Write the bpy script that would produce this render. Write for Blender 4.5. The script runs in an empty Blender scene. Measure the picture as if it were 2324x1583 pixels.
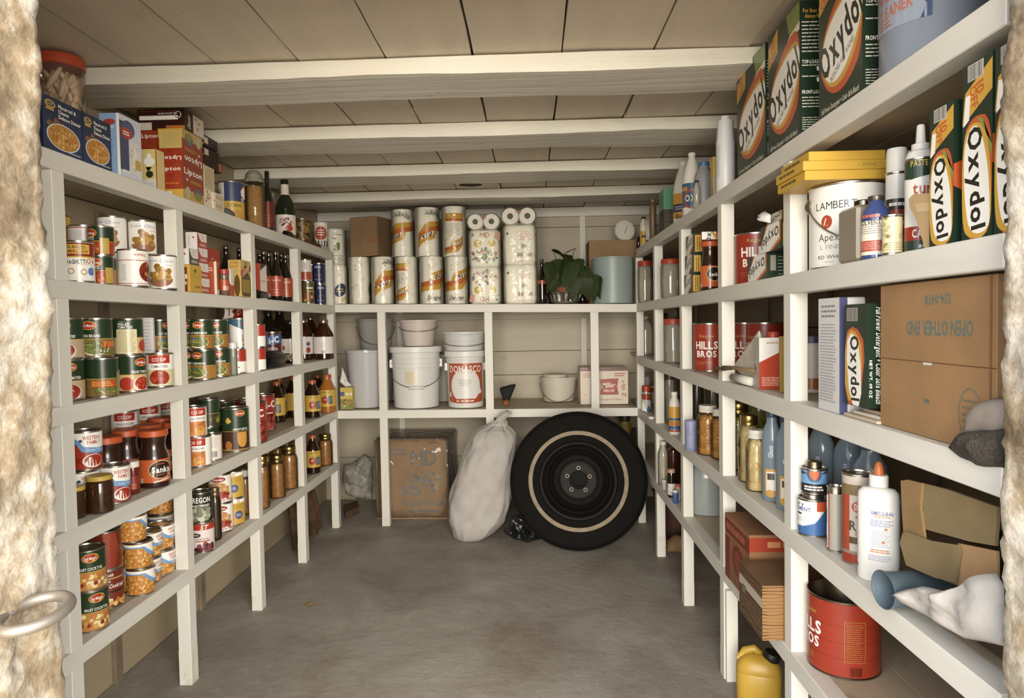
import bpy, bmesh, math, random
from mathutils import Vector, Matrix
random.seed(7)
S = bpy.context.scene
COL = S.collection
# ------------------------------------------------------------------ camera
FPX = 1550.0
CAM = Vector((0, 0, 1.21))
CR = Vector((0.99949889, 0.02634584, -0.01754611))
CU = Vector((0.01657841, 0.03651048, 0.99919575))
CD = Vector((-0.02696527, 0.99898593, -0.03605542))
cam = bpy.data.cameras.new('camera'); camo = bpy.data.objects.new('camera', cam); COL.objects.link(camo)
cam.sensor_fit = 'HORIZONTAL'; cam.sensor_width = 36; cam.lens = 36 * FPX / 2324
cam.clip_start = 0.02
m4 = Matrix((CR, CU, -CD)).transposed().to_4x4(); m4.translation = CAM
camo.matrix_world = m4
S.camera = camo
# ------------------------------------------------------------------ light
w = bpy.data.worlds.new('sky'); S.world = w; w.use_nodes = True
bgn = w.node_tree.nodes['Background']
bgn.inputs[0].default_value = (0.88, 0.92, 1.0, 1); bgn.inputs[1].default_value = 4.4
def area(name, loc, target, sx, sy, power, col):
    l = bpy.data.lights.new(name, 'AREA'); l.shape = 'RECTANGLE'; l.size = sx; l.size_y = sy; l.energy = power; l.color = col
    o = bpy.data.objects.new(name, l); COL.objects.link(o); o.location = loc
    o.rotation_euler = (Vector(target) - Vector(loc)).to_track_quat('-Z', 'Y').to_euler()
    return o
area('daylight', (1.1, -4.2, 1.75), (0.5, 3, 1.1), 6.4, 2.6, 1250, (1.0, 0.91, 0.77))
S.view_settings.view_transform = 'Standard'; S.view_settings.look = 'None'
S.view_settings.exposure = -0.10; S.view_settings.gamma = 1
S.view_settings.use_curve_mapping = False

# ------------------------------------------------------------------ projection helpers (pixels give directions only)
def ray(px, py): return CD + CR * ((px - 1162) / FPX) + CU * ((791.5 - py) / FPX)
def on(px, py, ax, val):
    d = ray(px, py); t = (val - CAM[ax]) / d[ax]; return CAM + d * t
def proj(P):
    d = Vector(P) - CAM; z = d.dot(CD)
    return 1162 + FPX * d.dot(CR) / z, 791.5 - FPX * d.dot(CU) / z
XL, XR, YB = -1.17, 0.635, 4.08
WL, WR, WB = -1.45, 1.0, 4.72
ZL = [1.66, 1.341, 1.025, 0.71, 0.40]
ZR = [1.642, 1.321, 1.01, 0.692, 0.384]
CEIL = 2.0
def ZBU(x): return 1.349 - (x + 1.172) * 0.0172
def ZBL(x): return 0.707 - (x + 1.172) * 0.0045
def side_y(x, z, px):
    a, b = 0.7, 6.0
    f = lambda y: proj((x, y, z))[0]
    inc = f(b) > f(a)
    for _ in range(40):
        m = (a + b) / 2
        if (f(m) < px) == inc: a = m
        else: b = m
    return (a + b) / 2

# ------------------------------------------------------------------ materials
def hexlin(h):
    h = h.lstrip('#'); c = [int(h[i:i + 2], 16) / 255 for i in (0, 2, 4)]
    return tuple(((v / 12.92) if v <= 0.04045 else ((v + 0.055) / 1.055) ** 2.4) for v in c) + (1,)
MC = {}
def hexmute(h):
    c = hexlin(h)[:3]; l = 0.2126 * c[0] + 0.7152 * c[1] + 0.0722 * c[2]; sat = (max(c) - min(c)) / max(max(c), 1e-4)
    k = 1 - 0.14 * min(1, sat * 1.2); return tuple((v + (l - v) * 0.09) * k for v in c) + (1,)
def M(col, rough=0.5, metal=0.0, coat=0.0, spec=0.5, noise=0.0, nscale=40, bump=0.0, bscale=200, sub=0, key=''):
    k = (col, rough, metal, coat, spec, noise, nscale, bump, bscale, key)
    if k in MC: return MC[k]
    m = bpy.data.materials.new('surface_' + col.lstrip('#')); m.use_nodes = True
    nt = m.node_tree; b = nt.nodes['Principled BSDF']
    b.inputs['Base Color'].default_value = hexmute(col); b.inputs['Roughness'].default_value = rough
    b.inputs['Metallic'].default_value = metal; b.inputs['Coat Weight'].default_value = coat
    b.inputs['Coat Roughness'].default_value = 0.08; b.inputs['Specular IOR Level'].default_value = spec
    if noise or bump:
        tc = nt.nodes.new('ShaderNodeTexCoord')
    if noise:
        n = nt.nodes.new('ShaderNodeTexNoise'); n.inputs['Scale'].default_value = nscale; n.inputs['Detail'].default_value = 5
        nt.links.new(tc.outputs['Object'], n.inputs['Vector'])
        r = nt.nodes.new('ShaderNodeValToRGB'); c = hexmute(col)
        r.color_ramp.elements[0].position = 0.3; r.color_ramp.elements[1].position = 0.7
        r.color_ramp.elements[0].color = tuple(v * (1 - noise) for v in c[:3]) + (1,)
        r.color_ramp.elements[1].color = tuple(min(1, v * (1 + noise * 0.6)) for v in c[:3]) + (1,)
        nt.links.new(n.outputs['Fac'], r.inputs[0]); nt.links.new(r.outputs[0], b.inputs['Base Color'])
    if bump:
        n2 = nt.nodes.new('ShaderNodeTexNoise'); n2.inputs['Scale'].default_value = bscale; n2.inputs['Detail'].default_value = 4
        nt.links.new(tc.outputs['Object'], n2.inputs['Vector'])
        bp = nt.nodes.new('ShaderNodeBump'); bp.inputs['Strength'].default_value = bump; bp.inputs['Distance'].default_value = 0.004
        nt.links.new(n2.outputs['Fac'], bp.inputs['Height']); nt.links.new(bp.outputs[0], b.inputs['Normal'])
    MC[k] = m; return m
def P(col): return M(col, 0.32)                     # printed paper / ink
def PL(col, rough=0.35): return M(col, rough)       # plastic
TIN = lambda: M('#c9c4b8', 0.28, 1.0, key='tin')
GOLD = lambda: M('#b99a55', 0.3, 1.0, key='gold')
def glass(tint='#ffffff', opac=0.0, rough=0.03, bump=0.0, bscale=30, key='', gain=1.0, ior=1.45):
    k = ('glass', tint, opac, rough, bump, bscale, key, gain, ior)
    if k in MC: return MC[k]
    m = bpy.data.materials.new('clear_' + (key or 'glass')); m.use_nodes = True; nt = m.node_tree
    for n in list(nt.nodes):
        if n.type != 'OUTPUT_MATERIAL': nt.nodes.remove(n)
    out = [n for n in nt.nodes if n.type == 'OUTPUT_MATERIAL'][0]
    tr = nt.nodes.new('ShaderNodeBsdfTransparent'); tr.inputs[0].default_value = hexlin(tint)
    last = tr
    if opac:
        df = nt.nodes.new('ShaderNodeBsdfDiffuse'); df.inputs[0].default_value = hexlin(tint)
        mx = nt.nodes.new('ShaderNodeMixShader'); mx.inputs[0].default_value = opac
        nt.links.new(tr.outputs[0], mx.inputs[1]); nt.links.new(df.outputs[0], mx.inputs[2]); last = mx
    gl = nt.nodes.new('ShaderNodeBsdfGlossy'); gl.inputs['Roughness'].default_value = rough
    fr = nt.nodes.new('ShaderNodeFresnel'); fr.inputs[0].default_value = ior
    mul = nt.nodes.new('ShaderNodeMath'); mul.operation = 'MULTIPLY'; mul.inputs[1].default_value = gain; mul.use_clamp = True
    nt.links.new(fr.outputs[0], mul.inputs[0])
    mx2 = nt.nodes.new('ShaderNodeMixShader'); nt.links.new(mul.outputs[0], mx2.inputs[0])
    nt.links.new(last.outputs[0], mx2.inputs[1]); nt.links.new(gl.outputs[0], mx2.inputs[2]); nt.links.new(mx2.outputs[0], out.inputs[0])
    if bump:
        tc = nt.nodes.new('ShaderNodeTexCoord'); n2 = nt.nodes.new('ShaderNodeTexNoise'); n2.inputs['Scale'].default_value = bscale
        n2.inputs['Distortion'].default_value = 1.2
        nt.links.new(tc.outputs['Object'], n2.inputs['Vector']); bp = nt.nodes.new('ShaderNodeBump'); bp.inputs['Strength'].default_value = bump
        bp.inputs['Distance'].default_value = 0.02
        nt.links.new(n2.outputs['Fac'], bp.inputs['Height']); nt.links.new(bp.outputs[0], gl.inputs['Normal']); nt.links.new(bp.outputs[0], fr.inputs['Normal'])
    MC[k] = m; return m
FILM = lambda: glass('#fbfaf6', 0.04, 0.12, 0.9, 26, 'film', 1.6)
def painted(name, col, dirt='#6d5a40', dirt_amt=0.0, grain=(1, 1, 1), bump=0.25, rough=0.5, spots=True):
    k = ('painted', name)
    if k in MC: return MC[k]
    m = bpy.data.materials.new(name); m.use_nodes = True; nt = m.node_tree; b = nt.nodes['Principled BSDF']
    b.inputs['Roughness'].default_value = rough; b.inputs['Specular IOR Level'].default_value = 0.35
    tc = nt.nodes.new('ShaderNodeTexCoord'); mp = nt.nodes.new('ShaderNodeMapping'); mp.inputs['Scale'].default_value = grain
    nt.links.new(tc.outputs['Object'], mp.inputs[0])
    n = nt.nodes.new('ShaderNodeTexNoise'); n.inputs['Scale'].default_value = 14; n.inputs['Detail'].default_value = 7; n.inputs['Roughness'].default_value = 0.65
    nt.links.new(mp.outputs[0], n.inputs['Vector'])
    r = nt.nodes.new('ShaderNodeValToRGB'); r.color_ramp.elements[0].position = 0.25; r.color_ramp.elements[1].position = 0.6
    c = hexlin(col); r.color_ramp.elements[0].color = tuple(v * 0.88 for v in c[:3]) + (1,); r.color_ramp.elements[1].color = c
    nt.links.new(n.outputs['Fac'], r.inputs[0]); last = r.outputs[0]
    if dirt_amt:
        n3 = nt.nodes.new('ShaderNodeTexNoise'); n3.inputs['Scale'].default_value = 9; n3.inputs['Detail'].default_value = 8; n3.inputs['Roughness'].default_value = 0.7
        nt.links.new(tc.outputs['Object'], n3.inputs['Vector'])
        r3 = nt.nodes.new('ShaderNodeValToRGB'); r3.color_ramp.elements[0].position = 0.66 - dirt_amt * 0.3; r3.color_ramp.elements[1].position = 0.74
        nt.links.new(n3.outputs['Fac'], r3.inputs[0])
        mx = nt.nodes.new('ShaderNodeMix'); mx.data_type = 'RGBA'; nt.links.new(r3.outputs[0], mx.inputs[0])
        nt.links.new(last, mx.inputs[6]); mx.inputs[7].default_value = hexlin(dirt); last = mx.outputs[2]
    nt.links.new(last, b.inputs['Base Color'])
    n2 = nt.nodes.new('ShaderNodeTexNoise'); n2.inputs['Scale'].default_value = 30; n2.inputs['Detail'].default_value = 6
    nt.links.new(mp.outputs[0], n2.inputs['Vector'])
    bp = nt.nodes.new('ShaderNodeBump'); bp.inputs['Strength'].default_value = bump; bp.inputs['Distance'].default_value = 0.006
    nt.links.new(n2.outputs['Fac'], bp.inputs['Height']); nt.links.new(bp.outputs[0], b.inputs['Normal'])
    MC[k] = m; return m
PAINT_Y = lambda: painted('white_paint_y', '#d9d6cc', grain=(1, 0.12, 1), bump=0.12)
PAINT_X = lambda: painted('white_paint_x', '#d9d6cc', grain=(0.12, 1, 1), bump=0.12)
PAINT_Z = lambda: painted('white_paint_z', '#dcd9cf', grain=(1, 1, 0.12), bump=0.12)
PAINT_FOOT = lambda: painted('white_paint_foot', '#dad6cb', dirt='#a08e72', dirt_amt=0.22, grain=(1, 1, 0.2), bump=0.2)
SHELF = lambda: painted('shelf_paint', '#b9ab93', dirt='#8f7e62', dirt_amt=0.2, grain=(1, 0.12, 1), bump=0.15)
SHELFX = lambda: painted('shelf_paint_x', '#b9ab93', dirt='#8f7e62', dirt_amt=0.2, grain=(0.12, 1, 1), bump=0.15)
CEILP = lambda: painted('ceiling_paint', '#ccbfa9', dirt='#a08e70', dirt_amt=0.12, grain=(1, 0.1, 1), bump=0.3)
BEAMP = lambda: painted('beam_paint', '#d6d2c4', dirt='#a4927a', dirt_amt=0.08, grain=(0.07, 1, 1), bump=0.6)
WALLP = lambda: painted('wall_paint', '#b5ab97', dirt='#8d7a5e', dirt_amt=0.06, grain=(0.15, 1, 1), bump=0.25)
WALLR = lambda: painted('wall_shade_r', '#75644a', dirt='#4f402c', dirt_amt=0.15, grain=(1, 0.15, 1), bump=0.25)  # deep shade of the right bays put into this darker wall colour
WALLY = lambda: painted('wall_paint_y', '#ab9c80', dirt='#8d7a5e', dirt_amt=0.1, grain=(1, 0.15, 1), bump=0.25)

# ------------------------------------------------------------------ mesh helpers
def mk(name, verts, faces, mats, fm=None, smooth=False):
    me = bpy.data.meshes.new(name); me.from_pydata([tuple(v) for v in verts], [], faces)
    for m in (mats if isinstance(mats, (list, tuple)) else [mats]): me.materials.append(m)
    if fm: me.polygons.foreach_set('material_index', fm)
    if smooth is True: me.polygons.foreach_set('use_smooth', [True] * len(me.polygons))
    elif smooth: me.polygons.foreach_set('use_smooth', smooth)
    me.update(); return me
def bm_mesh(name, bm, mats, smooth=False):
    me = bpy.data.meshes.new(name); bm.to_mesh(me); bm.free()
    for m in (mats if isinstance(mats, (list, tuple)) else [mats]): me.materials.append(m)
    if smooth: me.polygons.foreach_set('use_smooth', [True] * len(me.polygons))
    return me
def obj(name, me, parent=None, loc=(0, 0, 0), rz=0, rot=None):
    o = bpy.data.objects.new(name, me); COL.objects.link(o); o.parent = parent; o.location = loc
    o.rotation_euler = rot if rot else (0, 0, rz); return o
def thing(name, label, cat, loc, rz=0, group=None, rot=None):
    o = obj(name, None, None, loc, rz, rot); o.empty_display_size = 0.05
    o['label'] = label; o['category'] = cat
    if group: o['group'] = group
    return o
def struct(name, me, parent=None, label=None):
    o = obj(name, me, parent)
    if parent is None: o['kind'] = 'structure'
    if label: o['label'] = label
    return o
def box_mesh(name, x0, x1, y0, y1, z0, z1, mat, bev=0.0, seg=1):
    bm = bmesh.new()
    vs = [bm.verts.new(c) for c in ((x0, y0, z0), (x1, y0, z0), (x1, y1, z0), (x0, y1, z0), (x0, y0, z1), (x1, y0, z1), (x1, y1, z1), (x0, y1, z1))]
    for f in ((3, 2, 1, 0), (4, 5, 6, 7), (0, 1, 5, 4), (1, 2, 6, 5), (2, 3, 7, 6), (3, 0, 4, 7)): bm.faces.new([vs[i] for i in f])
    if bev: bmesh.ops.bevel(bm, geom=bm.edges[:], offset=bev, segments=seg, affect='EDGES')
    return bm_mesh(name, bm, mat)
def rough_bar(name, a, b, wy, hz, mat, n=24, amp=0.004, axis='x', seed=0):
    """rough sawn timber: a box along x (or y), cut into n slices whose corners wander a little"""
    rnd = random.Random(seed); vs = []; fs = []
    ph = [rnd.random() * 6 for _ in range(8)]
    for i in range(n + 1):
        t = i / n; c = a.lerp(b, t)
        for k, (sy, sz) in enumerate(((-1, -1), (1, -1), (1, 1), (-1, 1))):
            j = amp * (math.sin(t * 9 + ph[k]) * 0.6 + math.sin(t * 31 + ph[k + 4]) * 0.25 + rnd.uniform(-.3, .3))
            jz = amp * 0.6 * (math.sin(t * 13 + ph[k]) + rnd.uniform(-.4, .4)) if sz < 0 else 0
            if axis == 'x': vs.append(c + Vector((0, sy * wy / 2 + j, sz * hz / 2 + jz)))
            else: vs.append(c + Vector((sy * wy / 2 + j, 0, sz * hz / 2 + jz)))
    for i in range(n):
        o = i * 4
        for k in range(4): fs.append((o + k, o + (k + 1) % 4, o + 4 + (k + 1) % 4, o + 4 + k))
    fs.append((0, 3, 2, 1)); fs.append((n * 4, n * 4 + 1, n * 4 + 2, n * 4 + 3))
    me = mk(name, vs, fs, mat); bm = bmesh.new(); bm.from_mesh(me); bmesh.ops.recalc_face_normals(bm, faces=bm.faces); bm.to_mesh(me); bm.free(); return me
def tube_mesh(name, pts, r, mat, seg=8, closed=False):
    vs = []; fs = []; n = len(pts); pts = [Vector(p) for p in pts]
    for i, p in enumerate(pts):
        a = pts[i - 1] if (i or closed) else p; b = pts[(i + 1) % n] if (i < n - 1 or closed) else p
        t = (b - a).normalized(); u = t.orthogonal() if abs(t.z) > 0.98 else t.cross(Vector((0, 0, 1))); u.normalize(); v = t.cross(u)
        rr = r[i] if isinstance(r, (list, tuple)) else r
        for k in range(seg):
            an = 2 * math.pi * k / seg; vs.append(p + u * (rr * math.cos(an)) + v * (rr * math.sin(an)))
    for i in range(n if closed else n - 1):
        for k in range(seg):
            j = (i + 1) % n
            fs.append((i * seg + k, i * seg + (k + 1) % seg, j * seg + (k + 1) % seg, j * seg + k))
    if not closed: fs.append(tuple(range(seg - 1, -1, -1))); fs.append(tuple((n - 1) * seg + k for k in range(seg)))
    return mk(name, vs, fs, mat, smooth=True)
def lathe(name, prof, mats, seg=32, matidx=None, sharp=0.6, sx=1.0, sy=1.0, power=2.0):
    """prof: (r, z) pairs bottom to top; matidx per segment; power>2 gives a squared plan"""
    vs = []; fs = []; fm = []; sm = []
    for (r, z) in prof:
        for k in range(seg):
            a = 2 * math.pi * (k + 0.5) / seg; c, s = math.cos(a), math.sin(a)
            q = 1.0 if power == 2.0 else (abs(c) ** power + abs(s) ** power) ** (-1.0 / power)
            vs.append((r * q * c * sx, r * q * s * sy, z))
    for i in range(len(prof) - 1):
        for k in range(seg):
            fs.append((i * seg + k, i * seg + (k + 1) % seg, (i + 1) * seg + (k + 1) % seg, (i + 1) * seg + k)); fm.append(matidx[i] if matidx else 0); sm.append(True)
    fs.append(tuple(range(seg - 1, -1, -1))); fm.append(matidx[0] if matidx else 0); sm.append(False)
    t = (len(prof) - 1) * seg; fs.append(tuple(t + k for k in range(seg))); fm.append(matidx[-1] if matidx else 0); sm.append(False)
    me = mk(name, vs, fs, mats, fm, sm)
    # sharp edges by profile angle
    bm = bmesh.new(); bm.from_mesh(me)
    for e in bm.edges:
        if len(e.link_faces) == 2 and e.calc_face_angle(0) > sharp: e.smooth = False
    bm.to_mesh(me); bm.free(); return me
# ------------------------------------------------------------------ the setting
def concrete():
    m = bpy.data.materials.new('concrete'); m.use_nodes = True; nt = m.node_tree; b = nt.nodes['Principled BSDF']
    tc = nt.nodes.new('ShaderNodeTexCoord'); b.inputs['Roughness'].default_value = 0.6; b.inputs['Specular IOR Level'].default_value = 0.3
    def noise(sc, de, ro=0.6, di=0.0):
        n = nt.nodes.new('ShaderNodeTexNoise'); n.inputs['Scale'].default_value = sc; n.inputs['Detail'].default_value = de
        n.inputs['Roughness'].default_value = ro; n.inputs['Distortion'].default_value = di; nt.links.new(tc.outputs['Object'], n.inputs['Vector']); return n
    n1 = noise(2.2, 8, 0.65, 0.6); r1 = nt.nodes.new('ShaderNodeValToRGB')
    r1.color_ramp.elements[0].position = 0.32; r1.color_ramp.elements[1].position = 0.68
    r1.color_ramp.elements[0].color = hexlin('#857b70'); r1.color_ramp.elements[1].color = hexlin('#aba69d')
    nt.links.new(n1.outputs['Fac'], r1.inputs[0])
    n2 = noise(60, 3); r2 = nt.nodes.new('ShaderNodeValToRGB'); r2.color_ramp.elements[0].position = 0.70; r2.color_ramp.elements[1].position = 0.76
    nt.links.new(n2.outputs['Fac'], r2.inputs[0])
    mx = nt.nodes.new('ShaderNodeMix'); mx.data_type = 'RGBA'; nt.links.new(r2.outputs[0], mx.inputs[0]); nt.links.new(r1.outputs[0], mx.inputs[6]); mx.inputs[7].default_value = hexlin('#4a3f33')
    n3 = noise(6, 10, 0.75, 2.5); r3 = nt.nodes.new('ShaderNodeValToRGB'); r3.color_ramp.elements[0].position = 0.60; r3.color_ramp.elements[1].position = 0.72
    r3.color_ramp.elements[1].color = (0.6, 0.6, 0.6, 1)
    nt.links.new(n3.outputs['Fac'], r3.inputs[0])
    mx2 = nt.nodes.new('ShaderNodeMix'); mx2.data_type = 'RGBA'; nt.links.new(r3.outputs[0], mx2.inputs[0]); nt.links.new(mx.outputs[2], mx2.inputs[6]); mx2.inputs[7].default_value = hexlin('#b9b3a8')
    nt.links.new(mx2.outputs[2], b.inputs['Base Color'])
    n4 = noise(25, 8); bp = nt.nodes.new('ShaderNodeBump'); bp.inputs['Strength'].default_value = 0.35; bp.inputs['Distance'].default_value = 0.01
    nt.links.new(n4.outputs['Fac'], bp.inputs['Height']); nt.links.new(bp.outputs[0], b.inputs['Normal']); return m
def quad_grid(x0, x1, y0, y1, nx, ny, zf):
    vs = []; fs = []
    for j in range(ny + 1):
        for i in range(nx + 1):
            x = x0 + (x1 - x0) * i / nx; y = y0 + (y1 - y0) * j / ny; vs.append((x, y, zf(x, y)))
    for j in range(ny):
        for i in range(nx):
            a = j * (nx + 1) + i; fs.append((a, a + 1, a + nx + 2, a + nx + 1))
    return vs, fs
CONC = concrete()
struct('floor', box_mesh('floor', WL - 0.1, WR + 0.1, 0.55, WB + 0.1, -0.06, 0.0, CONC), label='bare grey concrete floor')
struct('ground', box_mesh('ground', -9, 9, -9, 0.55, -0.10, -0.01, M('#9a8f7e', 0.9, noise=0.3, nscale=6)), label='bare earth ground outside the doorway')
# back wall: horizontal boards with joints
DARK = M('#4b3f2f', 0.9)
wb = struct('wall_back', box_mesh('wall_back', WL - 0.1, WR + 0.1, WB + 0.014, WB + 0.08, -0.06, CEIL + 0.1, DARK), label='white painted horizontal board wall at the far end')
zs = [0.0, 0.30, 0.58, 0.86, on(1200, 796, 1, WB).z, 1.36, 1.62, on(1200, 517, 1, WB).z, CEIL]
zs = sorted(zs)
for i in range(len(zs) - 1):
    obj('wall_plank', box_mesh('wall_plank', WL, WR, WB, WB + 0.014, zs[i] + 0.0015, zs[i + 1] - 0.0015, WALLP(), 0.0015), wb)
for px in (908, 1324):
    c = on(px, 700, 1, WB)
    obj('wall_batten', box_mesh('wall_batten', c.x - 0.02, c.x + 0.02, WB - 0.022, WB, 0, CEIL, PAINT_Z(), 0.002), wb)
obj('wall_plate', box_mesh('wall_plate', WL, WR, WB - 0.03, WB - 0.0005, CEIL - 0.062, CEIL, PAINT_X(), 0.002), wb)
obj('shelf_ledger', box_mesh('shelf_ledger', WL, WR, WB - 0.045, WB - 0.0225, 1.245, 1.292, WALLP(), 0.002), wb)
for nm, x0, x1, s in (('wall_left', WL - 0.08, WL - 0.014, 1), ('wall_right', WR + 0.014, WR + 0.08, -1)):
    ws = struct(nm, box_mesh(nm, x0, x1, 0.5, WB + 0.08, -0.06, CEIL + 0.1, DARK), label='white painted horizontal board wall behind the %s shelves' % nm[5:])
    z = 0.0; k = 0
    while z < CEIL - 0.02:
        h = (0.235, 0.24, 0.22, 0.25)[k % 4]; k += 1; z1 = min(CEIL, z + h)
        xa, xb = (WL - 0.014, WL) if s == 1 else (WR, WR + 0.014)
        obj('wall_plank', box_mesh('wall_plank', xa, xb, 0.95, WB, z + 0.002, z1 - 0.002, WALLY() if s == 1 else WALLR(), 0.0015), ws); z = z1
# ceiling boards run front to back, joists lie flat across
ce = struct('ceiling', box_mesh('ceiling', WL - 0.1, WR + 0.1, 0.5, WB + 0.1, CEIL + 0.02, CEIL + 0.08, M('#2b2319', 0.9)), label='whitewashed plank ceiling carried on flat joists')
seam = [on(px, 142, 2, CEIL).x for px in (287, 484, 678, 880, 1075, 1272, 1472, 1672)]
seam = [seam[0] - 0.51, seam[0] - 0.255] + seam + [seam[-1] + 0.255]
seam = [WL - 0.02] + [s for s in seam if WL + 0.03 < s < WR - 0.03] + [WR + 0.02]
for i in range(len(seam) - 1):
    if seam[i + 1] - seam[i] < 0.02: continue
    rnd = random.Random(i); yj = 2.9 + rnd.uniform(-.9, 1.2); jt = rnd.uniform(0, 0.004)
    for (ya, yb2) in ((0.55, yj), (yj, WB)):
        xm = (seam[i] + seam[i + 1]) / 2; obj('ceiling_plank', rough_bar('ceiling_plank', Vector((xm, ya + .001, CEIL + .012 + jt)), Vector((xm, yb2 - .001, CEIL + .012 + jt)), seam[i + 1] - seam[i] - .006, .022, CEILP(), 30, .0022, 'y', 70 + i), ce)
jy = [on(205, 148, 2, CEIL).y, on(480, 291, 2, CEIL).y, on(600, 380, 2, CEIL).y, on(700, 437, 2, CEIL).y]
jy = [jy[0] - 0.76] + jy
for i, y in enumerate(jy):
    yr = y - 0.02   # slight skew like the real joists
    obj('joist', rough_bar('joist', Vector((WL, y + 0.115 + 0.012, CEIL - 0.027)), Vector((WR, y + 0.115 - 0.012, CEIL - 0.027)), 0.222, 0.05, BEAMP(), 40, 0.0045, 'x', 40 + i), ce)
# ceiling light hatch / dark knot seen between the last joists
kn = on(1068, 419, 2, CEIL); obj('ceiling_knot', lathe('ceiling_knot', [(0.05, -0.002), (0.05, 0.0)], M('#3a2c1c', 0.9), 20, sx=1.3, sy=0.8), ce, (kn.x, kn.y, CEIL))
# shelving --------------------------------------------------------
RH = 0.048
def shelf_side(name, label, xf, wall, zs, ys, y0, y1, s):
    u = thing(name, label, 'shelves', (xf, y0, 0)); off = Vector((-xf, -y0, 0))
    def put(nm, me): o = obj(nm, me, u, off); return o
    def bx(nm, xa, xb, *a): return box_mesh(nm, min(xa, xb), max(xa, xb), *a)
    for i, y in enumerate(ys):
        rr = random.Random(i + (s > 0) * 9); dx = rr.uniform(0, 0.004)
        put('post', bx('post', xf + s * 0.0015, xf + s * 0.044, y, y + 0.046, 0.0, zs[0] - RH, PAINT_Z(), 0.0015))
        f = put('post_foot', bx('post_foot', xf + s * 0.0008, xf + s * 0.0447, y - 0.0007, y + 0.0467, 0.0, 0.10 + rr.uniform(-.03, .03), PAINT_FOOT(), 0.0015))
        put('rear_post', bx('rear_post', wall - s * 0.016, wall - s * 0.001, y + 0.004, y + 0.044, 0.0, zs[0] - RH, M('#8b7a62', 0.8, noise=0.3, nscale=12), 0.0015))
    for z in zs:
        put('rail', bx('rail', xf, xf + s * 0.046, y0, y1, z - RH, z, PAINT_Y(), 0.002))
        w2 = (wall - s * 0.002 - (xf + s * 0.0465)) / 2
        for k in range(2):
            a = xf + s * 0.0465 + w2 * k
            put('shelf_board', bx('shelf_board', a, a + w2 - s * 0.0015, y0 + 0.002, (WB - 0.048 if s > 0 else y1 - 0.002), z - 0.020, z - 0.0005, SHELF(), 0.001))
    return u
LY = [1.665, 2.255, 2.862, 3.447, 4.052]; RY = [1.688, 2.284, 2.882, 3.495, 4.098]
shelf_side('shelf_unit', 'white painted wooden shelves along the left wall', XL, WL, ZL, LY, 1.02, 4.078, -1)
ru = shelf_side('shelf_unit', 'white painted wooden shelves along the right wall', XR, WR, ZR, RY, 0.935, 4.078, 1)
obj('post_splice', box_mesh('post_splice', XR + 0.005, XR + 0.043, RY[1] - 0.020, RY[1] - 0.001, 0, 0.31, PAINT_FOOT(), 0.0015), ru, (-XR, -0.935, 0))
bu = thing('shelf_unit', 'white painted wooden shelves across the back wall', 'shelves', (0, YB, 0))
def slab(name, x0, x1, y0, y1, zf, h, mat):
    vs = [(x0, y0, zf(x0) - h), (x1, y0, zf(x1) - h), (x1, y1, zf(x1) - h), (x0, y1, zf(x0) - h), (x0, y0, zf(x0)), (x1, y0, zf(x1)), (x1, y1, zf(x1)), (x0, y1, zf(x0))]
    return mk(name, vs, [(3, 2, 1, 0), (4, 5, 6, 7), (0, 1, 5, 4), (1, 2, 6, 5), (2, 3, 7, 6), (3, 0, 4, 7)], mat)
for zf in (ZBU, ZBL):
    obj('rail', slab('rail', XL + 0.001, XR - 0.001, 0, 0.046, zf, RH, PAINT_X()), bu)
    for k in range(3):
        d = (WB - YB - 0.048 - 0.047) / 3
        obj('shelf_board', slab('shelf_board', XL + 0.002, XR - 0.002, 0.0465 + d * k, 0.0465 + d * (k + 1) - 0.0015, lambda x: zf(x) - 0.0005, 0.02, SHELFX()), bu)
for px, pyf in ((871.5, 1000), (1109.5, 800), (1350, 800)):
    c = on(px, pyf, 1, YB); 
    obj('post', box_mesh('post', c.x - 0.024, c.x + 0.024, 0.0015, 0.045, 0, ZBU(c.x) - RH, PAINT_Z(), 0.0015), bu)
    obj('post_foot', box_mesh('post_foot', c.x - 0.0247, c.x + 0.0247, 0.0008, 0.0457, 0, 0.05, PAINT_FOOT(), 0.0015), bu)
# front wall: thick rough plaster around the doorway -------------
def plaster():
    m = bpy.data.materials.new('rough_plaster'); m.use_nodes = True; nt = m.node_tree; b = nt.nodes['Principled BSDF']; b.inputs['Roughness'].default_value = 0.9
    tc = nt.nodes.new('ShaderNodeTexCoord')
    n = nt.nodes.new('ShaderNodeTexNoise'); n.inputs['Scale'].default_value = 7; n.inputs['Detail'].default_value = 8; n.inputs['Roughness'].default_value = 0.7
    nt.links.new(tc.outputs['Object'], n.inputs['Vector']); r = nt.nodes.new('ShaderNodeValToRGB')
    r.color_ramp.elements[0].position = 0.36; r.color_ramp.elements[0].color = hexlin('#6a5b46'); r.color_ramp.elements[1].position = 0.6; r.color_ramp.elements[1].color = hexlin('#c6c0b3')
    r.color_ramp.elements.new(0.47).color = hexlin('#93836a')
    nt.links.new(n.outputs['Fac'], r.inputs[0]); nt.links.new(r.outputs[0], b.inputs['Base Color'])
    n2 = nt.nodes.new('ShaderNodeTexNoise'); n2.inputs['Scale'].default_value = 40; n2.inputs['Detail'].default_value = 8; nt.links.new(tc.outputs['Object'], n2.inputs['Vector'])
    bp = nt.nodes.new('ShaderNodeBump'); bp.inputs['Strength'].default_value = 0.6; bp.inputs['Distance'].default_value = 0.01
    nt.links.new(n2.outputs['Fac'], bp.inputs['Height']); nt.links.new(bp.outputs[0], b.inputs['Normal']); return m
def hash3(x, y, z):
    from mathutils import noise as mn
    return mn.noise(Vector((x, y, z)))
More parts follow.
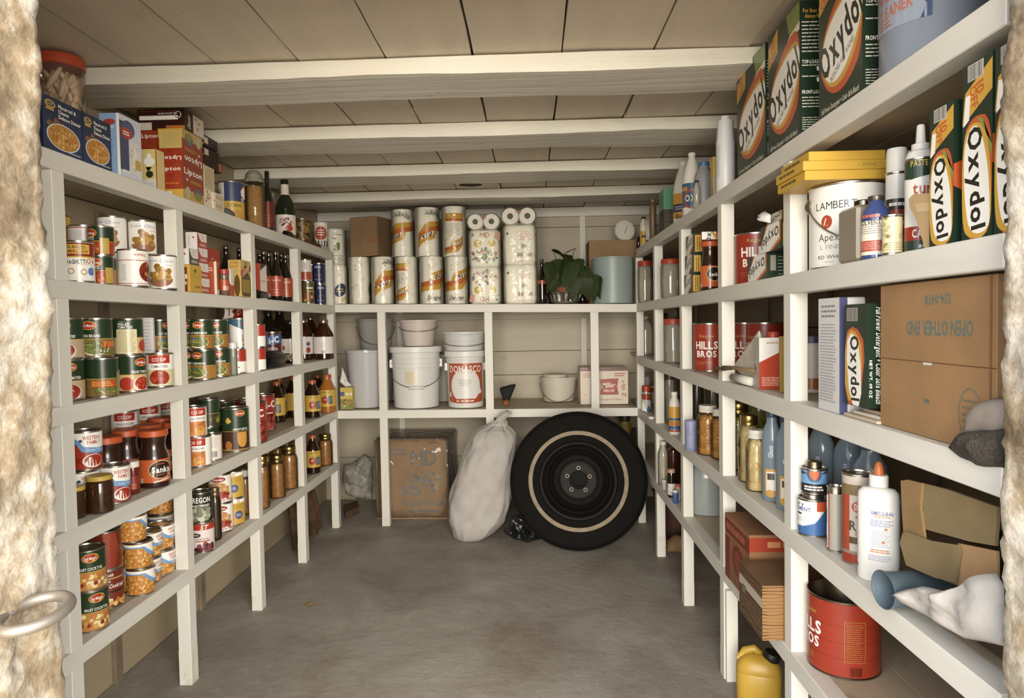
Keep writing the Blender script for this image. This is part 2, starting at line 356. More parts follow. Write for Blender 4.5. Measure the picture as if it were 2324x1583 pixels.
def pier(s, xj, xo, y0, y1):
    """s=+1 right pier (opening on its -x side)"""
    vs = []; fs = []; nz = 220; cols = [('o', 0)] + [('r', t / 9) for t in range(10)] + [('b', 0)]
    for j in range(nz + 1):
        z = -0.02 + (CEIL + 0.04) * j / nz
        row = [(xo, y0, z)]
        for k in range(31):
            t = k / 30; y = y0 + (y1 - y0) * t
            edge = 0.011 if k in (0, 30) else 0.0
            d = 0.010 * hash3(y * 5, s * 3, z * 4) + 0.007 * hash3(y * 22, s * 7, z * 19) + 0.005 * hash3(y * 70, s, z * 65) + 0.003 * hash3(y * 150, s, z * 140)
            yy = y + (0.006 * hash3(5, s, z * 30) - 0.004 if k == 30 else 0)
            row.append((xj + s * (edge + max(-0.012, d)), yy, z))
        row.append((xo, y1, z)); vs += row
    w = 33
    for j in range(nz):
        for k in range(w):
            a = j * w + k; b2 = j * w + (k + 1) % w
            fs.append((a, b2, b2 + w, a + w))
    me = mk('pier', vs, fs, PLAS, smooth=True); bm = bmesh.new(); bm.from_mesh(me); bmesh.ops.recalc_face_normals(bm, faces=bm.faces); bm.to_mesh(me); bm.free(); return me
PLAS = plaster()
wf = struct('wall_front', box_mesh('wall_front', -2.2, 1.9, 0.60, 0.90, 1.90, 2.15, PLAS), label='thick rough plastered wall around the doorway')
obj('door_jamb', pier(-1, -0.641, -2.2, 0.60, 0.905), wf); obj('door_jamb', pier(1, 0.612, 1.9, 0.60, 0.905), wf)
ink = P
# ------------------------------------------------------------------ flat print: shapes and lettering laid on a surface (millimetres)
GL = {}
def glyph(ch, bold):
    k = (ch, bold)
    if k in GL: return GL[k]
    cu = bpy.data.curves.new('glyph', 'FONT'); cu.body = ch; cu.size = 1.0; cu.resolution_u = 2; cu.fill_mode = 'FRONT'
    if bold: cu.offset = 0.022 * bold
    o = bpy.data.objects.new('glyph', cu); me = o.to_mesh()
    vs = [(v.co.x, v.co.y) for v in me.vertices]; fs = [tuple(p.vertices) for p in me.polygons]
    o.to_mesh_clear(); bpy.data.objects.remove(o); bpy.data.curves.remove(cu)
    if vs:
        x0 = min(v[0] for v in vs); x1 = max(v[0] for v in vs); vs = [(x - x0, y) for x, y in vs]; adv = x1 - x0 + 0.085
    else: adv = 0.3
    GL[k] = (vs, fs, adv); return GL[k]
def r(x0, y0, x1, y1, c): return ('p', [(x0, y0), (x1, y0), (x1, y1), (x0, y1)], c)
def p(pts, c): return ('p', pts, c)
def e(cx, cy, rx, ry, c, rot=0, n=20, a0=0, a1=360):
    cr, sr = math.cos(math.radians(rot)), math.sin(math.radians(rot)); pts = []
    full = (a1 - a0 == 360)
    for i in range(n if full else n + 1):
        a = math.radians(a0 + (a1 - a0) * i / n); x, y = rx * math.cos(a), ry * math.sin(a); pts.append((cx + x * cr - y * sr, cy + x * sr + y * cr))
    return ('p', pts, c)
def t(s, cx, cy, h, c, w=None, rot=0, bold=1, shear=0.0): return ('t', s, cx, cy, h, c, w, rot, bold, shear)
def ln(x0, y0, x1, y1, n, c, seed=1, fill=0.5, vert=False):
    """a block of tiny print: n lines broken into words"""
    rnd = random.Random(seed); out = []
    for i in range(n):
        if vert: a = x0 + (x1 - x0) * (i + 0.5) / n; th = abs(x1 - x0) / n * fill / 2; u = y0; end = y1
        else: a = y1 - (y1 - y0) * (i + 0.5) / n; th = abs(y1 - y0) / n * fill / 2; u = x0; end = x1 - rnd.uniform(0, 0.2) * (x1 - x0)
        L = (end - u)
        while u < end - 0.02 * L:
            wd = rnd.uniform(0.12, 0.3) * L; b = min(end, u + wd)
            out.append(r(u, a - th, b, a + th, c) if not vert else r(a - th, u, a + th, b, c)); u = b + 0.03 * L
    return out
def bl(cx, cy, rx, ry, n, cols, s0, s1, seed=1, asp=1.0, rot=None):
    rnd = random.Random(seed); out = []
    for i in range(n):
        a = rnd.uniform(0, 6.283); q = math.sqrt(rnd.random()); s = rnd.uniform(s0, s1)
        out.append(e(cx + rx * q * math.cos(a), cy + ry * q * math.sin(a), s, s * asp, rnd.choice(cols), rnd.uniform(0, 180) if rot is None else rot + rnd.uniform(-15, 15), 9))
    return out
def ring(cx, cy, rx, ry, wd, c, n=20, a0=0, a1=360, rot=0):
    out = []; cr, sr = math.cos(math.radians(rot)), math.sin(math.radians(rot))
    def pt(k, q):
        a = math.radians(a0 + (a1 - a0) * k / n); x = (rx - q) * math.cos(a); y = (ry - q) * math.sin(a); return (cx + x * cr - y * sr, cy + x * sr + y * cr)
    for i in range(n): out.append(('q', [pt(i, 0), pt(i + 1, 0), pt(i + 1, wd), pt(i, wd)], c))
    return out
def stripe(pts, wd, c):
    out = []
    for i in range(len(pts) - 1):
        a = Vector(pts[i]); b = Vector(pts[i + 1]); d = (b - a).normalized(); nn = Vector((-d.y, d.x)) * wd / 2
        out.append(('q', [tuple(a - nn), tuple(b - nn), tuple(b + nn), tuple(a + nn)], c))
    return out
def barcode(x0, y0, x1, y1, c='#33303a', n=14, bg=None):
    out = [r(x0 - 1, y0 - 1, x1 + 1, y1 + 1, bg)] if bg else []
    rnd = random.Random(3)
    for i in range(n):
        a = x0 + (x1 - x0) * i / n; out.append(r(a, y0, a + (x1 - x0) / n * rnd.uniform(0.3, 0.75), y1, c))
    return out
def sm(pts, it=2):
    for _ in range(it):
        o = []
        for i in range(len(pts)):
            a, b = pts[i], pts[(i + 1) % len(pts)]; o += [(a[0] * .75 + b[0] * .25, a[1] * .75 + b[1] * .25), (a[0] * .25 + b[0] * .75, a[1] * .25 + b[1] * .75)]
        pts = o
    return pts
def flat(ops):
    o = []
    for q in ops:
        if isinstance(q, list): o += flat(q)
        else: o.append(q)
    return o
def pr(parent, ops, mapf, step=None, clip=None):
    ops = flat(ops)
    if len(ops) <= 9 and not any(o[0] == 'q' for o in ops):
        for i, o in enumerate(ops): obj('print', print_mesh('print', [o], mapf, step, None, clip, 0.0002 + 0.00002 * i), parent)
    else: obj('print', print_mesh('print', ops, mapf, step, None, clip), parent)
def print_mesh(name, ops, mapf, step=None, matf=None, clip=None, lay=0.0002):
    matf = matf or ink
    bm = bmesh.new(); mats = []; mi = {}
    ops = flat(ops)
    for op in ops:
        col = op[2] if op[0] in 'pq' else op[5]
        if col not in mi: mi[col] = len(mats); mats.append(matf(col) if isinstance(col, str) else col)
        if op[0] != 'q': lay += 0.00002
        if op[0] in 'pq':
            f = bm.faces.new([bm.verts.new((x * 0.001, y * 0.001, lay)) for x, y in op[1]]); f.material_index = mi[col]
        else:
            _, s, cx, cy, h, col, wd, rot, bold, shear = op
            gs = [glyph(ch, bold) for ch in s]; tot = sum(g[2] for g in gs) - 0.085
            k = h / 0.70; kx = k if wd is None else wd / max(tot, 1e-6)
            cr, sr = math.cos(math.radians(rot)), math.sin(math.radians(rot)); x = -tot / 2
            for (vs, fs, adv) in gs:
                nv = []
                for gx, gy in vs:
                    X = (x + gx) * kx + (gy - 0.35) * k * shear; Y = (gy - 0.35) * k
                    nv.append(bm.verts.new(((cx + X * cr - Y * sr) * 0.001, (cy + X * sr + Y * cr) * 0.001, lay)))
                for f in fs:
                    try: ff = bm.faces.new([nv[i] for i in f]); ff.material_index = mi[col]
                    except ValueError: pass
                x += adv
    if clip:
        for (co, no) in (((clip[0], 0, 0), (-1, 0, 0)), ((clip[1], 0, 0), (1, 0, 0)), ((0, clip[2], 0), (0, -1, 0)), ((0, clip[3], 0), (0, 1, 0))):
            bmesh.ops.bisect_plane(bm, geom=bm.verts[:] + bm.edges[:] + bm.faces[:], plane_co=co, plane_no=no, clear_outer=True)
    if step and bm.verts:
        xs = [v.co.x for v in bm.verts]; a = math.floor(min(xs) / step) * step + step / 2
        while a < max(xs):
            bmesh.ops.bisect_plane(bm, geom=bm.verts[:] + bm.edges[:] + bm.faces[:], plane_co=(a, 0, 0), plane_no=(1, 0, 0)); a += step
    up = []
    for f in bm.faces:
        f.normal_update()
        if f.normal.z < 0: up.append(f)
    if up: bmesh.ops.reverse_faces(bm, faces=up)
    for v in bm.verts: v.co = mapf(v.co.x, v.co.y, v.co.z)
    return bm_mesh(name, bm, mats)
def cylmap(R, sx=1.0, sy=1.0):
    def f(u, v, w):
        a = u / R; q = R + w; return Vector((q * math.sin(a) * sx, -q * math.cos(a) * sy, v))
    return f
def facemap(face, w, d, h):
    if face == 'F': return lambda u, v, k: Vector((u, -d / 2 - k, v))
    if face == 'B': return lambda u, v, k: Vector((-u, d / 2 + k, v))
    if face == 'L': return lambda u, v, k: Vector((-w / 2 - k, -u, v))
    if face == 'R': return lambda u, v, k: Vector((w / 2 + k, u, v))
    return lambda u, v, k: Vector((u, v, h + k))
MESH = {}
def cached(key, fn):
    if key not in MESH: MESH[key] = fn()
    return MESH[key]
# ------------------------------------------------------------------ placing things on the shelves
LIFT = 0.0009
REG = []
def reg(T, kind, a, b, z0, z1, fixed=False): REG.append([T, kind, a, b, z0, z1, fixed]); return T
def pos(side, row, px, inset, dz=0.0):
    dz = dz + LIFT
    if side == 'L': x = XL - inset; z = ZL[row] + dz; y = side_y(x, z + 0.03, px); return Vector((x, y, z))
    if side == 'R': x = XR + inset; z = ZR[row] + dz; y = side_y(x, z + 0.03, px); return Vector((x, y, z))
    dz += 0.0032; y = YB + inset; zf = ZBU if row == 0 else ZBL
    c = on(px, 690 if row == 0 else 925, 1, y); return Vector((c.x, y, zf(c.x) + dz))
def depth(P): return (P - CAM).dot(CD)
def cosx(P): v = P - CAM; q = v.dot(CR) / v.dot(CD); return 1 / math.sqrt(1 + q * q)
def rpx(P, w): return w / 2 * depth(P) / FPX * cosx(P)
def hpx(P, h): return h * depth(P) / FPX
def facing(P): return math.atan2(-(P.x - CAM.x), P.y - CAM.y)
# ------------------------------------------------------------------ cans
WHITE, CREAM, GREEN, YEL, RED, ORANGE, BLUE, BLACK, NAVY = '#f0ede4', '#e6dcae', '#243a20', '#d9ae36', '#b83218', '#cf5a1e', '#5e86c4', '#23201b', '#2b3358'
TINR = lambda h: [0]
CAN = {}
def can_meshes(key):
    s = CAN[key]; rr, h = s['r'], s['h']; rim = 0.0016
    def body():
        pf = [(rr * 0.90, 0.002), (rr - 0.002, 0.002), (rr, 0.0), (rr + rim, 0.0012), (rr + rim, 0.0032), (rr, 0.0045), (rr, h - 0.0045), (rr + rim, h - 0.0032), (rr + rim, h - 0.0008), (rr, h), (rr - 0.0022, h - 0.0004), (rr - 0.0028, h - 0.004), (rr * 0.86, h - 0.004), (rr * 0.84, h - 0.0032), (rr * 0.72, h - 0.0032), (rr * 0.70, h - 0.004)]
        if s.get('open'): pf = pf[:11] + [(rr - 0.003, h - 0.002), (rr - 0.003, 0.02), (rr * 0.5, 0.02)]
        return lathe('can_body', pf, [s.get('metal') or TIN()], 36)
    def lab():
        z0, z1 = s.get('z', (0.0052, h - 0.0052)); n = 40; vs = []; fs = []; fm = []; mats = []
        bands = s.get('bands') or [(z0, z1, s['base'])]
        for (a, b, c) in bands:
            o = len(vs); m = ink(c); mats.append(m)
            for z in (a, b):
                for k in range(n): an = 2 * math.pi * k / n; vs.append(((rr + 0.0006) * math.sin(an), -(rr + 0.0006) * math.cos(an), z))
            for k in range(n): fs.append((o + k, o + (k + 1) % n, o + n + (k + 1) % n, o + n + k)); fm.append(len(mats) - 1)
        return mk('label', vs, fs, mats, fm, True)
    def prt(): return print_mesh('print', s['ops'], cylmap(rr + 0.0006), max(0.004, rr * 0.2), None, (-9, 9, 0.0053, h - 0.0053))
    return cached(('can', key), body), cached(('lab', key), lab), (cached(('prt', key), prt) if s['ops'] else None)
def can(key, label, P, da=0, name='tin_can', cat='can', group=None):
    b, l, q = can_meshes(key)
    T = thing(name, label, cat, P, facing(P) + math.radians(da), group)
    obj('can_body', b, T)
    lo = obj('paper_label', l, T)
    if q: obj('print', q, lo)
    reg(T, 'c', CAN[key]['r'] + 0.0022, 0, P.z, P.z + CAN[key]['h']); return T
def dm(sub, low, extra, logo=0, r_=0.0405, h=0.111, sublogo=None):
    H = h * 1000; C = 6.2832 * r_ * 1000 / 2; g = H * 0.47
    o = [e(logo, H - 21, 21, 12.5, YEL), e(logo, H - 21, 19, 10.5, RED), t('Del Monte', logo, H - 21.5, 7.5, WHITE, w=30), r(-C, g, C, g + 1.6, YEL)]
    if sub: o.append(t(sub, logo, g + 9, 7.5, WHITE, w=min(62, len(sub) * 5.2)))
    return dict(r=r_, h=h, bands=[(0.005, g / 1000, low), (g / 1000, h - 0.005, GREEN)], ops=o + extra)
def beans(seed, cx=0):
    rnd = random.Random(seed); o = []
    for i in range(26):
        o.append(e(cx + rnd.uniform(-26, 26), 29 + rnd.uniform(-14, 12), rnd.uniform(9, 14), 2.0, rnd.choice(['#8d9440', '#6f7a30', '#a8a755', '#5b6728']), rnd.uniform(-60, 40), 8))
    return o
BOWL = lambda cx: [e(cx, 27, 36, 21, '#e6e0cc'), e(cx, 29, 34, 19, '#6b7233')]
CAN['cut_beans'] = dm('CUT GREEN BEANS', '#a9772f', BOWL(0) + beans(1) + [r(-34, 38, -4, 43, '#4a70ad'), r(58, 10, 92, 44, '#b98a3c'), t('7', 30, 40, 9, YEL), bl(75, 22, 22, 14, 16, ['#5f6b2c', '#7d8638', '#c77e2b'], 3, 8, 3, 0.35)])
CAN['beans7'] = dm('GREEN BEANS', '#8f7a3a', BOWL(-6) + beans(2, -6) + [bl(44, 14, 28, 10, 24, ['#6c7431', '#8b913f', '#b5652a'], 5, 10, 4, 0.28), r(12, 28, 66, 46, '#cc4a1c'), t('7', 18, 37, 14, YEL), ln(26, 30, 64, 45, 3, YEL, 3, 0.5)], logo=-22)
CAN['beans7b'] = dm('', '#8a6d34', beans(5) + beans(6, 30) + [r(-30, 30, 34, 48, '#cc4a1c'), ln(-27, 32, 30, 47, 3, YEL, 2, 0.55), r(38, 5, 48, 70, '#8f8d45')], logo=95)
CAN['peeled'] = dm('PEELED TOMATOES', '#d9b878', [e(-16, 26, 22, 20, '#b8361c'), e(30, 24, 27, 23, '#ece3cf'), e(32, 26, 24, 20, '#b33016'), bl(28, 28, 16, 12, 8, ['#c64a24', '#d06038'], 2, 5, 2), r(-74, 6, -36, 70, CREAM), ln(-72, 8, -38, 68, 15, '#8f8050', 4, 0.35)], logo=30)
CAN['peeled_panel'] = dm('', '#d9b878', [r(-34, 6, 24, 78, CREAM), ln(-31, 9, 21, 75, 17, '#9c8a55', 6, 0.32), ln(-24, 99, -8, 103, 1, '#7e8a6a', 3, 0.8), t('PEELED', -12, 93, 7.5, WHITE, w=30), t('TOMATOES', -8, 84, 7.5, WHITE, w=40), e(44, 28, 16, 18, '#bb3a18')], logo=100)
CAN['stewed'] = dm('STEWED TOMATOES', '#bfa987', [e(4, 22, 34, 24, '#e9e2d2'), e(4, 24, 31, 21, '#a32f17'), bl(4, 24, 24, 15, 12, ['#c24a28', '#8c2510', '#d88a5c'], 3, 7, 8)], logo=6)
CAN['tom_sauce'] = dm('SAUCE', '#b0451e', [r(-40, 6, 30, 40, '#a83a18'), bl(0, 20, 36, 14, 10, ['#bf4c22', '#d8a03c', '#8e2c10'], 5, 10, 9), r(36, 5, 60, 50, '#c8a945')], 8, 0.0335, 0.085)
CAN['tom_sauce_big'] = dm('', '#a63f1c', [t('TOMATO', -6, 82, 9, WHITE, w=40), t('SAUCE', -6, 69, 9, WHITE, w=32), bl(0, 24, 50, 16, 12, ['#b8461f', '#8e2c10'], 6, 12, 11)], 110, 0.043, 0.118)
CAN['fruit_cocktail'] = dm('FRUIT COCKTAIL', '#c48a34', [bl(0, 28, 110, 18, 90, ['#dba848', '#e8c873', '#c9772c', '#f0dca0', '#8f3418'], 4, 8, 12)], 10, 0.0425, 0.112)
CAN['coop_tom'] = dict(r=0.0405, h=0.111, base='#d8d2a6', ops=[r(-127, 58, 127, 78, WHITE), r(-34, 78, 34, 105, '#b9341b'), r(-127, 78, -34, 105, WHITE), r(34, 78, 127, 105, WHITE), t('CO OP', 0, 90, 11, WHITE, w=42), t('TOMATOES', 0, 68, 8.5, '#4a443a', w=52), r(-33, 6, 33, 58, '#d6cf9a'), e(0, 32, 31, 25, '#a8301a'), bl(0, 32, 22, 17, 10, ['#bf4426', '#9a2712', '#c9603c'], 3, 7, 5), ln(-26, 8, 26, 12, 1, WHITE, 3, 0.6)])
CAN['coop_peach'] = dict(r=0.0405, h=0.111, base=WHITE, ops=[r(-34, 78, 34, 105, '#b9341b'), t('CO OP', 0, 90, 11, WHITE, w=42), t('CLING PEACHES', 0, 68, 7.5, '#4a443a', w=58), r(-33, 6, 33, 58, '#d98a4a'), e(-12, 34, 17, 17, '#d07c22'), e(14, 38, 14, 15, '#c9701f'), e(8, 24, 18, 15, '#e3a63e'), ring(8, 24, 18, 15, 1.5, '#f0d9a0'), e(22, 52, 5, 3, '#5f6b2c', 30), r(60, 8, 100, 100, '#ded8c8')])
CAN['coop_peach_big'] = dict(CAN['coop_peach'], r=0.05, h=0.118)
CAN['western_tom'] = dict(r=0.0405, h=0.111, base='#a8321c', ops=[p([(-127, 106), (127, 106), (127, 66), (30, 62), (-6, 68), (-20, 86), (-32, 92), (-127, 92)], WHITE), p([(-127, 92), (-32, 92), (-20, 86), (-6, 68), (30, 62), (127, 66), (127, 52), (26, 46), (-12, 54), (-26, 76), (-36, 82), (-127, 84)], '#6f9fd4'), t('WESTERN', 14, 92, 10, '#c0452a', w=46), t('FAMILY', 20, 79, 10, '#c0452a', w=36), e(-14, 84, 4.5, 4, '#404a58'), t('TOMATOES', 22, 57, 6.5, '#c8d6e6', w=40), e(16, 27, 27, 19, '#ece6da'), e(18, 28, 24, 16, '#ad3018'), bl(-60, 26, 40, 18, 16, ['#b83a20', '#94240f'], 6, 12, 3)])
CAN['mandarin'] = dict(r=0.0375, h=0.083, base='#cd8a2e', ops=[bl(-6, 32, 112, 28, 190, ['#dc9e3a', '#e8b458', '#c77c22', '#f0c674', '#b96d1c'], 3.2, 6, 12, 0.5), p([(-117, 79), (117, 79), (117, 44), (60, 44), (40, 46), (26, 58), (14, 70), (-117, 72)], WHITE), p([(-117, 72), (14, 70), (26, 58), (40, 46), (60, 44), (117, 44), (117, 34), (56, 34), (36, 37), (20, 50), (8, 66), (-117, 68)], '#77a3d6'), t('WESTERN', 62, 66, 8, '#c4502c', w=44), t('FAMILY', 64, 55, 8, '#c4502c', w=34), t('MANDARIN', 66, 39.5, 4.5, '#dfe7f0', w=34)])
CAN['olives'] = dict(r=0.0405, h=0.112, base=WHITE, ops=[t('Graber', -22, 93, 9, '#8fa3cf', w=40, bold=0, shear=0.25), t('Olives', 24, 92, 11, '#8fa3cf', w=42, bold=0, shear=0.25), ln(20, 76, 46, 79, 1, '#d08a6a', 2, 0.5), e(2, 34, 40, 26, '#9a6a44', 0, 24, 180, 360), r(-38, 33, 42, 36, '#d6b088'), bl(2, 52, 33, 22, 24, ['#b98a35', '#a3752b', '#c99a44', '#8f6626'], 8.5, 10.5, 4), bl(2, 54, 30, 20, 12, ['#dcbb72'], 1.6, 2.6, 14), ring(-46, 18, 9, 9, 0.8, '#9fb0d0'), t('12', -46, 18, 6, '#9fb0d0', bold=0)])
CAN['spag_sauce'] = dict(r=0.0415, h=0.113, base=WHITE, ops=[r(-131, 78, 131, 80, '#b04a30'), r(-131, 9, 131, 11, '#b04a30'), t('Sauce', 16, 94, 9, '#c0664a', w=34, rot=180), e(38, 46, 26, 30, '#8c2f1c'), bl(40, 46, 20, 24, 10, ['#a8452c', '#6e2415', '#c07a4a'], 4, 9, 3), e(52, 22, 13, 13, '#7fa3cf'), e(52, 22, 10, 10, '#3b4150'), ln(-36, 18, -22, 68, 8, '#b9bcc8', 4, 0.4, True)])
CAN['spaghettios'] = dict(r=0.0375, h=0.112, base=WHITE, ops=[r(-118, 70, 118, 106, '#8f2f17'), r(-118, 66, 118, 70, YEL), r(-44, 76, 24, 101, '#e0b93e'), t('FRANCO-', -8, 94, 8, '#5a2a16', w=46), t('AMERICAN', -10, 83, 8, '#8f2f17', w=56), t('SPAGHETTI', -12, 55, 11, '#3c3428', w=52, rot=3), t("O's", 26, 58, 13, '#c85a28', w=22, rot=3), ring(-22, 30, 8, 8, 2.4, '#b98a35'), ring(8, 28, 8, 8, 2.4, '#b98a35'), e(28, 30, 10, 11, '#5f86c8'), r(20, 29, 36, 33, '#e0b93e'), ln(-10, 46, 40, 50, 2, '#e0a58a', 2, 0.35)])
CAN['white_red'] = dict(r=0.0375, h=0.060, base='#e2dcd8', ops=[r(-118, 50, 118, 53, '#b04a30'), ln(-60, 10, 60, 44, 6, '#c4b7b4', 2, 0.3)])
CAN['yellow'] = dict(r=0.036, h=0.100, base='#c9a030', ops=[ln(-50, 30, 60, 70, 3, '#a8641e', 2, 0.5)])
CAN['pepsi'] = dict(r=0.033, h=0.120, base='#262f55', bands=[(0.006, 0.114, '#26305a')], ops=[ln(-14, 90, 24, 104, 2, '#c9ccd6', 3, 0.5), ring(6, 36, 22, 20, 4, '#a8502a', 18, 20, 160), ln(-20, 20, 30, 30, 2, '#8d93a8', 4, 0.4)])
CAN['soda_red'] = dict(r=0.033, h=0.120, base='#7b5a26', ops=[r(-104, 60, 104, 112, '#5e5324'), ln(-12, 78, 28, 92, 1, '#e6e0c8', 3, 0.7), r(-10, 64, 40, 70, '#c9a23a'), bl(10, 32, 50, 22, 22, ['#a8482a', '#3c3620', '#d8a84a'], 4, 9, 5)])
CAN['soda_white'] = dict(r=0.033, h=0.120, base='#d9cfc8', ops=[r(-104, 8, 104, 52, '#b04a34'), ln(-6, 64, 8, 100, 2, '#4c5f9a', 3, 0.5, True)])
CAN['ocean'] = dict(r=0.041, h=0.130, base=WHITE, ops=[p([(-128, 124), (128, 124), (128, 100), (60, 62), (20, 78), (-40, 104), (-128, 104)], '#3f6f84'), ln(8, 98, 46, 106, 1, '#b84a34', 3, 0.8), t('Bre', 24, 50, 11, '#c0563c'), t('Bro', 24, 36, 11, '#c0563c'), bl(20, 18, 18, 9, 8, ['#a87a44', '#8c5a2c'], 3, 6, 3)])
CAN['soup_red'] = dict(r=0.033, h=0.102, bands=[(0.005, 0.05, WHITE), (0.05, 0.097, '#b4301a')], base=RED, ops=[t('Ca', 4, 74, 16, WHITE, shear=0.3, bold=0), e(0, 50, 9, 9, GOLD()), ln(-14, 22, 22, 30, 1, '#b4301a', 3, 0.8)])
CAN['hic_blue'] = dict(r=0.054, h=0.178, base='#5b231a', ops=[p([(-60, 92), (60, 112), (60, 158), (-60, 138)], '#3f5f9e'), t('Hi-C', 0, 125, 30, WHITE, w=80, rot=9, bold=1.4), ln(-30, 66, 34, 90, 3, '#e8e0d4', 3, 0.5), bl(6, 36, 44, 26, 30, ['#9c3a26', '#7a2418', '#b86a4a'], 8, 13, 3)])
CAN['hic_red'] = dict(r=0.054, h=0.178, base='#8c2418', ops=[r(-170, 100, 170, 158, '#a83420'), t('Hi-C', 4, 128, 32, WHITE, w=84, rot=6, bold=1.4), ln(-16, 84, 34, 92, 1, '#e8d8cc', 3, 0.8), bl(0, 42, 60, 34, 50, ['#7a1c14', '#b04632', '#c97a5c', '#5e140e'], 7, 13, 6)])
CAN['apricot'] = dm('APRICOT NECTAR', '#4b2f1c', [r(-14, 6, 52, 84, '#4b2f1c'), e(22, 48, 20, 30, '#d39a3c'), r(2, 50, 42, 80, '#d39a3c'), e(-34, 26, 14, 20, '#b8702c'), bl(-36, 128, 10, 8, 12, ['#d9b43c'], 6, 9, 3, 0.5), r(-170, 4, 170, 12, '#a88450')], 16, 0.054, 0.178)
CAN['white_bar'] = dict(r=0.033, h=0.102, base='#ddd6ca', ops=[ln(-24, 50, 24, 92, 8, '#aaa294', 3, 0.35), barcode(-14, 14, 16, 36, '#5a5470'), r(40, 6, 60, 97, '#b85a40')])
CAN['green_plain'] = dm('', '#3d3a20', [bl(0, 30, 50, 16, 20, ['#a88a38', '#6b6a2c'], 5, 9, 3)], 60)
CAN['nalley'] = dict(r=0.0425, h=0.114, base='#7d2a18', ops=[r(-134, 46, 134, 52, '#3a2014'), t('Nabob', 4, 99, 9, WHITE, w=34, shear=0.25), r(-26, 86, 50, 90, '#c9a24a'), ln(-8, 77, 14, 83, 1, '#d8c8a8', 3, 0.8), t('Fruit Cocktail', 16, 66, 11, WHITE, w=70, shear=0.2), e(-8, 36, 16, 14, '#c0502c'), ring(-8, 36, 16, 14, 1.2, '#e2c48a'), bl(10, 18, 110, 12, 60, ['#dba848', '#e8c873', '#c9772c', '#f0dca0'], 4, 7, 4)])
CAN['nalley_back'] = dict(r=0.0425, h=0.114, base='#7c2b16', ops=[p([(-20, 5), (0, 60), (40, 60), (24, 5)], '#98391c'), p([(0, 60), (-6, 108), (30, 108), (40, 60)], '#a0401f')])
CAN['gooseberry'] = dict(r=0.0405, h=0.111, base='#24221c', ops=[t('OREGON', 0, 84, 19, WHITE, w=78), t('GOOSEBERRIES', 4, 64, 7.5, WHITE, w=64), bl(2, 32, 40, 24, 46, ['#8f9478', '#a7ac90', '#6e735c', '#bfc3aa'], 8, 11, 5)])
CAN['straw'] = dict(r=0.0405, h=0.111, base='#dfd2cc', ops=[r(-127, 84, 127, 106, '#b33a1c'), t('ST', 16, 94, 16, WHITE, w=26, shear=0.25), e(-14, 66, 17, 8, '#4a4258'), ln(-24, 64, -4, 69, 1, '#d9c050', 3, 0.8), ln(-14, 49, 34, 55, 1, '#a89a94', 3, 0.8), ln(-14, 41, 38, 47, 1, '#b0563c', 4, 0.8), bl(14, 20, 34, 14, 22, ['#6b2f38', '#4c2028', '#8a4a50'], 7, 10, 3)])
CAN['wilder'] = dict(r=0.0425, h=0.116, base=WHITE, ops=[e(-8, 96, 30, 11, '#a8352a'), t('Wilderness', -8, 96, 8, WHITE, w=44, shear=0.15), p([(-50, 74), (-10, 88), (20, 78), (44, 36), (10, 40), (-30, 30), (-56, 40)], '#d8a468'), bl(0, 60, 34, 18, 26, ['#e3bd86', '#c98a4c'], 4, 8, 3), e(0, 34, 40, 14, '#a03a22'), bl(0, 32, 36, 12, 16, ['#8a2416', '#b8503a'], 5, 8, 4), t('pie filling', 26, 16, 11, '#a8352a', w=50, bold=1)])
CAN['yellow_d'] = dict(r=0.0405, h=0.112, base='#d2a62c', ops=[r(-20, 92, 60, 107, WHITE), t('D', 10, 99, 11, '#b8402c'), e(10, 42, 17, 17, '#4d5a8a'), ln(-2, 36, 22, 48, 3, '#c8cbd8', 2, 0.4), ln(-20, 66, 40, 86, 4, '#a8841e', 3, 0.4)])
CAN['cornmeal'] = dict(r=0.062, h=0.165, base=WHITE, bands=[(0.004, 0.083, '#d3ab3a'), (0.083, 0.161, '#3d466c')], ops=[r(-196, 4, -32, 161, '#dfd8cc'), ln(-92, 20, -42, 140, 14, '#a79f96', 3, 0.3), t('MEAL', -62, 122, 11, '#4a4238', w=40), e(62, 122, 26, 30, WHITE), ring(62, 122, 26, 30, 5, '#b0442c'), t('Q', 44, 92, 12, WHITE), t('CORN', 8, 66, 14, '#33322c', w=54, bold=0), bl(10, 26, 50, 16, 14, ['#dfc070', '#c99a3c'], 8, 12, 3)])
CAN['gold_can'] = dict(r=0.052, h=0.14, base='#6e5426', ops=[bl(6, 80, 42, 52, 110, ['#8f6f2e', '#a8863c', '#57401a', '#3d2f14'], 5, 9, 4), r(-160, 4, -44, 136, '#3a2d16'), r(-36, 6, 44, 16, '#cfc6b4'), r(-160, 132, 160, 137, '#3a2d16')])
CAN['coffee_tin'] = dict(r=0.078, h=0.165, base='#a2331a', ops=[r(-246, 120, 246, 121.5, '#84270f'), r(-246, 82, 246, 83.5, '#84270f'), r(-246, 46, 246, 47.5, '#84270f'), t('Regular', -70, 140, 10, '#c99a3a', w=60), t('HILLS', -74, 104, 29, WHITE, w=92, bold=1.4), t('BROS', -74, 70, 24, WHITE, w=80, bold=1.4), t('COFFEE', -84, 34, 13, '#b8702c', w=70), ring(46, 86, 20, 50, 0.8, '#a2331a', 4), ('q', [(24, 40), (70, 40), (70, 41), (24, 41)], '#c08a36'), r(24, 133, 70, 134, '#c08a36'), r(24, 40, 25, 134, '#c08a36'), r(69, 40, 70, 134, '#c08a36'), ln(28, 44, 66, 130, 18, '#b87a30', 3, 0.35), barcode(36, 10, 62, 30, '#5a2010')])
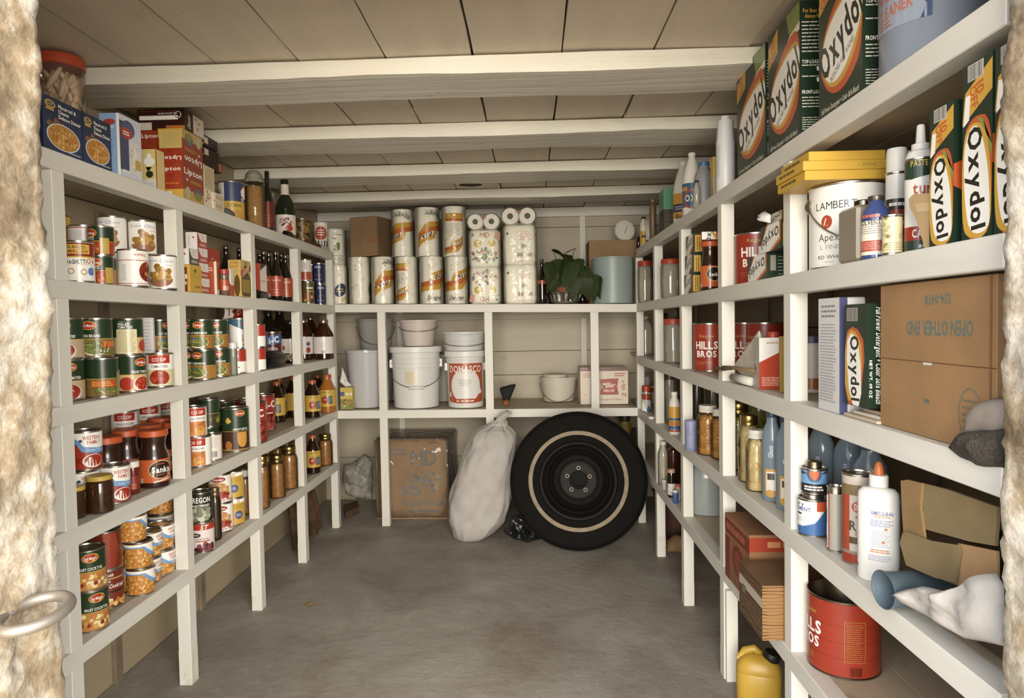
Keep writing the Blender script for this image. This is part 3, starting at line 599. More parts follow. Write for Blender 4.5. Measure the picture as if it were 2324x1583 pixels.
CAN['paint_can'] = dict(r=0.083, h=0.187, base='#e8e6de', metal=M('#d5d1c6', 0.25, 1.0, key='paintcan'), ops=[t('LAMBERT', -44, 140, 17, '#4a4238', w=92, bold=0), e(-62, 104, 13, 15, '#b84a26'), t('L', -62, 104, 17, WHITE, shear=0.3, bold=0), t('Apex', -58, 70, 17, '#5a544a', w=48, bold=0), t('L FINISH', -48, 48, 10, '#a8a49c', w=60, bold=0), t('RD WHITE', -52, 26, 8, '#4a4238', w=64, bold=0), ln(-66, 13, -40, 17, 1, '#b4b0a8', 2, 0.4)])
CAN['namco'] = dict(r=0.033, h=0.175, base='#e2dfd6', ops=[r(-104, 100, 104, 122, '#3c382f'), ln(-18, 107, 18, 115, 1, WHITE, 3, 0.8), r(-104, 44, 104, 100, '#b04a24'), t('am', 2, 76, 15, WHITE, w=30, shear=0.25, bold=0), r(-104, 50, 104, 60, '#7c3318'), r(-104, 6, 104, 44, '#c99a44'), ln(-16, 12, 18, 30, 3, '#a06a24', 4, 0.4)])
CAN['wax'] = dict(r=0.036, h=0.185, base='#e6e3da', ops=[r(-113, 140, 113, 182, '#29402f'), t('push button', 4, 170, 8, WHITE, w=44, shear=0.2), t('PASTE WAX', 6, 155, 10, '#d6b43c', w=56), p([(-113, 140), (-20, 128), (40, 140)], '#29402f'), t('turt', 2, 112, 20, '#b8522c', w=40), t('WAX', 0, 90, 18, '#b8522c', w=36), r(-113, 22, 113, 46, '#a8331c'), t('CAR WAX', 10, 34, 14, WHITE, w=58), r(-113, 4, 113, 22, '#29402f'), t('and', 0, 13, 8, WHITE, shear=0.2)])
CAN['flower_tin'] = dict(r=0.036, h=0.085, base='#d8d0a4', ops=[bl(-20, 44, 20, 30, 26, ['#b9b076', '#8a7c48', '#c0b890'], 2, 4, 2), t('ne', 20, 36, 13, '#a89a66', bold=0), ln(-30, 8, 40, 24, 4, '#b3a774', 3, 0.4)])
CAN['clear_oatey'] = dict(r=0.041, h=0.078, base='#6f9fd0', ops=[r(-130, 5, 130, 26, '#25211e'), e(0, 50, 17, 20, '#4f5f78'), e(0, 50, 11, 14, '#d0662c'), p([(-14, 50), (-42, 58), (-36, 46)], '#3b3f48'), p([(14, 50), (42, 62), (36, 50)], '#3b3f48'), ln(-24, 9, 22, 22, 2, WHITE, 3, 0.6)])
CAN['cement'] = dict(r=0.045, h=0.095, base='#3f6ea8', ops=[p([(-60, 88), (34, 88), (26, 60), (4, 34), (-24, 24), (-60, 22)], '#d9dde2'), p([(-60, 84), (28, 84), (21, 60), (2, 37), (-24, 28), (-60, 26)], '#eeece4'), t('ary', -34, 77, 9, '#4a5a9a', w=26), t('CEMENT', -28, 65, 9, '#4a5a9a', w=46), ln(-48, 50, -26, 56, 1, '#3c3a36', 3, 0.8), ln(-52, 34, -14, 46, 4, '#9aa0a8', 3, 0.3), r(8, 62, 32, 86, '#d4562c'), e(38, 50, 3, 3, WHITE), ln(42, 20, 56, 60, 5, '#7f9cc8', 3, 0.3, True)])
CAN['red_side'] = dict(r=0.03, h=0.135, base='#a8a294', metal=TIN(), bands=[(0.005, 0.130, '#9a968a')], ops=[r(-60, 5, -14, 130, '#b0442a'), r(-54, 8, -18, 126, WHITE), r(-44, 60, -22, 96, '#2f3040'), ln(-40, 64, -26, 92, 2, WHITE, 3, 0.5, True), r(-46, 10, -22, 30, '#333a66'), r(36, 5, 70, 130, '#b0442a')])
CAN['dupont'] = dict(r=0.05, h=0.175, base='#b9aea2', ops=[r(-157, 4, 157, 24, '#9c3a22'), r(-157, 46, 157, 60, '#5a4a34'), r(-157, 24, 157, 30, '#8a8070'), r(-157, 30, -34, 150, '#a8482c'), e(-4, 124, 26, 15, '#b0563c'), t('DU PONT', -4, 124, 12, '#d9cfc4', w=40), ln(-22, 100, 16, 105, 1, '#6a6258', 3, 0.8), t('RINSE', -2, 84, 20, '#4c463c', w=64), t('DUTY', -2, 68, 9, '#c0705a', w=40), r(-157, 148, 157, 170, '#7c6844')])
CAN['spray'] = dict(r=0.026, h=0.11, base='#b4b0aa', ops=[p([(-82, 105), (82, 105), (82, 60), (-82, 80)], '#a03a20'), p([(-40, 5), (0, 5), (-20, 70)], WHITE), p([(0, 5), (40, 5), (10, 40)], '#4a6aa0')])
# ------------------------------------------------------------------ cartons
def carton(name, label, cat, P, w, d, h, rz, col, faces=None, group=None, bev=0.0012, rot=None, mat=None, body='carton', key=None):
    T = thing(name, label, cat, P, rz, group, rot)
    o = obj(body, box_mesh(body, -w / 2, w / 2, -d / 2, d / 2, 0, h, mat or M(col, 0.5), bev), T)
    for f, ops in (faces or {}).items():
        W = {'F': w, 'B': w, 'L': d, 'R': d, 'T': w}[f]; Hh = d if f == 'T' else h
        cl = (-W / 2, W / 2, -d / 2, d / 2) if f == 'T' else (-W / 2, W / 2, 0, h)
        pr(o, ops, facemap(f, w, d, h), None, cl)
    return T
HP = math.pi / 2
def sbox(side, row, pa, pb, inset, d, h, name, label, cat, col, faces=None, dz=0.0, group=None, tilt=0, z=None, skew=0, mat=None, bev=0.0012):
    """carton on a side shelf whose aisle face spans pixel columns pa..pb"""
    s = -1 if side == 'L' else 1; xf = (XL if side == 'L' else XR) + s * inset
    zz = (ZL if side == 'L' else ZR)[row] + dz + LIFT
    ya, yb = side_y(xf, zz + h / 2, pa), side_y(xf, zz + h / 2, pb)
    w = abs(ya - yb); P = Vector((xf + s * d / 2, (ya + yb) / 2, zz))
    rz = (HP if side == 'L' else -HP) + skew
    ff = {k: (v(w * 1000, d * 1000, h * 1000) if callable(v) else v) for k, v in (faces or {}).items()}
    T = carton(name, label, cat, P, w, d, h, rz, col, ff, group, bev, (0, tilt, rz) if tilt else None, mat)
    if not tilt and not skew: reg(T, 'r', d / 2, w / 2, zz, zz + h, True)
    return T
# ------------------------------------------------------------------ turned shapes: jars, bottles, pails
SH = {
 'mason': ([(.86, 0), (.97, .015), (1, .05), (1, .66), (.97, .73), (.86, .80), (.76, .835), (.74, .86), (.74, .90)], [(.74, .862), (.80, .864), (.80, .90), (.765, .91), (.80, .925), (.80, .985), (.77, 1), (.4, 1)]),
 'sanka': ([(.88, 0), (.98, .02), (1, .05), (1, .50), (.95, .56), (.82, .66), (.77, .73), (.80, .82), (.86, .87), (.86, .9)], [(.90, .885), (.97, .895), (.97, .985), (.90, 1), (.5, 1)]),
 'wine': ([(.90, 0), (1, .02), (1, .50), (.94, .57), (.66, .67), (.42, .74), (.36, .78), (.35, .93), (.40, .935), (.40, .955), (.34, .96)], [(.38, .82), (.385, .84), (.385, .99), (.36, 1), (.2, 1)]),
 'soda': ([(.88, 0), (1, .02), (1, .14), (.92, .24), (.97, .40), (1, .46), (.80, .58), (.50, .72), (.38, .82), (.36, .93), (.42, .94)], [(.44, .935), (.47, .94), (.47, .965), (.42, .995), (.3, 1)]),
 'juice': ([(.90, 0), (1, .02), (1, .56), (.93, .64), (.70, .74), (.52, .83), (.44, .87), (.44, .93)], [(.47, .905), (.49, .91), (.49, .985), (.46, 1), (.3, 1)]),
 'jug': ([(.93, 0), (1, .015), (1, .62), (.95, .72), (.76, .82), (.5, .90), (.40, .92), (.40, .95)], [(.43, .935), (.45, .94), (.45, .99), (.42, 1), (.2, 1)]),
 'bleach': ([(.93, 0), (1, .02), (1, .52), (.94, .62), (.76, .74), (.52, .86), (.34, .92), (.32, .95)], [(.37, .94), (.39, .945), (.39, .99), (.36, 1), (.2, 1)]),
 'round': ([(.86, 0), (.97, .02), (1, .06), (1, .80), (.96, .84), (.88, .87), (.88, .9)], [(.92, .875), (.95, .88), (.95, .985), (.92, 1), (.5, 1)]),
 'tall': ([(.92, 0), (1, .01), (1, .80), (.95, .86), (.55, .91), (.42, .93)], [(.46, .925), (.48, .93), (.48, .99), (.44, 1), (.2, 1)]),
 'slim': ([(.90, 0), (1, .02), (1, .66), (.92, .76), (.55, .86), (.5, .93)], [(.56, .92), (.58, .93), (.58, .99), (.54, 1), (.3, 1)]),
 'shake': ([(.92, 0), (1, .02), (1, .80), (.98, .82)], [(1.02, .82), (1.03, .84), (1.03, .98), (.9, 1), (.4, 1)]),
}
def scale_prof(pf, rr, h): return [(a * rr, b * h) for a, b in pf]
def radius_at(pf, z):
    for (a, b), (c, d) in zip(pf, pf[1:]):
        if b <= z <= d: return a + (c - a) * (z - b) / max(1e-6, d - b)
    return pf[0][0]
def bottle(shape, label, P, rr, h, glassm, capm, band=None, ops=None, fill=None, name='bottle', cat='bottle', group=None, da=0, lidname='cap', power=2.0, sx=1.0, sy=1.0, rot=None, smooth=0.7, seg=28, capless=False):
    body, cap = SH[shape]
    T = thing(name, label, cat, P, facing(P) + math.radians(da), group, rot)
    hk = round(rr, 4), round(h, 4)
    k = (shape, hk, power, sx, sy)
    obj('glass_body' if fill else 'bottle_body', cached((k, 'b', glassm.name), lambda: lathe('bottle_body', scale_prof(body, rr, h), [glassm], seg, None, smooth, sx, sy, power)), T)
    if fill:   # (material, level 0..1)
        fm, lev = fill
        pf = [(max(0.2, a) * rr * 0.955, 0.003 + b * h * 0.985) for a, b in body if b <= lev]
        pf = pf + [(radius_at(body, lev) * rr * 0.955, lev * h)] if pf[-1][1] < lev * h else pf
        obj('contents', cached((k, 'f', fm.name, lev), lambda: lathe('contents', pf, [fm], seg, None, 0.9, sx, sy, power)), T)
    if not capless: obj(lidname, cached((k, 'c', capm.name), lambda: lathe('cap', scale_prof(cap, rr, h), [capm], 24, None, 0.5, 1, 1)), T)
    if band:
        z0, z1, col, frac = band   # fractions of height; frac of circumference
        R = rr + 0.0006; C = math.pi * R * 1000 * frac
        base = [r(-C, z0 * h * 1000, C, z1 * h * 1000, col)]
        q = 1 if power == 2.0 else 1
        lm = print_mesh('paper_label', base, cylmap(R, sx, sy), max(0.004, R * 0.18)); lo = obj('paper_label', lm, T)
        if ops: pr(lo, ops, cylmap(R + 0.0004, sx, sy), max(0.004, R * 0.18))
    elif ops: pr(T, ops, cylmap(rr + 0.0005, sx, sy), max(0.004, rr * 0.18))
    if not rot: reg(T, 'c', rr * max(sx, sy) + 0.0015, 0, P.z, P.z + h)
    return T
GLASS = lambda: glass('#f8f8f2', 0.0, 0.02, key='glass', gain=0.8)
DARKG = lambda: M('#1c140c', 0.08, coat=0.6, key='darkglass')
BROWNG = lambda: M('#3a1a0c', 0.1, coat=0.5, key='brownglass')
GREENG = lambda: M('#1b2416', 0.08, coat=0.6, key='greenglass')
# ------------------------------------------------------------------ soft shapes
def pillow(name, pts, nrm, T, mat, rings=7, amp=0.12, seed=0, fq=9, back=0.5):
    pts = [Vector(q) for q in pts]; n0 = []
    for i in range(len(pts)):          # densify
        a, b = pts[i], pts[(i + 1) % len(pts)]; m = max(1, int((b - a).length / 0.018))
        for k in range(m): n0.append(a.lerp(b, k / m))
    pts = n0; c = sum(pts, Vector()) / len(pts); nrm = Vector(nrm).normalized(); vs = []; fs = []; n = len(pts)
    for sgn in (1, -back):
        for k in range(rings):
            s = 1 - k / rings
            for q in pts:
                v = c + (q - c) * s; z = T * math.sqrt(max(0, 1 - s ** 2.4)) * (1 + 0.0)
                z *= 1 + amp * 3 * hash3(v.x * fq + seed, v.y * fq, v.z * fq)
                v = v + nrm * (z * sgn) + nrm * (amp * T * hash3(v.x * fq * 3, v.y * fq * 3 + seed, v.z * fq * 3) * (1 - s * s) * sgn); vs.append(v)
        vs.append(c + nrm * (T * sgn * (1 + amp * hash3(c.x, c.y, c.z + seed))))
    half = rings * n + 1
    for h in (0, 1):
        o = h * half
        for k in range(rings - 1):
            for i in range(n):
                f = (o + k * n + i, o + k * n + (i + 1) % n, o + (k + 1) * n + (i + 1) % n, o + (k + 1) * n + i); fs.append(f if not h else f[::-1])
        for i in range(n):
            f = (o + (rings - 1) * n + i, o + (rings - 1) * n + (i + 1) % n, o + rings * n); fs.append(f if not h else f[::-1])
    me = mk(name, vs, fs, mat, smooth=True); bm = bmesh.new(); bm.from_mesh(me); bmesh.ops.remove_doubles(bm, verts=bm.verts, dist=1e-5); bmesh.ops.recalc_face_normals(bm, faces=bm.faces); bm.to_mesh(me); bm.free()
    me.polygons.foreach_set('use_smooth', [True] * len(me.polygons)); return me
def place_mesh(name, label, cat, me, base, group=None, part=None):
    """mesh in world coordinates -> object with origin at its base"""
    me.transform(Matrix.Translation(-Vector(base))); o = obj(name, me, None, base); o['label'] = label; o['category'] = cat
    if group: o['group'] = group
    return o
def panel(name, pts, nrm, th, mat):
    nrm = Vector(nrm).normalized() * th; n = len(pts); a = [Vector(q) for q in pts]; vs = a + [q + nrm for q in a]
    fs = [tuple(range(n - 1, -1, -1)), tuple(range(n, 2 * n))] + [(i, (i + 1) % n, n + (i + 1) % n, n + i) for i in range(n)]
    me = mk(name, vs, fs, mat); bm = bmesh.new(); bm.from_mesh(me); bmesh.ops.recalc_face_normals(bm, faces=bm.faces); bm.to_mesh(me); bm.free(); return me
# ================================================================== LEFT SHELVES
def L(row, px, inset, dz=0.0): return pos('L', row, px, inset, dz)
def R_(row, px, inset, dz=0.0): return pos('R', row, px, inset, dz)
# ---- top of the left shelves
q = L(0, 145, 0.165)
T = thing('candy_tub', 'clear tub of white candy sticks with an orange lid', 'tub', q, facing(q)); rr = rpx(q, 116); hh = 0.332
obj('tub_body', lathe('tub_body', [(rr * .93, 0), (rr, .006), (rr, hh - .03), (rr * .98, hh - .026)], [glass('#f4e8da', 0.06, 0.05, key='tub', gain=.8)], 36), T)
obj('lid', lathe('lid', [(rr * 1.0, hh - .03), (rr * 1.04, hh - .028), (rr * 1.04, hh - .004), (rr * 1.01, hh), (rr * .9, hh), (rr * .88, hh - .004)], [M('#c24a22', 0.4)], 36), T)
rnd = random.Random(4)
for i in range(70):
    a = rnd.uniform(0, 6.28); d = rr * 0.80 * math.sqrt(rnd.random()); z = rnd.uniform(.02, hh - .09); tl = rnd.uniform(-.9, .9); az = rnd.uniform(0, 6.28)
    c = Vector((d * math.cos(a), d * math.sin(a), z + .04)); dv = Vector((math.sin(tl) * math.cos(az), math.sin(tl) * math.sin(az), math.cos(tl))) * 0.045
    aa, bb = c - dv, c + dv
    for v in (aa, bb):
        rad = math.hypot(v.x, v.y)
        if rad > rr * .9: v.x *= rr * .9 / rad; v.y *= rr * .9 / rad
        v.z = min(max(v.z, .012), hh - .04)
    obj('candy_stick', tube_mesh('candy_stick', [aa, (aa + bb) / 2, bb], [0.005, 0.009, 0.005], M('#e0d3c0', 0.4), 7), T)
def mac(w, d, h):
    return [r(-w / 2, h * .62, w / 2, h, '#1d2c4c'), r(-w / 2, 0, w / 2, h * .62, '#20355c'), e(-w * .31, h * .86, w * .13, h * .075, '#d3b136'), e(-w * .31, h * .86, w * .10, h * .05, '#26385c'), t('KRAFT', -w * .31, h * .86, h * .055, '#d3b136', w=w * .16), ln(-w * .42, h * .74, -w * .2, h * .79, 1, '#d3b136', 3, .8),
            t('Macaroni &', w * .12, h * .88, h * .07, WHITE, w=w * .46), t('Cheese', w * .02, h * .78, h * .07, WHITE, w=w * .27), t('Deluxe Dinner', w * .18, h * .68, h * .07, WHITE, w=w * .58),
            bl(-w * .2, h * .52, w * .22, h * .07, 16, ['#7a2a18', '#5f6b2c', '#a8502a'], 4, 8, 3), e(0, h * .30, w * .43, h * .255, '#cfd6dc'), e(0, h * .30, w * .40, h * .235, '#c98a2c'), bl(0, h * .30, w * .34, h * .19, 70, ['#dca448', '#b8761f', '#e8bc62'], 3, 7, 6, .5), ln(w * .1, h * .03, w * .45, h * .07, 1, '#b9c2d0', 3, .6)]
def mac_end(w, d, h): return [r(-d / 2, 0, d / 2, h, '#1d2c4c'), e(d * .1, h * .2, d * .12, 5, '#d3b136')]
hb = hpx(L(0, 140, 0.0), 118)
sbox('L', 0, 97, 186, 0.004, 0.042, hb, 'food_box', 'navy macaroni dinner box nearest the doorway, before the candy tub', 'food box', '#1d2c4c', {'F': mac, 'L': mac_end}, group='macaroni dinner boxes')
sbox('L', 0, 188, 252, 0.004, 0.042, hb, 'food_box', 'navy macaroni dinner box next to the blue cake mix box', 'food box', '#1d2c4c', {'F': mac, 'L': mac_end}, group='macaroni dinner boxes')
def cake(w, d, h):
    return [r(-w / 2, 0, w / 2, h, '#c9cfdb'), r(-w * .5, h * .10, -w * .1, h * .9, '#454a68'), e(-w * .1, h * .8, w * .3, h * .14, '#54597a'), p([(-w * .1, h * .12), (w * .42, h * .05), (w * .46, h * .5), (w * .3, h * .62), (-w * .05, h * .60)], '#d9d6d0'), bl(w * .15, h * .36, w * .25, h * .2, 20, ['#e8e4dc', '#c4beb8'], 4, 8, 2), e(-w * .18, h * .72, w * .26, h * .09, '#b8402c'), r(-w * .5, h * .75, -w * .3, h * .785, '#b8402c'), ln(-w * .34, h * .68, -w * .02, h * .76, 2, WHITE, 2, .5), r(w * .18, h * .18, w * .45, h * .34, '#d8a63c'), ln(-w * .4, h * .06, 0, h * .12, 2, WHITE, 4, .5)]
def cake_end(w, d, h): return [r(-d / 2, 0, d / 2, h, '#8fb3de'), r(d * .36, 0, d / 2, h, WHITE), e(0, h * .86, d * .3, h * .05, '#b8402c'), r(-d * .46, h * .85, -d * .2, h * .87, '#b8402c'), ln(-d * .25, h * .76, d * .25, h * .8, 2, WHITE, 3, .5), ln(-d * .3, h * .3, d * .2, h * .6, 6, '#6f97c8', 4, .3)]
sbox('L', 0, 272, 321, 0.004, 0.058, hpx(L(0, 300, 0), 136), 'food_box', 'light blue cake mix box with a red spoon mark', 'food box', '#9fbce0', {'F': cake, 'L': cake_end})
sbox('L', 0, 226, 240, 0.14, 0.06, hpx(L(0, 235, .14), 110), 'food_box', 'small red box behind the cake mix box', 'food box', '#8c2f1c', {'L': lambda w, d, h: [r(-d * .4, h * .7, d * .4, h * .95, '#c9a070'), r(-d * .3, h * .74, d * .3, h * .9, '#8c2f1c'), ln(-d * .25, h * .8, d * .25, h * .86, 1, WHITE, 3, .7)]})
# tea boxes: end faces turn to the doorway
def tea_end(w, d, h): return [r(-d / 2, h * .26, d / 2, h, '#a93a18'), r(-d / 2, 0, d / 2, h * .26, '#d8ae3c'), t('Lipton', 0, h * .85, h * .11, WHITE, w=d * .84), ln(-d * .4, h * .40, d * .42, h * .46, 1, '#cf7a26', 3, .7), r(-d * .3, h * .06, d * .05, h * .2, '#efe4c4'), ln(-d * .1, h * .6, d * .2, h * .7, 2, '#8c2a10', 4, .5)]
def tea_front(w, d, h): return [r(-w / 2, h * .28, w / 2, h, '#98401f'), r(-w / 2, 0, w / 2, h * .28, '#c9a23c'), t('Lipton', 0, h * .83, h * .17, WHITE, w=w * .86), t('48', -w * .3, h * .58, h * .08, '#e8d9b8'), ln(-w * .14, h * .5, w * .42, h * .6, 2, '#c98a3a', 3, .6), e(w * .2, h * .24, w * .2, h * .17, '#5a6478'), e(w * .2, h * .2, w * .15, h * .1, '#8a8a3a'), e(-w * .28, h * .2, w * .12, h * .18, '#b9ae94')]
def upd(f): return lambda w, d, h: [(('p' if o[0] == 'p' else 'q'), [(-x, h - y) for x, y in o[1]], o[2]) if o[0] in 'pq' else ('t', o[1], -o[2], h - o[3], o[4], o[5], o[6], o[7] + 180, o[8], o[9]) for o in flat(f(w, d, h))]
pt = L(0, 415, 0.006); th = hpx(pt, 79); td = 0.085
sbox('L', 0, 415, 462, 0.006, td, th, 'tea_box', 'red and yellow tea box, lower of the wrapped pair on the top shelf', 'tea box', '#a93a18', {'F': tea_front, 'L': tea_end}, group='tea boxes')
sbox('L', 0, 415, 460, 0.006, td, th, 'tea_box', 'upside-down yellow and red tea box stacked on its twin', 'tea box', '#a93a18', {'F': upd(tea_front), 'L': upd(lambda w, d, h: tea_end(w, d, h) + [r(-d * .46, 0, d * .46, h * .56, '#dcc06a'), r(-d / 2, 0, d / 2, h * .06, '#d8ae3c'), ln(-d * .4, h * .1, d * .4, h * .5, 8, '#c0a052', 3, .3)])}, dz=th + .0008, group='tea boxes')
sbox('L', 0, 364, 402, 0.006 + td + .004, td * .82, th * 1.0, 'tea_box', 'red tea box behind the wrapped pair, topmost at the wall side', 'tea box', '#a93a18', {'L': tea_end}, dz=th + .0008, group='tea boxes')
sbox('L', 0, 364, 402, 0.006 + td + .004, td * .82, th, 'tea_box', 'red tea box behind the wrapped pair, standing on the shelf', 'tea box', '#a93a18', {'L': tea_end}, group='tea boxes')
sbox('L', 0, 357, 374, 0.050, 0.062, hpx(L(0, 380, .05), 98), 'food_box', 'pale yellow box picturing a white bottle, before the tea boxes', 'food box', '#e0cf86', {'L': lambda w, d, h: [r(-d * .5, 0, d * .5, h * .33, '#d9d4cc'), r(-d * .5, h * .33, d * .5, h, '#e2d07e'), e(d * .08, h * .72, d * .3, h * .1, WHITE), e(d * .08, h * .83, d * .13, h * .08, WHITE), e(d * .08, h * .44, d * .2, h * .08, '#33331e'), p([(0, h * .5), (-d * .12, h * .6), (d * .06, h * .52), (d * .22, h * .6)], '#4a4a22'), ln(-d * .3, h * .08, d * .3, h * .26, 4, '#aab2be', 3, .35), r(d * .44, 0, d * .5, h, '#b0442c')]})
# dark brown boxes on top and behind
def choc_end(w, d, h): return [r(-d / 2, 0, d / 2, h, '#3b1a10'), r(-d * .46, h * .50, d * .36, h * .70, WHITE), ring(d * .36, h * .74, d * .07, h * .17, d * .015, WHITE), t('HARWORTH', d * .14, h * .8, h * .09, WHITE, w=d * .4), r(-d * .5, h * .02, -d * .2, h * .38, '#d9cdbd'), r(d * .1, h * .04, d * .5, h * .22, '#cf7a28'), ln(-d * .46, h * .88, d * .4, h * .97, 1, '#8c4a28', 3, .6)]
def choc_side(w, d, h): return [r(-w / 2, 0, -w * .1, h, '#2c140c'), t('Duncan', -w * .3, h * .5, w * .16, '#d9cdbd', w=h * .6, rot=90, shear=.2), r(-w * .08, h * .04, w * .48, h * .96, '#cbbfae'), r(w * .1, h * .3, w * .2, h * .42, '#b8842c'), r(w * .16, h * .6, w * .3, h * .7, '#b8842c'), r(0, h * .75, w * .12, h * .84, '#b8842c')]
sbox('L', 0, 419, 463, 0.008, 0.165, hpx(L(0, 420, 0.006), 47), 'food_box', 'dark brown mix box lying on top of the tea boxes', 'food box', '#2c140c', {'L': choc_end, 'F': choc_side}, dz=2 * th + .0016)
pz = L(0, 480, 0.05); bh = hpx(pz, 22)
for i, (a, b, c, lab) in enumerate(((463, 487, '#cdbb92', 'tan printed box standing behind the tea boxes'),)):
    sbox('L', 0, a, b, 0.012, 0.06, hpx(pz, 50), 'food_box', lab, 'food box', c, {'F': lambda w, d, h: [ln(-w * .4, h * .1, w * .4, h * .9, 8, '#a8946a', 3, .3)]}, dz=hpx(pz, 40))
sbox('L', 0, 462, 481, 0.010, 0.06, hpx(pz, 40) - .001, 'food_box', 'small white box with orange spots under the tan printed box', 'food box', '#ddd2c2', {'F': lambda w, d, h: [bl(0, h * .5, w * .3, h * .36, 7, ['#a8502a', '#c98a4a'], 3, 7, 4)]})
zz = hpx(pz, 91)
for i, (a, b, ins, lab) in enumerate(((464, 504, .02, 'dark brown mix box with an orange corner, lowest of three behind the tea'), (462, 498, .026, 'dark brown mix box with a torn end flap, middle of three behind the tea'), (462, 494, .02, 'dark brown mix box, topmost of three behind the tea'))):
    sbox('L', 0, a, b, ins, 0.10, bh, 'food_box', lab, 'food box', '#2e170e', {'F': lambda w, d, h: [r(w * .3, h * .1, w * .46, h * .9, '#c9582c') if i == 0 else r(-w * .46, h * .2, -w * .2, h * .8, '#cdbda8')], 'L': choc_end}, dz=zz, group='dark brown mix boxes'); zz += bh + .001
for i in range(2):
    sbox('L', 0, 484, 509, 0.006, 0.045, hpx(pz, 19), 'small_box', 'small cream box, %s of two beside the corn meal tub' % ('lower', 'upper')[i], 'box', '#dccbab', {'F': lambda w, d, h: [ln(-w * .3, h * .25, w * .4, h * .75, 3, '#b06a44', 3, .4), r(-w * .5, h * .1, -w * .3, h * .9, '#efe6d4')]}, dz=i * (hpx(pz, 19) + .0006), group='small cream boxes')
q = L(0, 526, 0.085); CAN['cornmeal'].update(r=rpx(q, 60)); can('cornmeal', 'round corn meal tub with navy and yellow bands', q, 4, 'corn_meal_tub', 'tub')
q = L(0, 512, 0.014, 0.0125)
bottle('slim', 'small clear bottle with a red band lying on the top left shelf', q, 0.0125, 0.12, glass('#dfe6dc', 0.1, key='clearb'), M('#c8d0c8', .3), (.36, .5, '#b8402c', 1), None, rot=(0, HP, HP + .15))
q = L(0, 556, 0.135); bottle('round', 'small brown jar with a yellow lid behind the grain canister', q, 0.022, 0.085, BROWNG(), M('#c9a030', .4), name='jar', cat='jar', lidname='lid')
q = L(0, 579, 0.055); rr = rpx(q, 48); hh = hpx(q, 118)
GRAIN = M('#b08348', 0.7, noise=0.55, nscale=260, bump=0.8, bscale=330, key='grain')
T = thing('grain_canister', 'tall glass canister of golden grain with a domed glass lid', 'canister', q, facing(q))
obj('glass_body', lathe('glass_body', [(rr * .93, 0), (rr, .005), (rr, hh * .80), (rr * .93, hh * .83), (rr * .93, hh * .86)], [GLASS()], 32), T)
obj('grain', lathe('grain', [(rr * .9, .004), (rr * .95, .008), (rr * .95, hh * .77)], [GRAIN], 32), T)
obj('glass_lid', lathe('glass_lid', [(rr * .95, hh * .862), (rr * 1.0, hh * .87), (rr * .98, hh * .91), (rr * .8, hh * .96), (rr * .84, hh * .985), (rr * .7, hh * 1.04), (rr * .45, hh * 1.09)], [glass('#cfc8ba', .35, .05, key='lid')], 28), T)
q = L(0, 609, 0.065); bottle('wine', 'dark wine bottle with a red label behind the grain canister', q, rpx(q, 27), hpx(q, 140), GREENG(), M('#1a1712', .3), (.08, .5, '#7a2a1c', .7), [ln(-20, 30, 20, 90, 4, '#9c4a34', 3, .3)])
q = L(0, 611, 0.16); bottle('wine', 'slim bottle with a silver cap behind the dark wine bottle', q, .024, .25, DARKG(), M('#b9b4a8', .25, 1.0))
q = L(0, 622, 0.17, 0.0); T = thing('funnel', 'grey metal funnel standing between the two wine bottles', 'funnel', q, 0); rr = .045
obj('cone', lathe('cone', [(rr, .0), (rr * .98, .004), (rr * .25, .17), (rr * .2, .26), (rr * .13, .262)], [M('#a8a498', .35, .6)], 24), T)
q = L(0, 649, 0.045); rr = rpx(q, 46)
bottle('wine', 'green wine bottle with a white and red neck band and a fruit label', q, rr, hpx(q, 132), GREENG(), M('#1d1a14', .3), (.05, .38, '#ddd3c6', .75), [bl(0, 72, 34, 22, 40, ['#8a4a44', '#b08a84', '#6b3a38', '#c9b0a4'], 3, 7, 3), e(16, 44, 20, 16, '#b0442c'), ln(-36, 12, 36, 20, 2, '#8c8078', 2, .3)], group=None)
o = obj('neck_band', lathe('neck_band', [(rr * .5, hpx(q, 92)), (rr * .42, hpx(q, 100)), (rr * .39, hpx(q, 120))], [M('#ddd3c6', .4)], 20), [x for x in COL.objects if x.get('label', '').startswith('green wine bottle with a white')][0])
q = L(0, 646, 0.016, 0.013); bottle('slim', 'black bottle lying before the green wine bottle', q, 0.013, 0.09, M('#14110d', .3), M('#14110d', .4), rot=(0, HP, HP - .1))
q = L(0, 693, 0.07); CAN['gold_can'].update(r=rpx(q, 42), h=.15); can('gold_can', 'brown and gold patterned tin on the top left shelf', q, 0)
q = L(0, 729, 0.06); rr = rpx(q, 32); hh = hpx(q, 64)
T = thing('popcorn_tub', 'white popcorn tub with a red badge and dark stripes', 'tub', q, facing(q))
obj('tub_body', lathe('tub_body', [(rr * .85, 0), (rr * .86, .002), (rr, hh * .98), (rr * 1.03, hh)], [M('#e2dccf', .5)], 28), T)
obj('print', print_mesh('print', [e(0, hh * 620, rr * 900, hh * 240, '#b8442c'), ln(-rr * 600, hh * 520, rr * 600, hh * 760, 3, '#e2dccf', 3, .45)] + [p([(-rr * 800 + i * rr * 400, 2), (-rr * 640 + i * rr * 400, 2), (-rr * 700 + i * rr * 440, hh * 360), (-rr * 900 + i * rr * 440, hh * 360)], '#2c2a20') for i in range(5)], cylmap(rr * 1.02), .006), T)
q = L(0, 728, 0.012, 0.008); 
sbox('L', 0, 702, 748, 0.004, 0.03, 0.018, 'foil_box', 'small brown and silver box lying at the end of the top left shelf', 'box', '#5a2f1a', {'F': lambda w, d, h: [r(w * .05, 0, w * .5, h, '#cfc8ba')]}, dz=0)
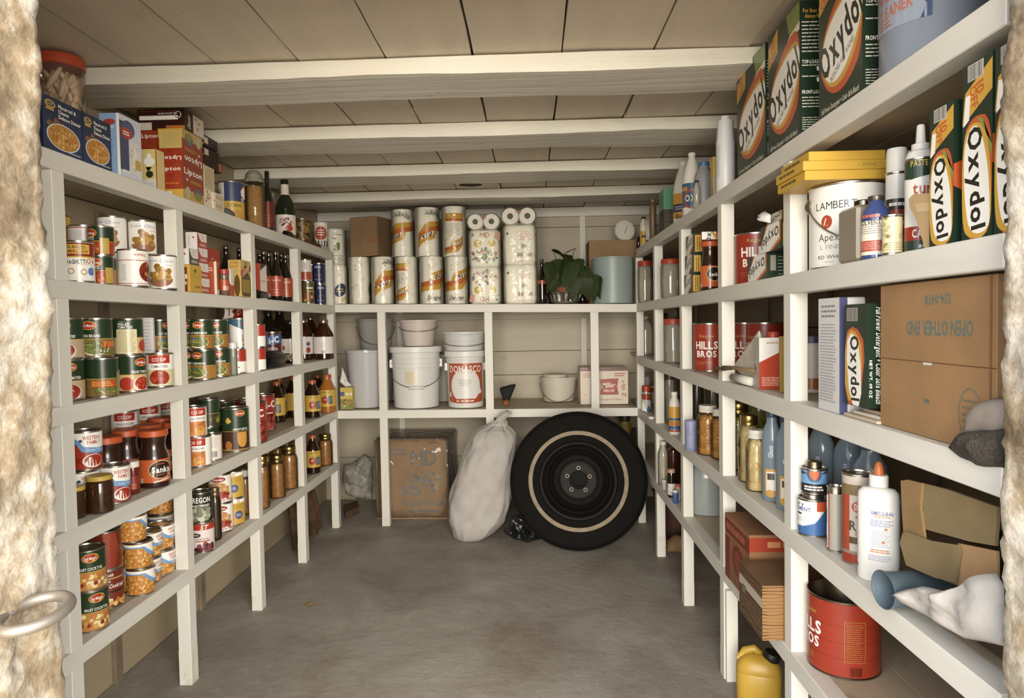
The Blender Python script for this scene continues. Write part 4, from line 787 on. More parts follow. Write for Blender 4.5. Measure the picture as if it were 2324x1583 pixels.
# ---- left, second shelf (first bay)
H303 = 0.111
def stack(key): return CAN[key]['h'] + 0.0004
q = L(1, 179, 0.05); can('spaghettios', 'white can of ring pasta with a dark red and yellow top band', q, 6)
q = L(1, 182, 0.145); can('tom_sauce_big', 'large green tomato sauce can behind the ring pasta can', q, -14)
can('white_red', 'short white can with a thin red line on the large tomato sauce can', q + Vector((0.002, 0.01, stack('tom_sauce_big'))), 20)
q = L(1, 146, 0.20); can('green_plain', 'green can at the wall under the yellow can, nearest the doorway', q, 30)
can('yellow', 'small yellow can at the doorway end of the second left shelf', q + Vector((0, 0, stack('green_plain'))), 10)
q = L(1, 213, 0.105); can('tom_sauce', 'small tomato sauce can half hidden behind the ring pasta can', q, -10, group='small tomato sauce cans')
q = L(1, 236, 0.07); can('tom_sauce', 'small tomato sauce can at the bottom of a pair beside the white cans', q, -42, group='small tomato sauce cans')
can('tom_sauce', 'small tomato sauce can on top of its twin beside the white cans', q + Vector((-.006, -.008, stack('tom_sauce'))), -66, group='small tomato sauce cans')
q = L(1, 280, 0.052); can('spag_sauce', 'white can printed upside down with a red plate', q, 4)
q = L(1, 262, 0.155); can('coop_peach_big', 'large white can at the wall beneath an olive can', q, 120)
can('olives', 'white olive can against the wall, left of the upper two', q + Vector((0.004, 0, stack('coop_peach_big') - .03 + .03)), -30, group='white olive cans')
q = L(1, 318, 0.10); can('olives', 'white olive can half hidden beneath another olive can', q, -20, group='white olive cans')
can('olives', 'white olive can on top of another, showing the full bowl', q + Vector((-.004, -.004, stack('olives'))), 4, group='white olive cans')
q = L(1, 357, 0.05); can('olives', 'white olive can standing beside the post of the first bay', q, -18, group='white olive cans')
q2 = L(1, 362, 0.125); can('white_red', 'low white can behind the olive can at the post', q2, 40)
# second bay: spice boxes, small packets
pz = L(1, 440, 0.0)
SB = hpx(pz, 35.5)
def spice(c): return {'F': lambda w, d, h: [r(-w / 2, 0, w / 2, h, c), p([(-w * .45, h * .98), (w * .48, h * .98), (w * .48, h * .42), (-w * .1, h * .42), (-w * .28, h * .6)], '#d9d2cc'), t('S', 0, h * .72, h * .26, '#b8563c', bold=0), ln(-w * .25, h * .1, w * .4, h * .3, 2, '#e0cfc4', 3, .5)],
                      'L': lambda w, d, h: [r(-d / 2, 0, d / 2, h, '#e0dbd6'), ln(-d * .34, h * .15, -d * .1, h * .85, 2, '#a9a29c', 3, .4, True), r(d * .1, h * .6, d * .24, h * .72, '#b8402c')]}
for i in range(4):
    sbox('L', 1, 447 + (3 - i) * .4 + 3 - i * .8, 476 - i * 2.2, 0.004 + i * .004, 0.042, SB - .0005, 'spice_box', '%s of four stacked red and white spice boxes' % ('lowest', 'second from the bottom', 'third from the bottom', 'topmost')[i], 'spice box', '#b0402c', spice('#b0402c'), dz=i * SB, group='stacked spice boxes')
zy = hpx(pz, 62)
sbox('L', 1, 431, 458, 0.003, 0.05, zy, 'food_box', 'yellow box with a brown end panel below the green and white spice box', 'food box', '#d0a62e', {'F': lambda w, d, h: [e(-w * .05, h * .78, w * .12, h * .07, '#7a6a1e'), ln(-w * .1, h * .15, w * .4, h * .25, 1, '#8a7420', 3, .7), ln(-w * .3, h * .5, w * .35, h * .62, 3, '#b8921e', 4, .3)], 'L': lambda w, d, h: [r(-d * .5, 0, d * .32, h * .9, '#7a3a20'), t('Bo', -d * .1, h * .76, h * .16, WHITE), r(-d * .5, h * .48, d * .3, h * .64, '#e0dcd4'), t('GLE', -d * .08, h * .56, h * .12, '#4a4640'), bl(-d * .1, h * .36, d * .3, h * .1, 10, ['#e8dcb0', '#d8b03c'], 4, 8, 2), r(-d * .5, 0, d * .32, h * .14, '#8c2f24')]})
sbox('L', 1, 429, 450, 0.006, 0.046, SB, 'spice_box', 'white and dark green spice box on top of the yellow box', 'spice box', '#3a4234', {'F': spice('#4a5040')['F'], 'L': spice('x')['L']}, dz=zy + .0006)
sbox('L', 1, 476, 500, 0.10, 0.11, hpx(L(1, 490, .1), 108), 'bottle_carton', 'tall red bottle carton at the back of the second bay', 'carton', '#b03a20', {'F': lambda w, d, h: [t('Coke', 0, h * .72, h * .18, '#e8cfc0', w=w * .8, shear=.3, bold=0)], 'L': lambda w, d, h: [t('Coke', d * .1, h * .74, h * .14, '#e8cfc0', w=d * .6, rot=80, bold=0)]})
for i, (px, ins) in enumerate(((512, .16), (524, .20), (538, .17))):
    q = L(1, px, ins); bottle('soda', ('dark soda bottle beside the red carton, second bay', 'dark soda bottle, middle of three behind the yellow box', 'dark soda bottle beside the post, behind the yellow bottle box')[i], q, .031, hpx(q, 122 - 2 * i), DARKG(), M('#b9b6ae', .2, 1.0), group='soda bottles')
sbox('L', 1, 492, 497, 0.018, 0.05, hpx(L(1, 490, 0), 77), 'spice_box', 'tall narrow orange box edged in white, before the glass spice jar', 'spice box', '#c0522c', {'L': lambda w, d, h: [r(d * .3, 0, d * .5, h, '#e8dccb'), ln(-d * .3, h * .7, d * .2, h * .84, 2, '#ecd9c8', 3, .5)], 'F': lambda w, d, h: [r(-w / 2, 0, w / 2, h * .16, '#d9b39a')]})
q = L(1, 509, 0.03); bottle('shake', 'glass spice jar with a red shaker lid', q, .0185, hpx(q, 60), glass('#e8dcc8', .1, key='spiceg'), M('#b83a20', .4), (.2, .6, '#b8502c', .5), [ln(-12, 20, 12, 38, 4, '#ecd9c8', 3, .5)], fill=(M('#7a4a24', .8), .7), name='spice_jar', cat='jar', lidname='lid', da=20)
sbox('L', 1, 524, 531, 0.016, 0.03, hpx(L(1, 525, 0), 62), 'spice_box', 'narrow red and white packet beside the yellow bottle box', 'spice box', '#d8cfc4', {'F': lambda w, d, h: [r(-w / 2, 0, w / 2, h * .4, '#a8402c')], 'L': lambda w, d, h: [r(-d / 2, 0, d / 2, h * .42, '#b83a20'), p([(-d / 2, h * .42), (d / 2, h * .42), (d * .1, h * .6)], '#b83a20')]})
hk = hpx(L(1, 548, 0), 84)
sbox('L', 1, 546.5, 570, 0.003, 0.052, hk, 'sauce_box', 'yellow box picturing a brown sauce bottle with a red banner', 'food box', '#d2b25a', {'F': lambda w, d, h: [r(-w * .16, h * .82, w * .16, h * .98, '#a8905a'), p([(-w * .14, h * .86), (w * .14, h * .86), (w * .2, h * .7), (w * .42, h * .5), (w * .42, h * .08), (w * .3, h * .02), (-w * .3, h * .02), (-w * .42, h * .08), (-w * .42, h * .5), (-w * .2, h * .7)], '#4a3a14'), p([(-w * .36, h * .48), (w * .36, h * .48), (w * .36, h * .12), (-w * .36, h * .12)], '#9a8228'), p([(-w * .5, h * .55), (w * .5, h * .74), (w * .5, h * .9), (-w * .5, h * .70)], '#a8402c'), t('KITCHEN', 0, h * .76, h * .07, '#e8d9a8', w=w * .7, rot=26), t('BOUQUET', 0, h * .68, h * .07, '#e8d9a8', w=w * .7, rot=26)], 'L': lambda w, d, h: [t('KITCHEN', 0, h * .92, h * .07, '#a8662c', w=d * .7), t('BOUQUET', 0, h * .82, h * .07, '#a8662c', w=d * .7), ln(-d * .4, h * .6, d * .4, h * .76, 3, '#b8924a', 3, .35), e(d * .2, h * .3, d * .24, h * .3, '#6a4a1e')]})
q = L(1, 541, 0.075); bottle('slim', 'small brown spice bottle with a white label behind the sauce box', q, .013, hpx(q, 62), BROWNG(), M('#3a2a16', .4), (.14, .5, '#d9cfc4', .6), [bl(0, 22, 8, 8, 6, ['#8a4a2c', '#b0a090'], 2, 4, 1)])
# third bay: soda bottles in a carton
for i, (px, ins, hp) in enumerate(((583, .06, 96), (592, .16, 110), (601, .08, 112), (613, .10, 110), (627, .055, 112), (641, .12, 112), (650, .045, 106))):
    q = L(1, px, ins); red = i in (2, 4, 6)
    bottle('soda', ('dark soda bottle next to the lying black bottle, at the post', 'dark soda bottle against the wall behind the white carton', 'dark soda bottle behind the white carton, third from the left post', 'dark soda bottle with a plain neck in the middle of the third bay', 'soda bottle with a red label in the third bay', 'dark soda bottle at the wall beside the red label bottle', 'slender dark soda bottle beside the right post of the third bay')[i], q, .031, hpx(q, hp), DARKG(), M('#b9b6ae', .2, 1.0), (.1, .5, '#a8452c', .6) if red else None, [t('Coca-Cola', 0, hpx(q, hp) * 420, 11, '#e6d3c6', w=46, shear=.3, bold=0), ln(-20, 20, 20, 60, 3, '#c98a74', 2, .25)] if red else None, group='soda bottles')
sbox('L', 1, 591, 606, 0.012, 0.03, hpx(L(1, 600, 0), 80), 'bottle_carton', 'white carton with a red edge between the soda bottles', 'carton', '#ddd5cb', {'F': lambda w, d, h: [ln(-w * .4, h * .48, w * .3, h * .53, 1, '#8a8074', 3, .6), p([(-w * .5, h), (w * .5, h), (-w * .5, h * .8)], '#2a2018')], 'L': lambda w, d, h: [r(-d / 2, 0, d / 2, h, '#a8402a')]})
q = L(1, 580, 0.022, .019); bottle('slim', 'black bottle with a white cap lying in the third bay', q, .019, .15, M('#15120e', .15, coat=.5), M('#d9d2c8', .4), rot=(0, HP, HP + .02))
# fourth bay: drink cans
q = L(1, 699, 0.045); can('soda_red', 'orange and olive drink can at the post, lower left of the cluster', q, 10, group='drink cans')
can('soda_white', 'white and orange drink can above the olive one', q + Vector((-.008, -.01, stack('soda_red'))), 0, group='drink cans')
q = L(1, 727, 0.045); can('pepsi', 'dark blue drink can in front at the end of the second left shelf', q, 0, group='drink cans')
can('pepsi', 'dark blue drink can on top of the front blue one', q + Vector((-.004, 0, stack('pepsi'))), -20, group='drink cans')
q = L(1, 708, 0.12); can('pepsi', 'dark blue drink can at the wall, lower one', q, 25, group='drink cans')
can('pepsi', 'dark blue drink can at the wall, upper one', q + Vector((.004, 0, stack('pepsi'))), 25, group='drink cans')
# ---- left, third shelf
G1 = 'vegetable cans in the first bay'
q = L(2, 219, 0.048); can('beans7b', 'green bean can with an orange price flash, front of the lower row', q, 2, group=G1)
can('beans7', 'green bean can with a big seven, on top of another bean can', q + Vector((-.012, .0, stack('beans7b'))), 4, group=G1)
q = L(2, 168, 0.082); can('stewed', 'stewed tomato can, lower one at the doorway post', q, -4, group=G1)
can('stewed', 'stewed tomato can, upper one at the doorway post', q + Vector((.004, -.004, stack('stewed'))), -22, group=G1)
q = L(2, 256, 0.125); can('cut_beans', 'green bean can wedged behind the peeled tomatoes, lower', q, 60, group=G1)
can('coop_tom', 'red and white tomato can wedged at the wall, upper', q + Vector((-.02, .01, stack('cut_beans'))), 20, group=G1)
q = L(2, 298, 0.05); can('peeled', 'peeled tomato can showing half a tomato, beneath its twin', q, 0, group=G1)
can('peeled_panel', 'peeled tomato can turned to its cream recipe panel', q + Vector((-.003, -.002, stack('peeled'))), 0, group=G1)
q = L(2, 364, 0.046); can('coop_tom', 'red and white tomato can standing alone in front at the post', q, -4, group=G1)
q = L(2, 366, 0.135); can('cut_beans', 'green bean can behind the white carton, lower', q, 50, group=G1)
can('cut_beans', 'green bean can behind the white carton, upper', q + Vector((0, 0, stack('cut_beans'))), 40, group=G1)
sbox('L', 2, 348, 353, 0.098, 0.055, .228, 'food_box', 'white carton with a bar code among the tomato cans', 'food box', '#ddd8d8', {'L': lambda w, d, h: [ln(-d * .1, h * .5, d * .4, h * .95, 9, '#bdb8b8', 3, .35), barcode(-d * .1, h * .12, d * .25, h * .28, '#6a6a88')]})
for i, px in enumerate((186, 228)):
    q = L(2, px, 0.20); can('soup_red', 'red can at the wall behind the bean cans, %s' % ('nearer the doorway', 'farther from the doorway')[i], q, 0, group='red cans at the wall')
    can('soup_red', 'red can on another at the wall behind the beans, %s' % ('nearer the doorway', 'farther from the doorway')[i], q + Vector((0, 0, stack('soup_red'))), 0, group='red cans at the wall')
# second bay
G2 = 'green bean cans in the second bay'
for i, (px, ins, da) in enumerate(((424, .115, 10), (457, .055, -38), (498, .05, -10))):
    q = L(2, px, ins); nm = ('beside the left post', 'in the middle', 'at the right')[i]
    can('cut_beans', 'green bean can of the second bay, lower row, ' + nm, q, da, group=G2)
    can('cut_beans', 'green bean can of the second bay, upper row, ' + nm, q + Vector((-.003, -.005, stack('cut_beans'))), da + (20 if i == 1 else -6 if i == 2 else 30), group=G2)
q = L(2, 548, 0.05); can('soup_red', 'red and white soup can beside the salt shaker', q, -20)
q2 = L(2, 541, 0.10)
can('ocean', 'white drink mix can with a teal top, standing on a lower can', q2 + Vector((0, 0, .102)), 0); can('white_bar', 'white can hidden under the teal topped mix can', q2, 60)
q = L(2, 530, 0.02); bottle('shake', 'clear glass shaker with a white cap beside the bean cans', q, .015, hpx(q, 74), glass('#d8dcd4', .12, key='shaker'), M('#dcd8d0', .4), name='salt_shaker', cat='shaker', fill=(M('#b3aea2', .6), .8), group=None)
q = L(2, 505, 0.165); T = can('soup_red', 'red and white can lying on the bean cans at the wall', q + Vector((0, 0, 2 * stack('cut_beans') + .033 + .004)), 0); T.rotation_euler = (0, HP, 1.0)
q = L(2, 470, 0.165)
for k in range(2): can('cut_beans', 'green bean can at the wall of the second bay, %s' % ('lower', 'upper')[k], q + Vector((0, 0, k * stack('cut_beans'))), 100, group=G2)
q = L(2, 503, 0.175)
for k in range(2): can('cut_beans', 'green bean can at the wall under the lying red can, %s' % ('lower', 'upper')[k], q + Vector((0, 0, k * stack('cut_beans'))), 100, group=G2)
# third bay: juice
CAN['hic_blue'].update(r=.043, h=.168)
q = L(2, 619, 0.137); can('hic_blue', 'dark red juice can with a tilted blue banner', q, -6)
q = L(2, 588, 0.15); can('hic_blue', 'dark red juice can half hidden behind the left post', q, -10)
q = L(2, 586, 0.034)
for k in range(2): can('soup_red', 'slim red and white can at the third bay post, %s of two' % ('lower', 'upper')[k], q + Vector((0, 0, k * stack('soup_red'))), -40, group='slim soup cans')
for i, (px, ins, lab) in enumerate(((655, .135, 'dark juice bottle with a white label beside the juice can'), (617, .215, 'dark juice bottle at the wall behind the juice can'), (637, .225, 'dark juice bottle with a bright cap at the wall'))):
    q = L(2, px, ins); bottle('juice', lab, q, .056 if i == 0 else .05, hpx(q, 96 if i == 0 else 118), DARKG(), M('#5a5348', .2, .8), (.22, .56, '#ddd4cc', .9), [ln(-20, 60, 30, 110, 6, '#b8aca6', 3, .3), e(-38, 80, 8, 12, '#a8502c')], group='dark juice bottles')
q = L(2, 595, 0.046, .040); REG.append([type('o', (), {'location': q + Vector((0, .085, 0))})(), 'r', .041, .085, q.z - .04, q.z + .04, True]); bottle('wine', 'black wine bottle with a gold neck lying in the third bay', q, .040, .30, M('#100d0a', .3), M('#b9a060', .3, 1.0), rot=(0, HP, HP - .06))
for i, (px, ins, lab) in enumerate(((729, .062, 'big dark juice bottle with a white label, front of the fourth bay'), (697, .14, 'dark juice bottle half hidden by the fourth bay post'), (706, .235, 'small dark juice bottle at the wall of the fourth bay'))):
    q = L(2, px, ins); bottle('juice', lab, q, rpx(q, 46) if i == 0 else .052, hpx(q, 90 if i == 0 else 92), BROWNG(), M('#c9b89a', .2, .9), (.14, .56, '#ddd6d2', .95), ([barcode(-16, 34, 6, 54, '#55506a'), ln(-26, 64, 10, 100, 5, '#b8b0b0', 3, .3)] if i == 0 else [e(26, 92, 12, 12, '#5a5f68'), e(26, 56, 14, 17, '#a8442c')]), group='dark juice bottles')
# ---- left, fourth shelf
G3 = 'instant coffee jars'
COF = M('#33190c', .25, coat=.4, key='coffee')
def sanka(label, q, hh=.182, rr=.0455, da=0, front=True):
    ops = [e(16, 58, 38, 29, '#d8c9a4'), e(16, 58, 36, 27, '#2c1a10'), t('Sanka', 18, 58, 18, WHITE, w=60, bold=1.4), ln(2, 74, 30, 79, 1, '#c0562c', 3, .7), ln(0, 38, 34, 46, 2, '#a8642c', 4, .5), p([(-8, 22), (44, 30), (44, 25), (-8, 17)], '#ddd2b8'), r(-50, 18, -40, 32, '#e0d4c0'), barcode(-49, 19, -41, 31, '#6a5a48', 7)]
    return bottle('sanka', label, q, rr, hh, COF, M('#c8571f', .4), (.10, .50, '#c95f22', .98), ops, name='coffee_jar', cat='jar', group=G3, da=da, lidname='lid', seg=32)
sanka('coffee jar with an orange lid, front one in the first bay', L(3, 346, 0.055), da=6)
sanka('coffee jar with an orange lid at the post of the first bay', L(3, 393, 0.075), da=-6)
sanka('coffee jar with an orange lid between the front jar and tomato can', L(3, 294, 0.135), da=22)
sanka('coffee jar with an orange lid behind the front tomato can', L(3, 249, 0.115), da=40)
sanka('coffee jar with an orange lid in the back row, middle', L(3, 322, 0.165), da=0)
sanka('coffee jar with an orange lid in the back row, right', L(3, 368, 0.165), da=0, hh=.188)
for i, px in enumerate((272, 338, 382)):
    for k in range(2): can('coop_peach', 'peach can with a red top at the wall behind the coffee jars, %s %s' % (('left', 'middle', 'right')[i], ('lower', 'upper')[k]), L(3, px, 0.238, k * .1185 + (.0 if k == 0 else .0002)), 0, group='peach cans at the wall')
CAN['coop_peach_big'].update(r=.046, h=.119)
q = L(3, 254, 0.062); can('western_tom', 'blue and white tomato can standing in front of the coffee jars', q, 10, group='blue and white tomato cans')
q = L(3, 197, 0.098); can('western_tom', 'blue and white tomato can behind the brown jar, lower', q, 6, group='blue and white tomato cans')
can('western_tom', 'blue and white tomato can behind the brown jar, upper', q + Vector((.003, 0, stack('western_tom'))), 2, group='blue and white tomato cans')
q = L(3, 218, 0.037); bottle('round', 'squat brown preserve jar with a yellow lid in front', q, rpx(q, 67), hpx(q, 84), M('#3c220c', .15, coat=.5, key='preserve'), M('#c9a83c', .4), name='preserve_jar', cat='jar', lidname='lid', seg=32)
q = L(3, 177, 0.06); bottle('round', 'brown preserve jar with a yellow lid half hidden by the doorway post', q, .03, .085, M('#3c220c', .15, coat=.5, key='preserve'), M('#c9a83c', .4), name='preserve_jar', cat='jar', lidname='lid')
q = L(3, 299, 0.062); bottle('shake', 'small red bottle with a white cap between the tomato can and coffee jar', q, .018, hpx(q, 74), M('#6a2010', .2, coat=.4), M('#ddd6cc', .4), (.15, .55, '#8c2f1c', .5), [ln(-8, 16, 10, 34, 3, '#c9824a', 3, .5)])
# second bay
q = L(3, 449, 0.056); G4 = 'peach cans in the second bay'
can('coop_peach', 'peach can with red top, lower one in front of the second bay', q + Vector((.0, .012, 0)), -16, group=G4); can('coop_peach', 'peach can with red top, upper one at the post', q + Vector((-.004, -.006, stack('coop_peach'))), 14, group=G4)
q = L(3, 430, 0.125); can('coop_peach', 'peach can half hidden by the post, behind the lower peach can', q, -10, group=G4)
q = L(3, 483, 0.058); can('white_bar', 'white can with a bar code below the dark green can', q, 0)
q = L(3, 481, 0.125); can('green_plain', 'dark green can in the shade, lower, beside the nectar can', q, 60, group='dark green cans'); can('green_plain', 'dark green can in the shade, upper, beside the nectar can', q + Vector((0, 0, stack('green_plain'))), 60, group='dark green cans')
q = L(3, 525, 0.068); can('apricot', 'tall green apricot nectar can with a fruit picture', q, 6)
for i, (px, ins) in enumerate(((515, .20), (548, .165), (486, .215))):
    q = L(3, px, ins); can('apricot' if i != 1 else 'hic_red', ('tall can at the wall directly behind the nectar can', 'tall red can behind the nectar can beside the post', 'tall can at the wall behind the dark green cans')[i], q, 90, group='tall cans at the wall')
# third bay
q = L(3, 599, 0.150); can('hic_red', 'tall red fruit drink can, farther one in the third bay', q, 20, group='tall red drink cans')
q = L(3, 577, 0.056); can('hic_red', 'tall red fruit drink can half hidden by the post', q, 0, group='tall red drink cans')
AMBER = lambda: M('#2a1206', .1, coat=.6, key='amberdark')
def apple(label, q, rr, hh, m, da=0, group='apple juice bottles'):
    ops = [t('TREE TOP', 4, hh * 545, 9, '#3a3a2a', w=44), e(-4, hh * 340, 19, 22, '#a8381c'), e(0, hh * 470, 3, 5, '#4a5a24'), ln(-12, hh * 330, 10, hh * 380, 2, '#e8d9c8', 3, .4), r(16, hh * 240, 40, hh * 440, '#33405c'), ln(18, hh * 260, 38, hh * 420, 4, '#b8bcc4', 3, .35)]
    return bottle('juice', label, q, rr, hh, m, M('#b05a24', .4), (.17, .60, '#d3ac34', .9), ops, name='juice_bottle', group=group, da=da)
for i, (px, ins, lab) in enumerate(((630, .19, 'apple juice bottle beside the red drink can'), (645, .21, 'apple juice bottle in the middle of the third bay'), (657, .19, 'apple juice bottle at the right post of the third bay'))):
    q = L(3, px, ins); apple(lab, q, .042, hpx(q, 92), AMBER(), (-30, 0, 40)[i])
q = L(3, 710, 0.055); apple('dark apple juice bottle in front of the fourth bay', q, rpx(q, 38), hpx(q, 84), AMBER(), 4)
q = L(3, 749, 0.035); apple('amber apple juice bottle at the corner of the shelves', q, rpx(q, 39), hpx(q, 84), M('#b0681a', .12, coat=.6, key='amberlight'), -14)
q = L(3, 722, 0.19); apple('dark apple juice bottle at the wall of the fourth bay', q, .045, .2, AMBER(), 0)
# ---- left, bottom shelf
G5 = 'mandarin orange cans'
q = L(4, 207, 0.046); can('fruit_cocktail', 'green fruit cocktail can, lower of the front pair', q, 8, group='fruit cocktail cans'); can('fruit_cocktail', 'green fruit cocktail can, upper of the front pair', q + Vector((.0, -.006, stack('fruit_cocktail'))), -4, group='fruit cocktail cans')
q = L(4, 245, 0.095); can('nalley', 'dark red fruit cocktail can beside the green pair, lower', q, -6); can('nalley_back', 'dark red can turned to its plain side, above the fruit cocktail', q + Vector((0, -.006, stack('nalley'))), 0)
for (px, ins, lv, nm, da) in ((318, .052, 3, 'front', -4), (270, .125, 2, 'behind the front column on the left', 0), (352, .072, 2, 'right of the front column', -30), (383, .055, 2, 'beside the post', -30), (366, .145, 3, 'in the back beside the post', 0)):
    q = L(4, px, ins)
    for k in range(lv):
        dx = -.012 if (k == 2 and px == 318) else .0
        can('mandarin', 'orange segment can, %s in the column %s' % (('lowest', 'second', 'topmost')[k] if lv == 3 else ('lower', 'upper')[k], nm), q + Vector((dx, -.006 * k if px == 318 else 0.003 * k, k * stack('mandarin'))), da + (0, 3, 10)[k] * (2 if px == 318 else 1), group=G5)
# second bay
q = L(4, 460, 0.046); can('straw', 'white and red berry can under the black gooseberry can', q, -12); can('gooseberry', 'black gooseberry can with white lettering', q + Vector((.0, -.008, stack('straw'))), -4)
BR = lambda: M('#3a2210', .2, coat=.5, key='browncontent')
q = L(4, 490, 0.056); bottle('mason', 'narrow jar of dark preserve beside the gooseberry can', q, rpx(q, 28), hpx(q, 118), GLASS(), M('#8a7a58', .35, .8), fill=(M('#3a2610', .4, coat=.3, key='darkpres'), .82), name='mason_jar', cat='jar', lidname='lid')
q = L(4, 504, 0.088)
for k in range(2): can('wilder', 'pie filling can picturing a slice of pie, %s one' % ('lower', 'upper')[k], q + Vector((-.002 * k, -.004 * k, k * stack('wilder'))), 0, group='pie filling cans')
q = L(4, 532, 0.078)
for k in range(2): can('yellow_d', 'yellow pineapple can beside the pie filling, %s one' % ('lower', 'upper')[k], q + Vector((0, -.004 * k, k * stack('yellow_d'))), 12 - 20 * k, group='yellow cans')
SAUCE = lambda: M('#a06c32', .35, coat=.3, noise=.35, nscale=60, key='applesauce')
def mason(label, q, wp, hp, lid=None, fill=None, rr=None, hh=None, group='jars of preserves'):
    return bottle('mason', label, q, rr or rpx(q, wp), hh or hpx(q, hp), GLASS(), lid or GOLD(), fill=(fill or SAUCE(), .80), name='mason_jar', cat='jar', lidname='lid', group=group, seg=32)
mason('jar of brown preserve half hidden by the post of the second bay', L(4, 558, 0.09), 30, 100, lid=M('#cfc9bc', .4))
mason('jar of brown preserve, front left of the third bay', L(4, 597, 0.05), 32, 118)
mason('jar of brown preserve, front middle of the third bay', L(4, 630, 0.055), 38, 96)
mason('jar of brown preserve, tallest at the right of the third bay', L(4, 658, 0.060), 40, 95)
mason('jar of brown preserve at the wall, left of the third bay', L(4, 608, 0.155), 36, 100)
mason('jar of brown preserve at the wall, middle of the third bay', L(4, 632, 0.165), 36, 100)
mason('jar of brown preserve at the wall, right of the third bay', L(4, 652, 0.165), 36, 100)
q = L(4, 711, 0.055); apple('apple juice bottle on the bottom shelf of the fourth bay', q, rpx(q, 34), hpx(q, 86), AMBER(), 0)
mason('jar of golden applesauce at the corner on the bottom shelf', L(4, 739, 0.05), 34, 70)
# ---- under the left shelves: firewood against the wall
BARK = M('#5e4328', .9, noise=.5, nscale=18, bump=.8, bscale=60, key='bark')
for i, (px, py, hgt, lean) in enumerate(((722, 1185, .30, .04), (743, 1190, .24, -.03), (766, 1195, .22, .02), (700, 1190, .26, .04))):
    c = Vector((-1.30 + .02 * (i % 2), (3.78, 3.90, 4.02, 3.64)[i], 0))
    d = Vector((-.03, lean * .3, hgt)); me = tube_mesh('firewood', [Vector((0, 0, 0)), d * .5 + Vector((.006, 0, 0)), d], [.030, .033, .028], BARK, 7)
    T = thing('firewood', ('split log leaning at the corner post, tallest', 'split log in the middle under the left shelves', 'short split log nearest the back wall', 'split log nearest the doorway under the left shelves')[i], 'log', (c.x, c.y, .012), 0, 'split logs under the shelves'); obj('log', me, T)
DL = M('#9a7a3c', .8)
q = on(705, 1371, 2, 0.0); T = thing('dry_leaf', 'small dry leaf lying on the concrete floor', 'leaf', (q.x, q.y, .001), .4)
obj('leaf_blade', mk('leaf_blade', [(-.03, 0, .001), (-.01, .012, .004), (.015, .010, .002), (.03, 0, .006), (.01, -.010, .003), (-.015, -.012, .001), (0, 0, .007)], [(0, 6, 1), (1, 6, 2), (2, 6, 3), (3, 6, 4), (4, 6, 5), (5, 6, 0)], DL), T)
# ================================================================== BACK SHELVES
def B(row, px, inset, dz=0.0): return pos('B', row, px, inset, dz)
VIVA = ['#d9a52e', '#c9692a']
def swoosh(x, y, s=1.0, flip=False):
    k = -1 if flip else 1
    def f(a): return (x + k * a[0] * s, y + k * a[1] * s)
    out = [p([f(a) for a in ((-60, 2), (20, 14), (58, 48), (40, 54), (10, 32), (-60, 20))], '#c8702e'), p([f(a) for a in ((-60, -16), (24, -6), (58, 36), (58, 48), (20, 14), (-60, 2))], '#d2a336'),
           p([f(a) for a in ((40, 74), (-8, 56), (-20, 30), (-10, 26), (10, 48), (60, 62), (60, 92))], '#d2a336'), p([f(a) for a in ((60, 62), (10, 48), (-10, 26), (-4, 24), (16, 42), (60, 52))], '#c8702e'),
           p([f(a) for a in ((-6, 26), (44, 44), (48, 62), (0, 44))], '#e8e2d2'), t('VIVA', x + k * 21 * s, y + k * 44 * s, 16 * s, '#2f2a20', w=48 * s, bold=1.4, rot=(20 if not flip else 200))]
    return out
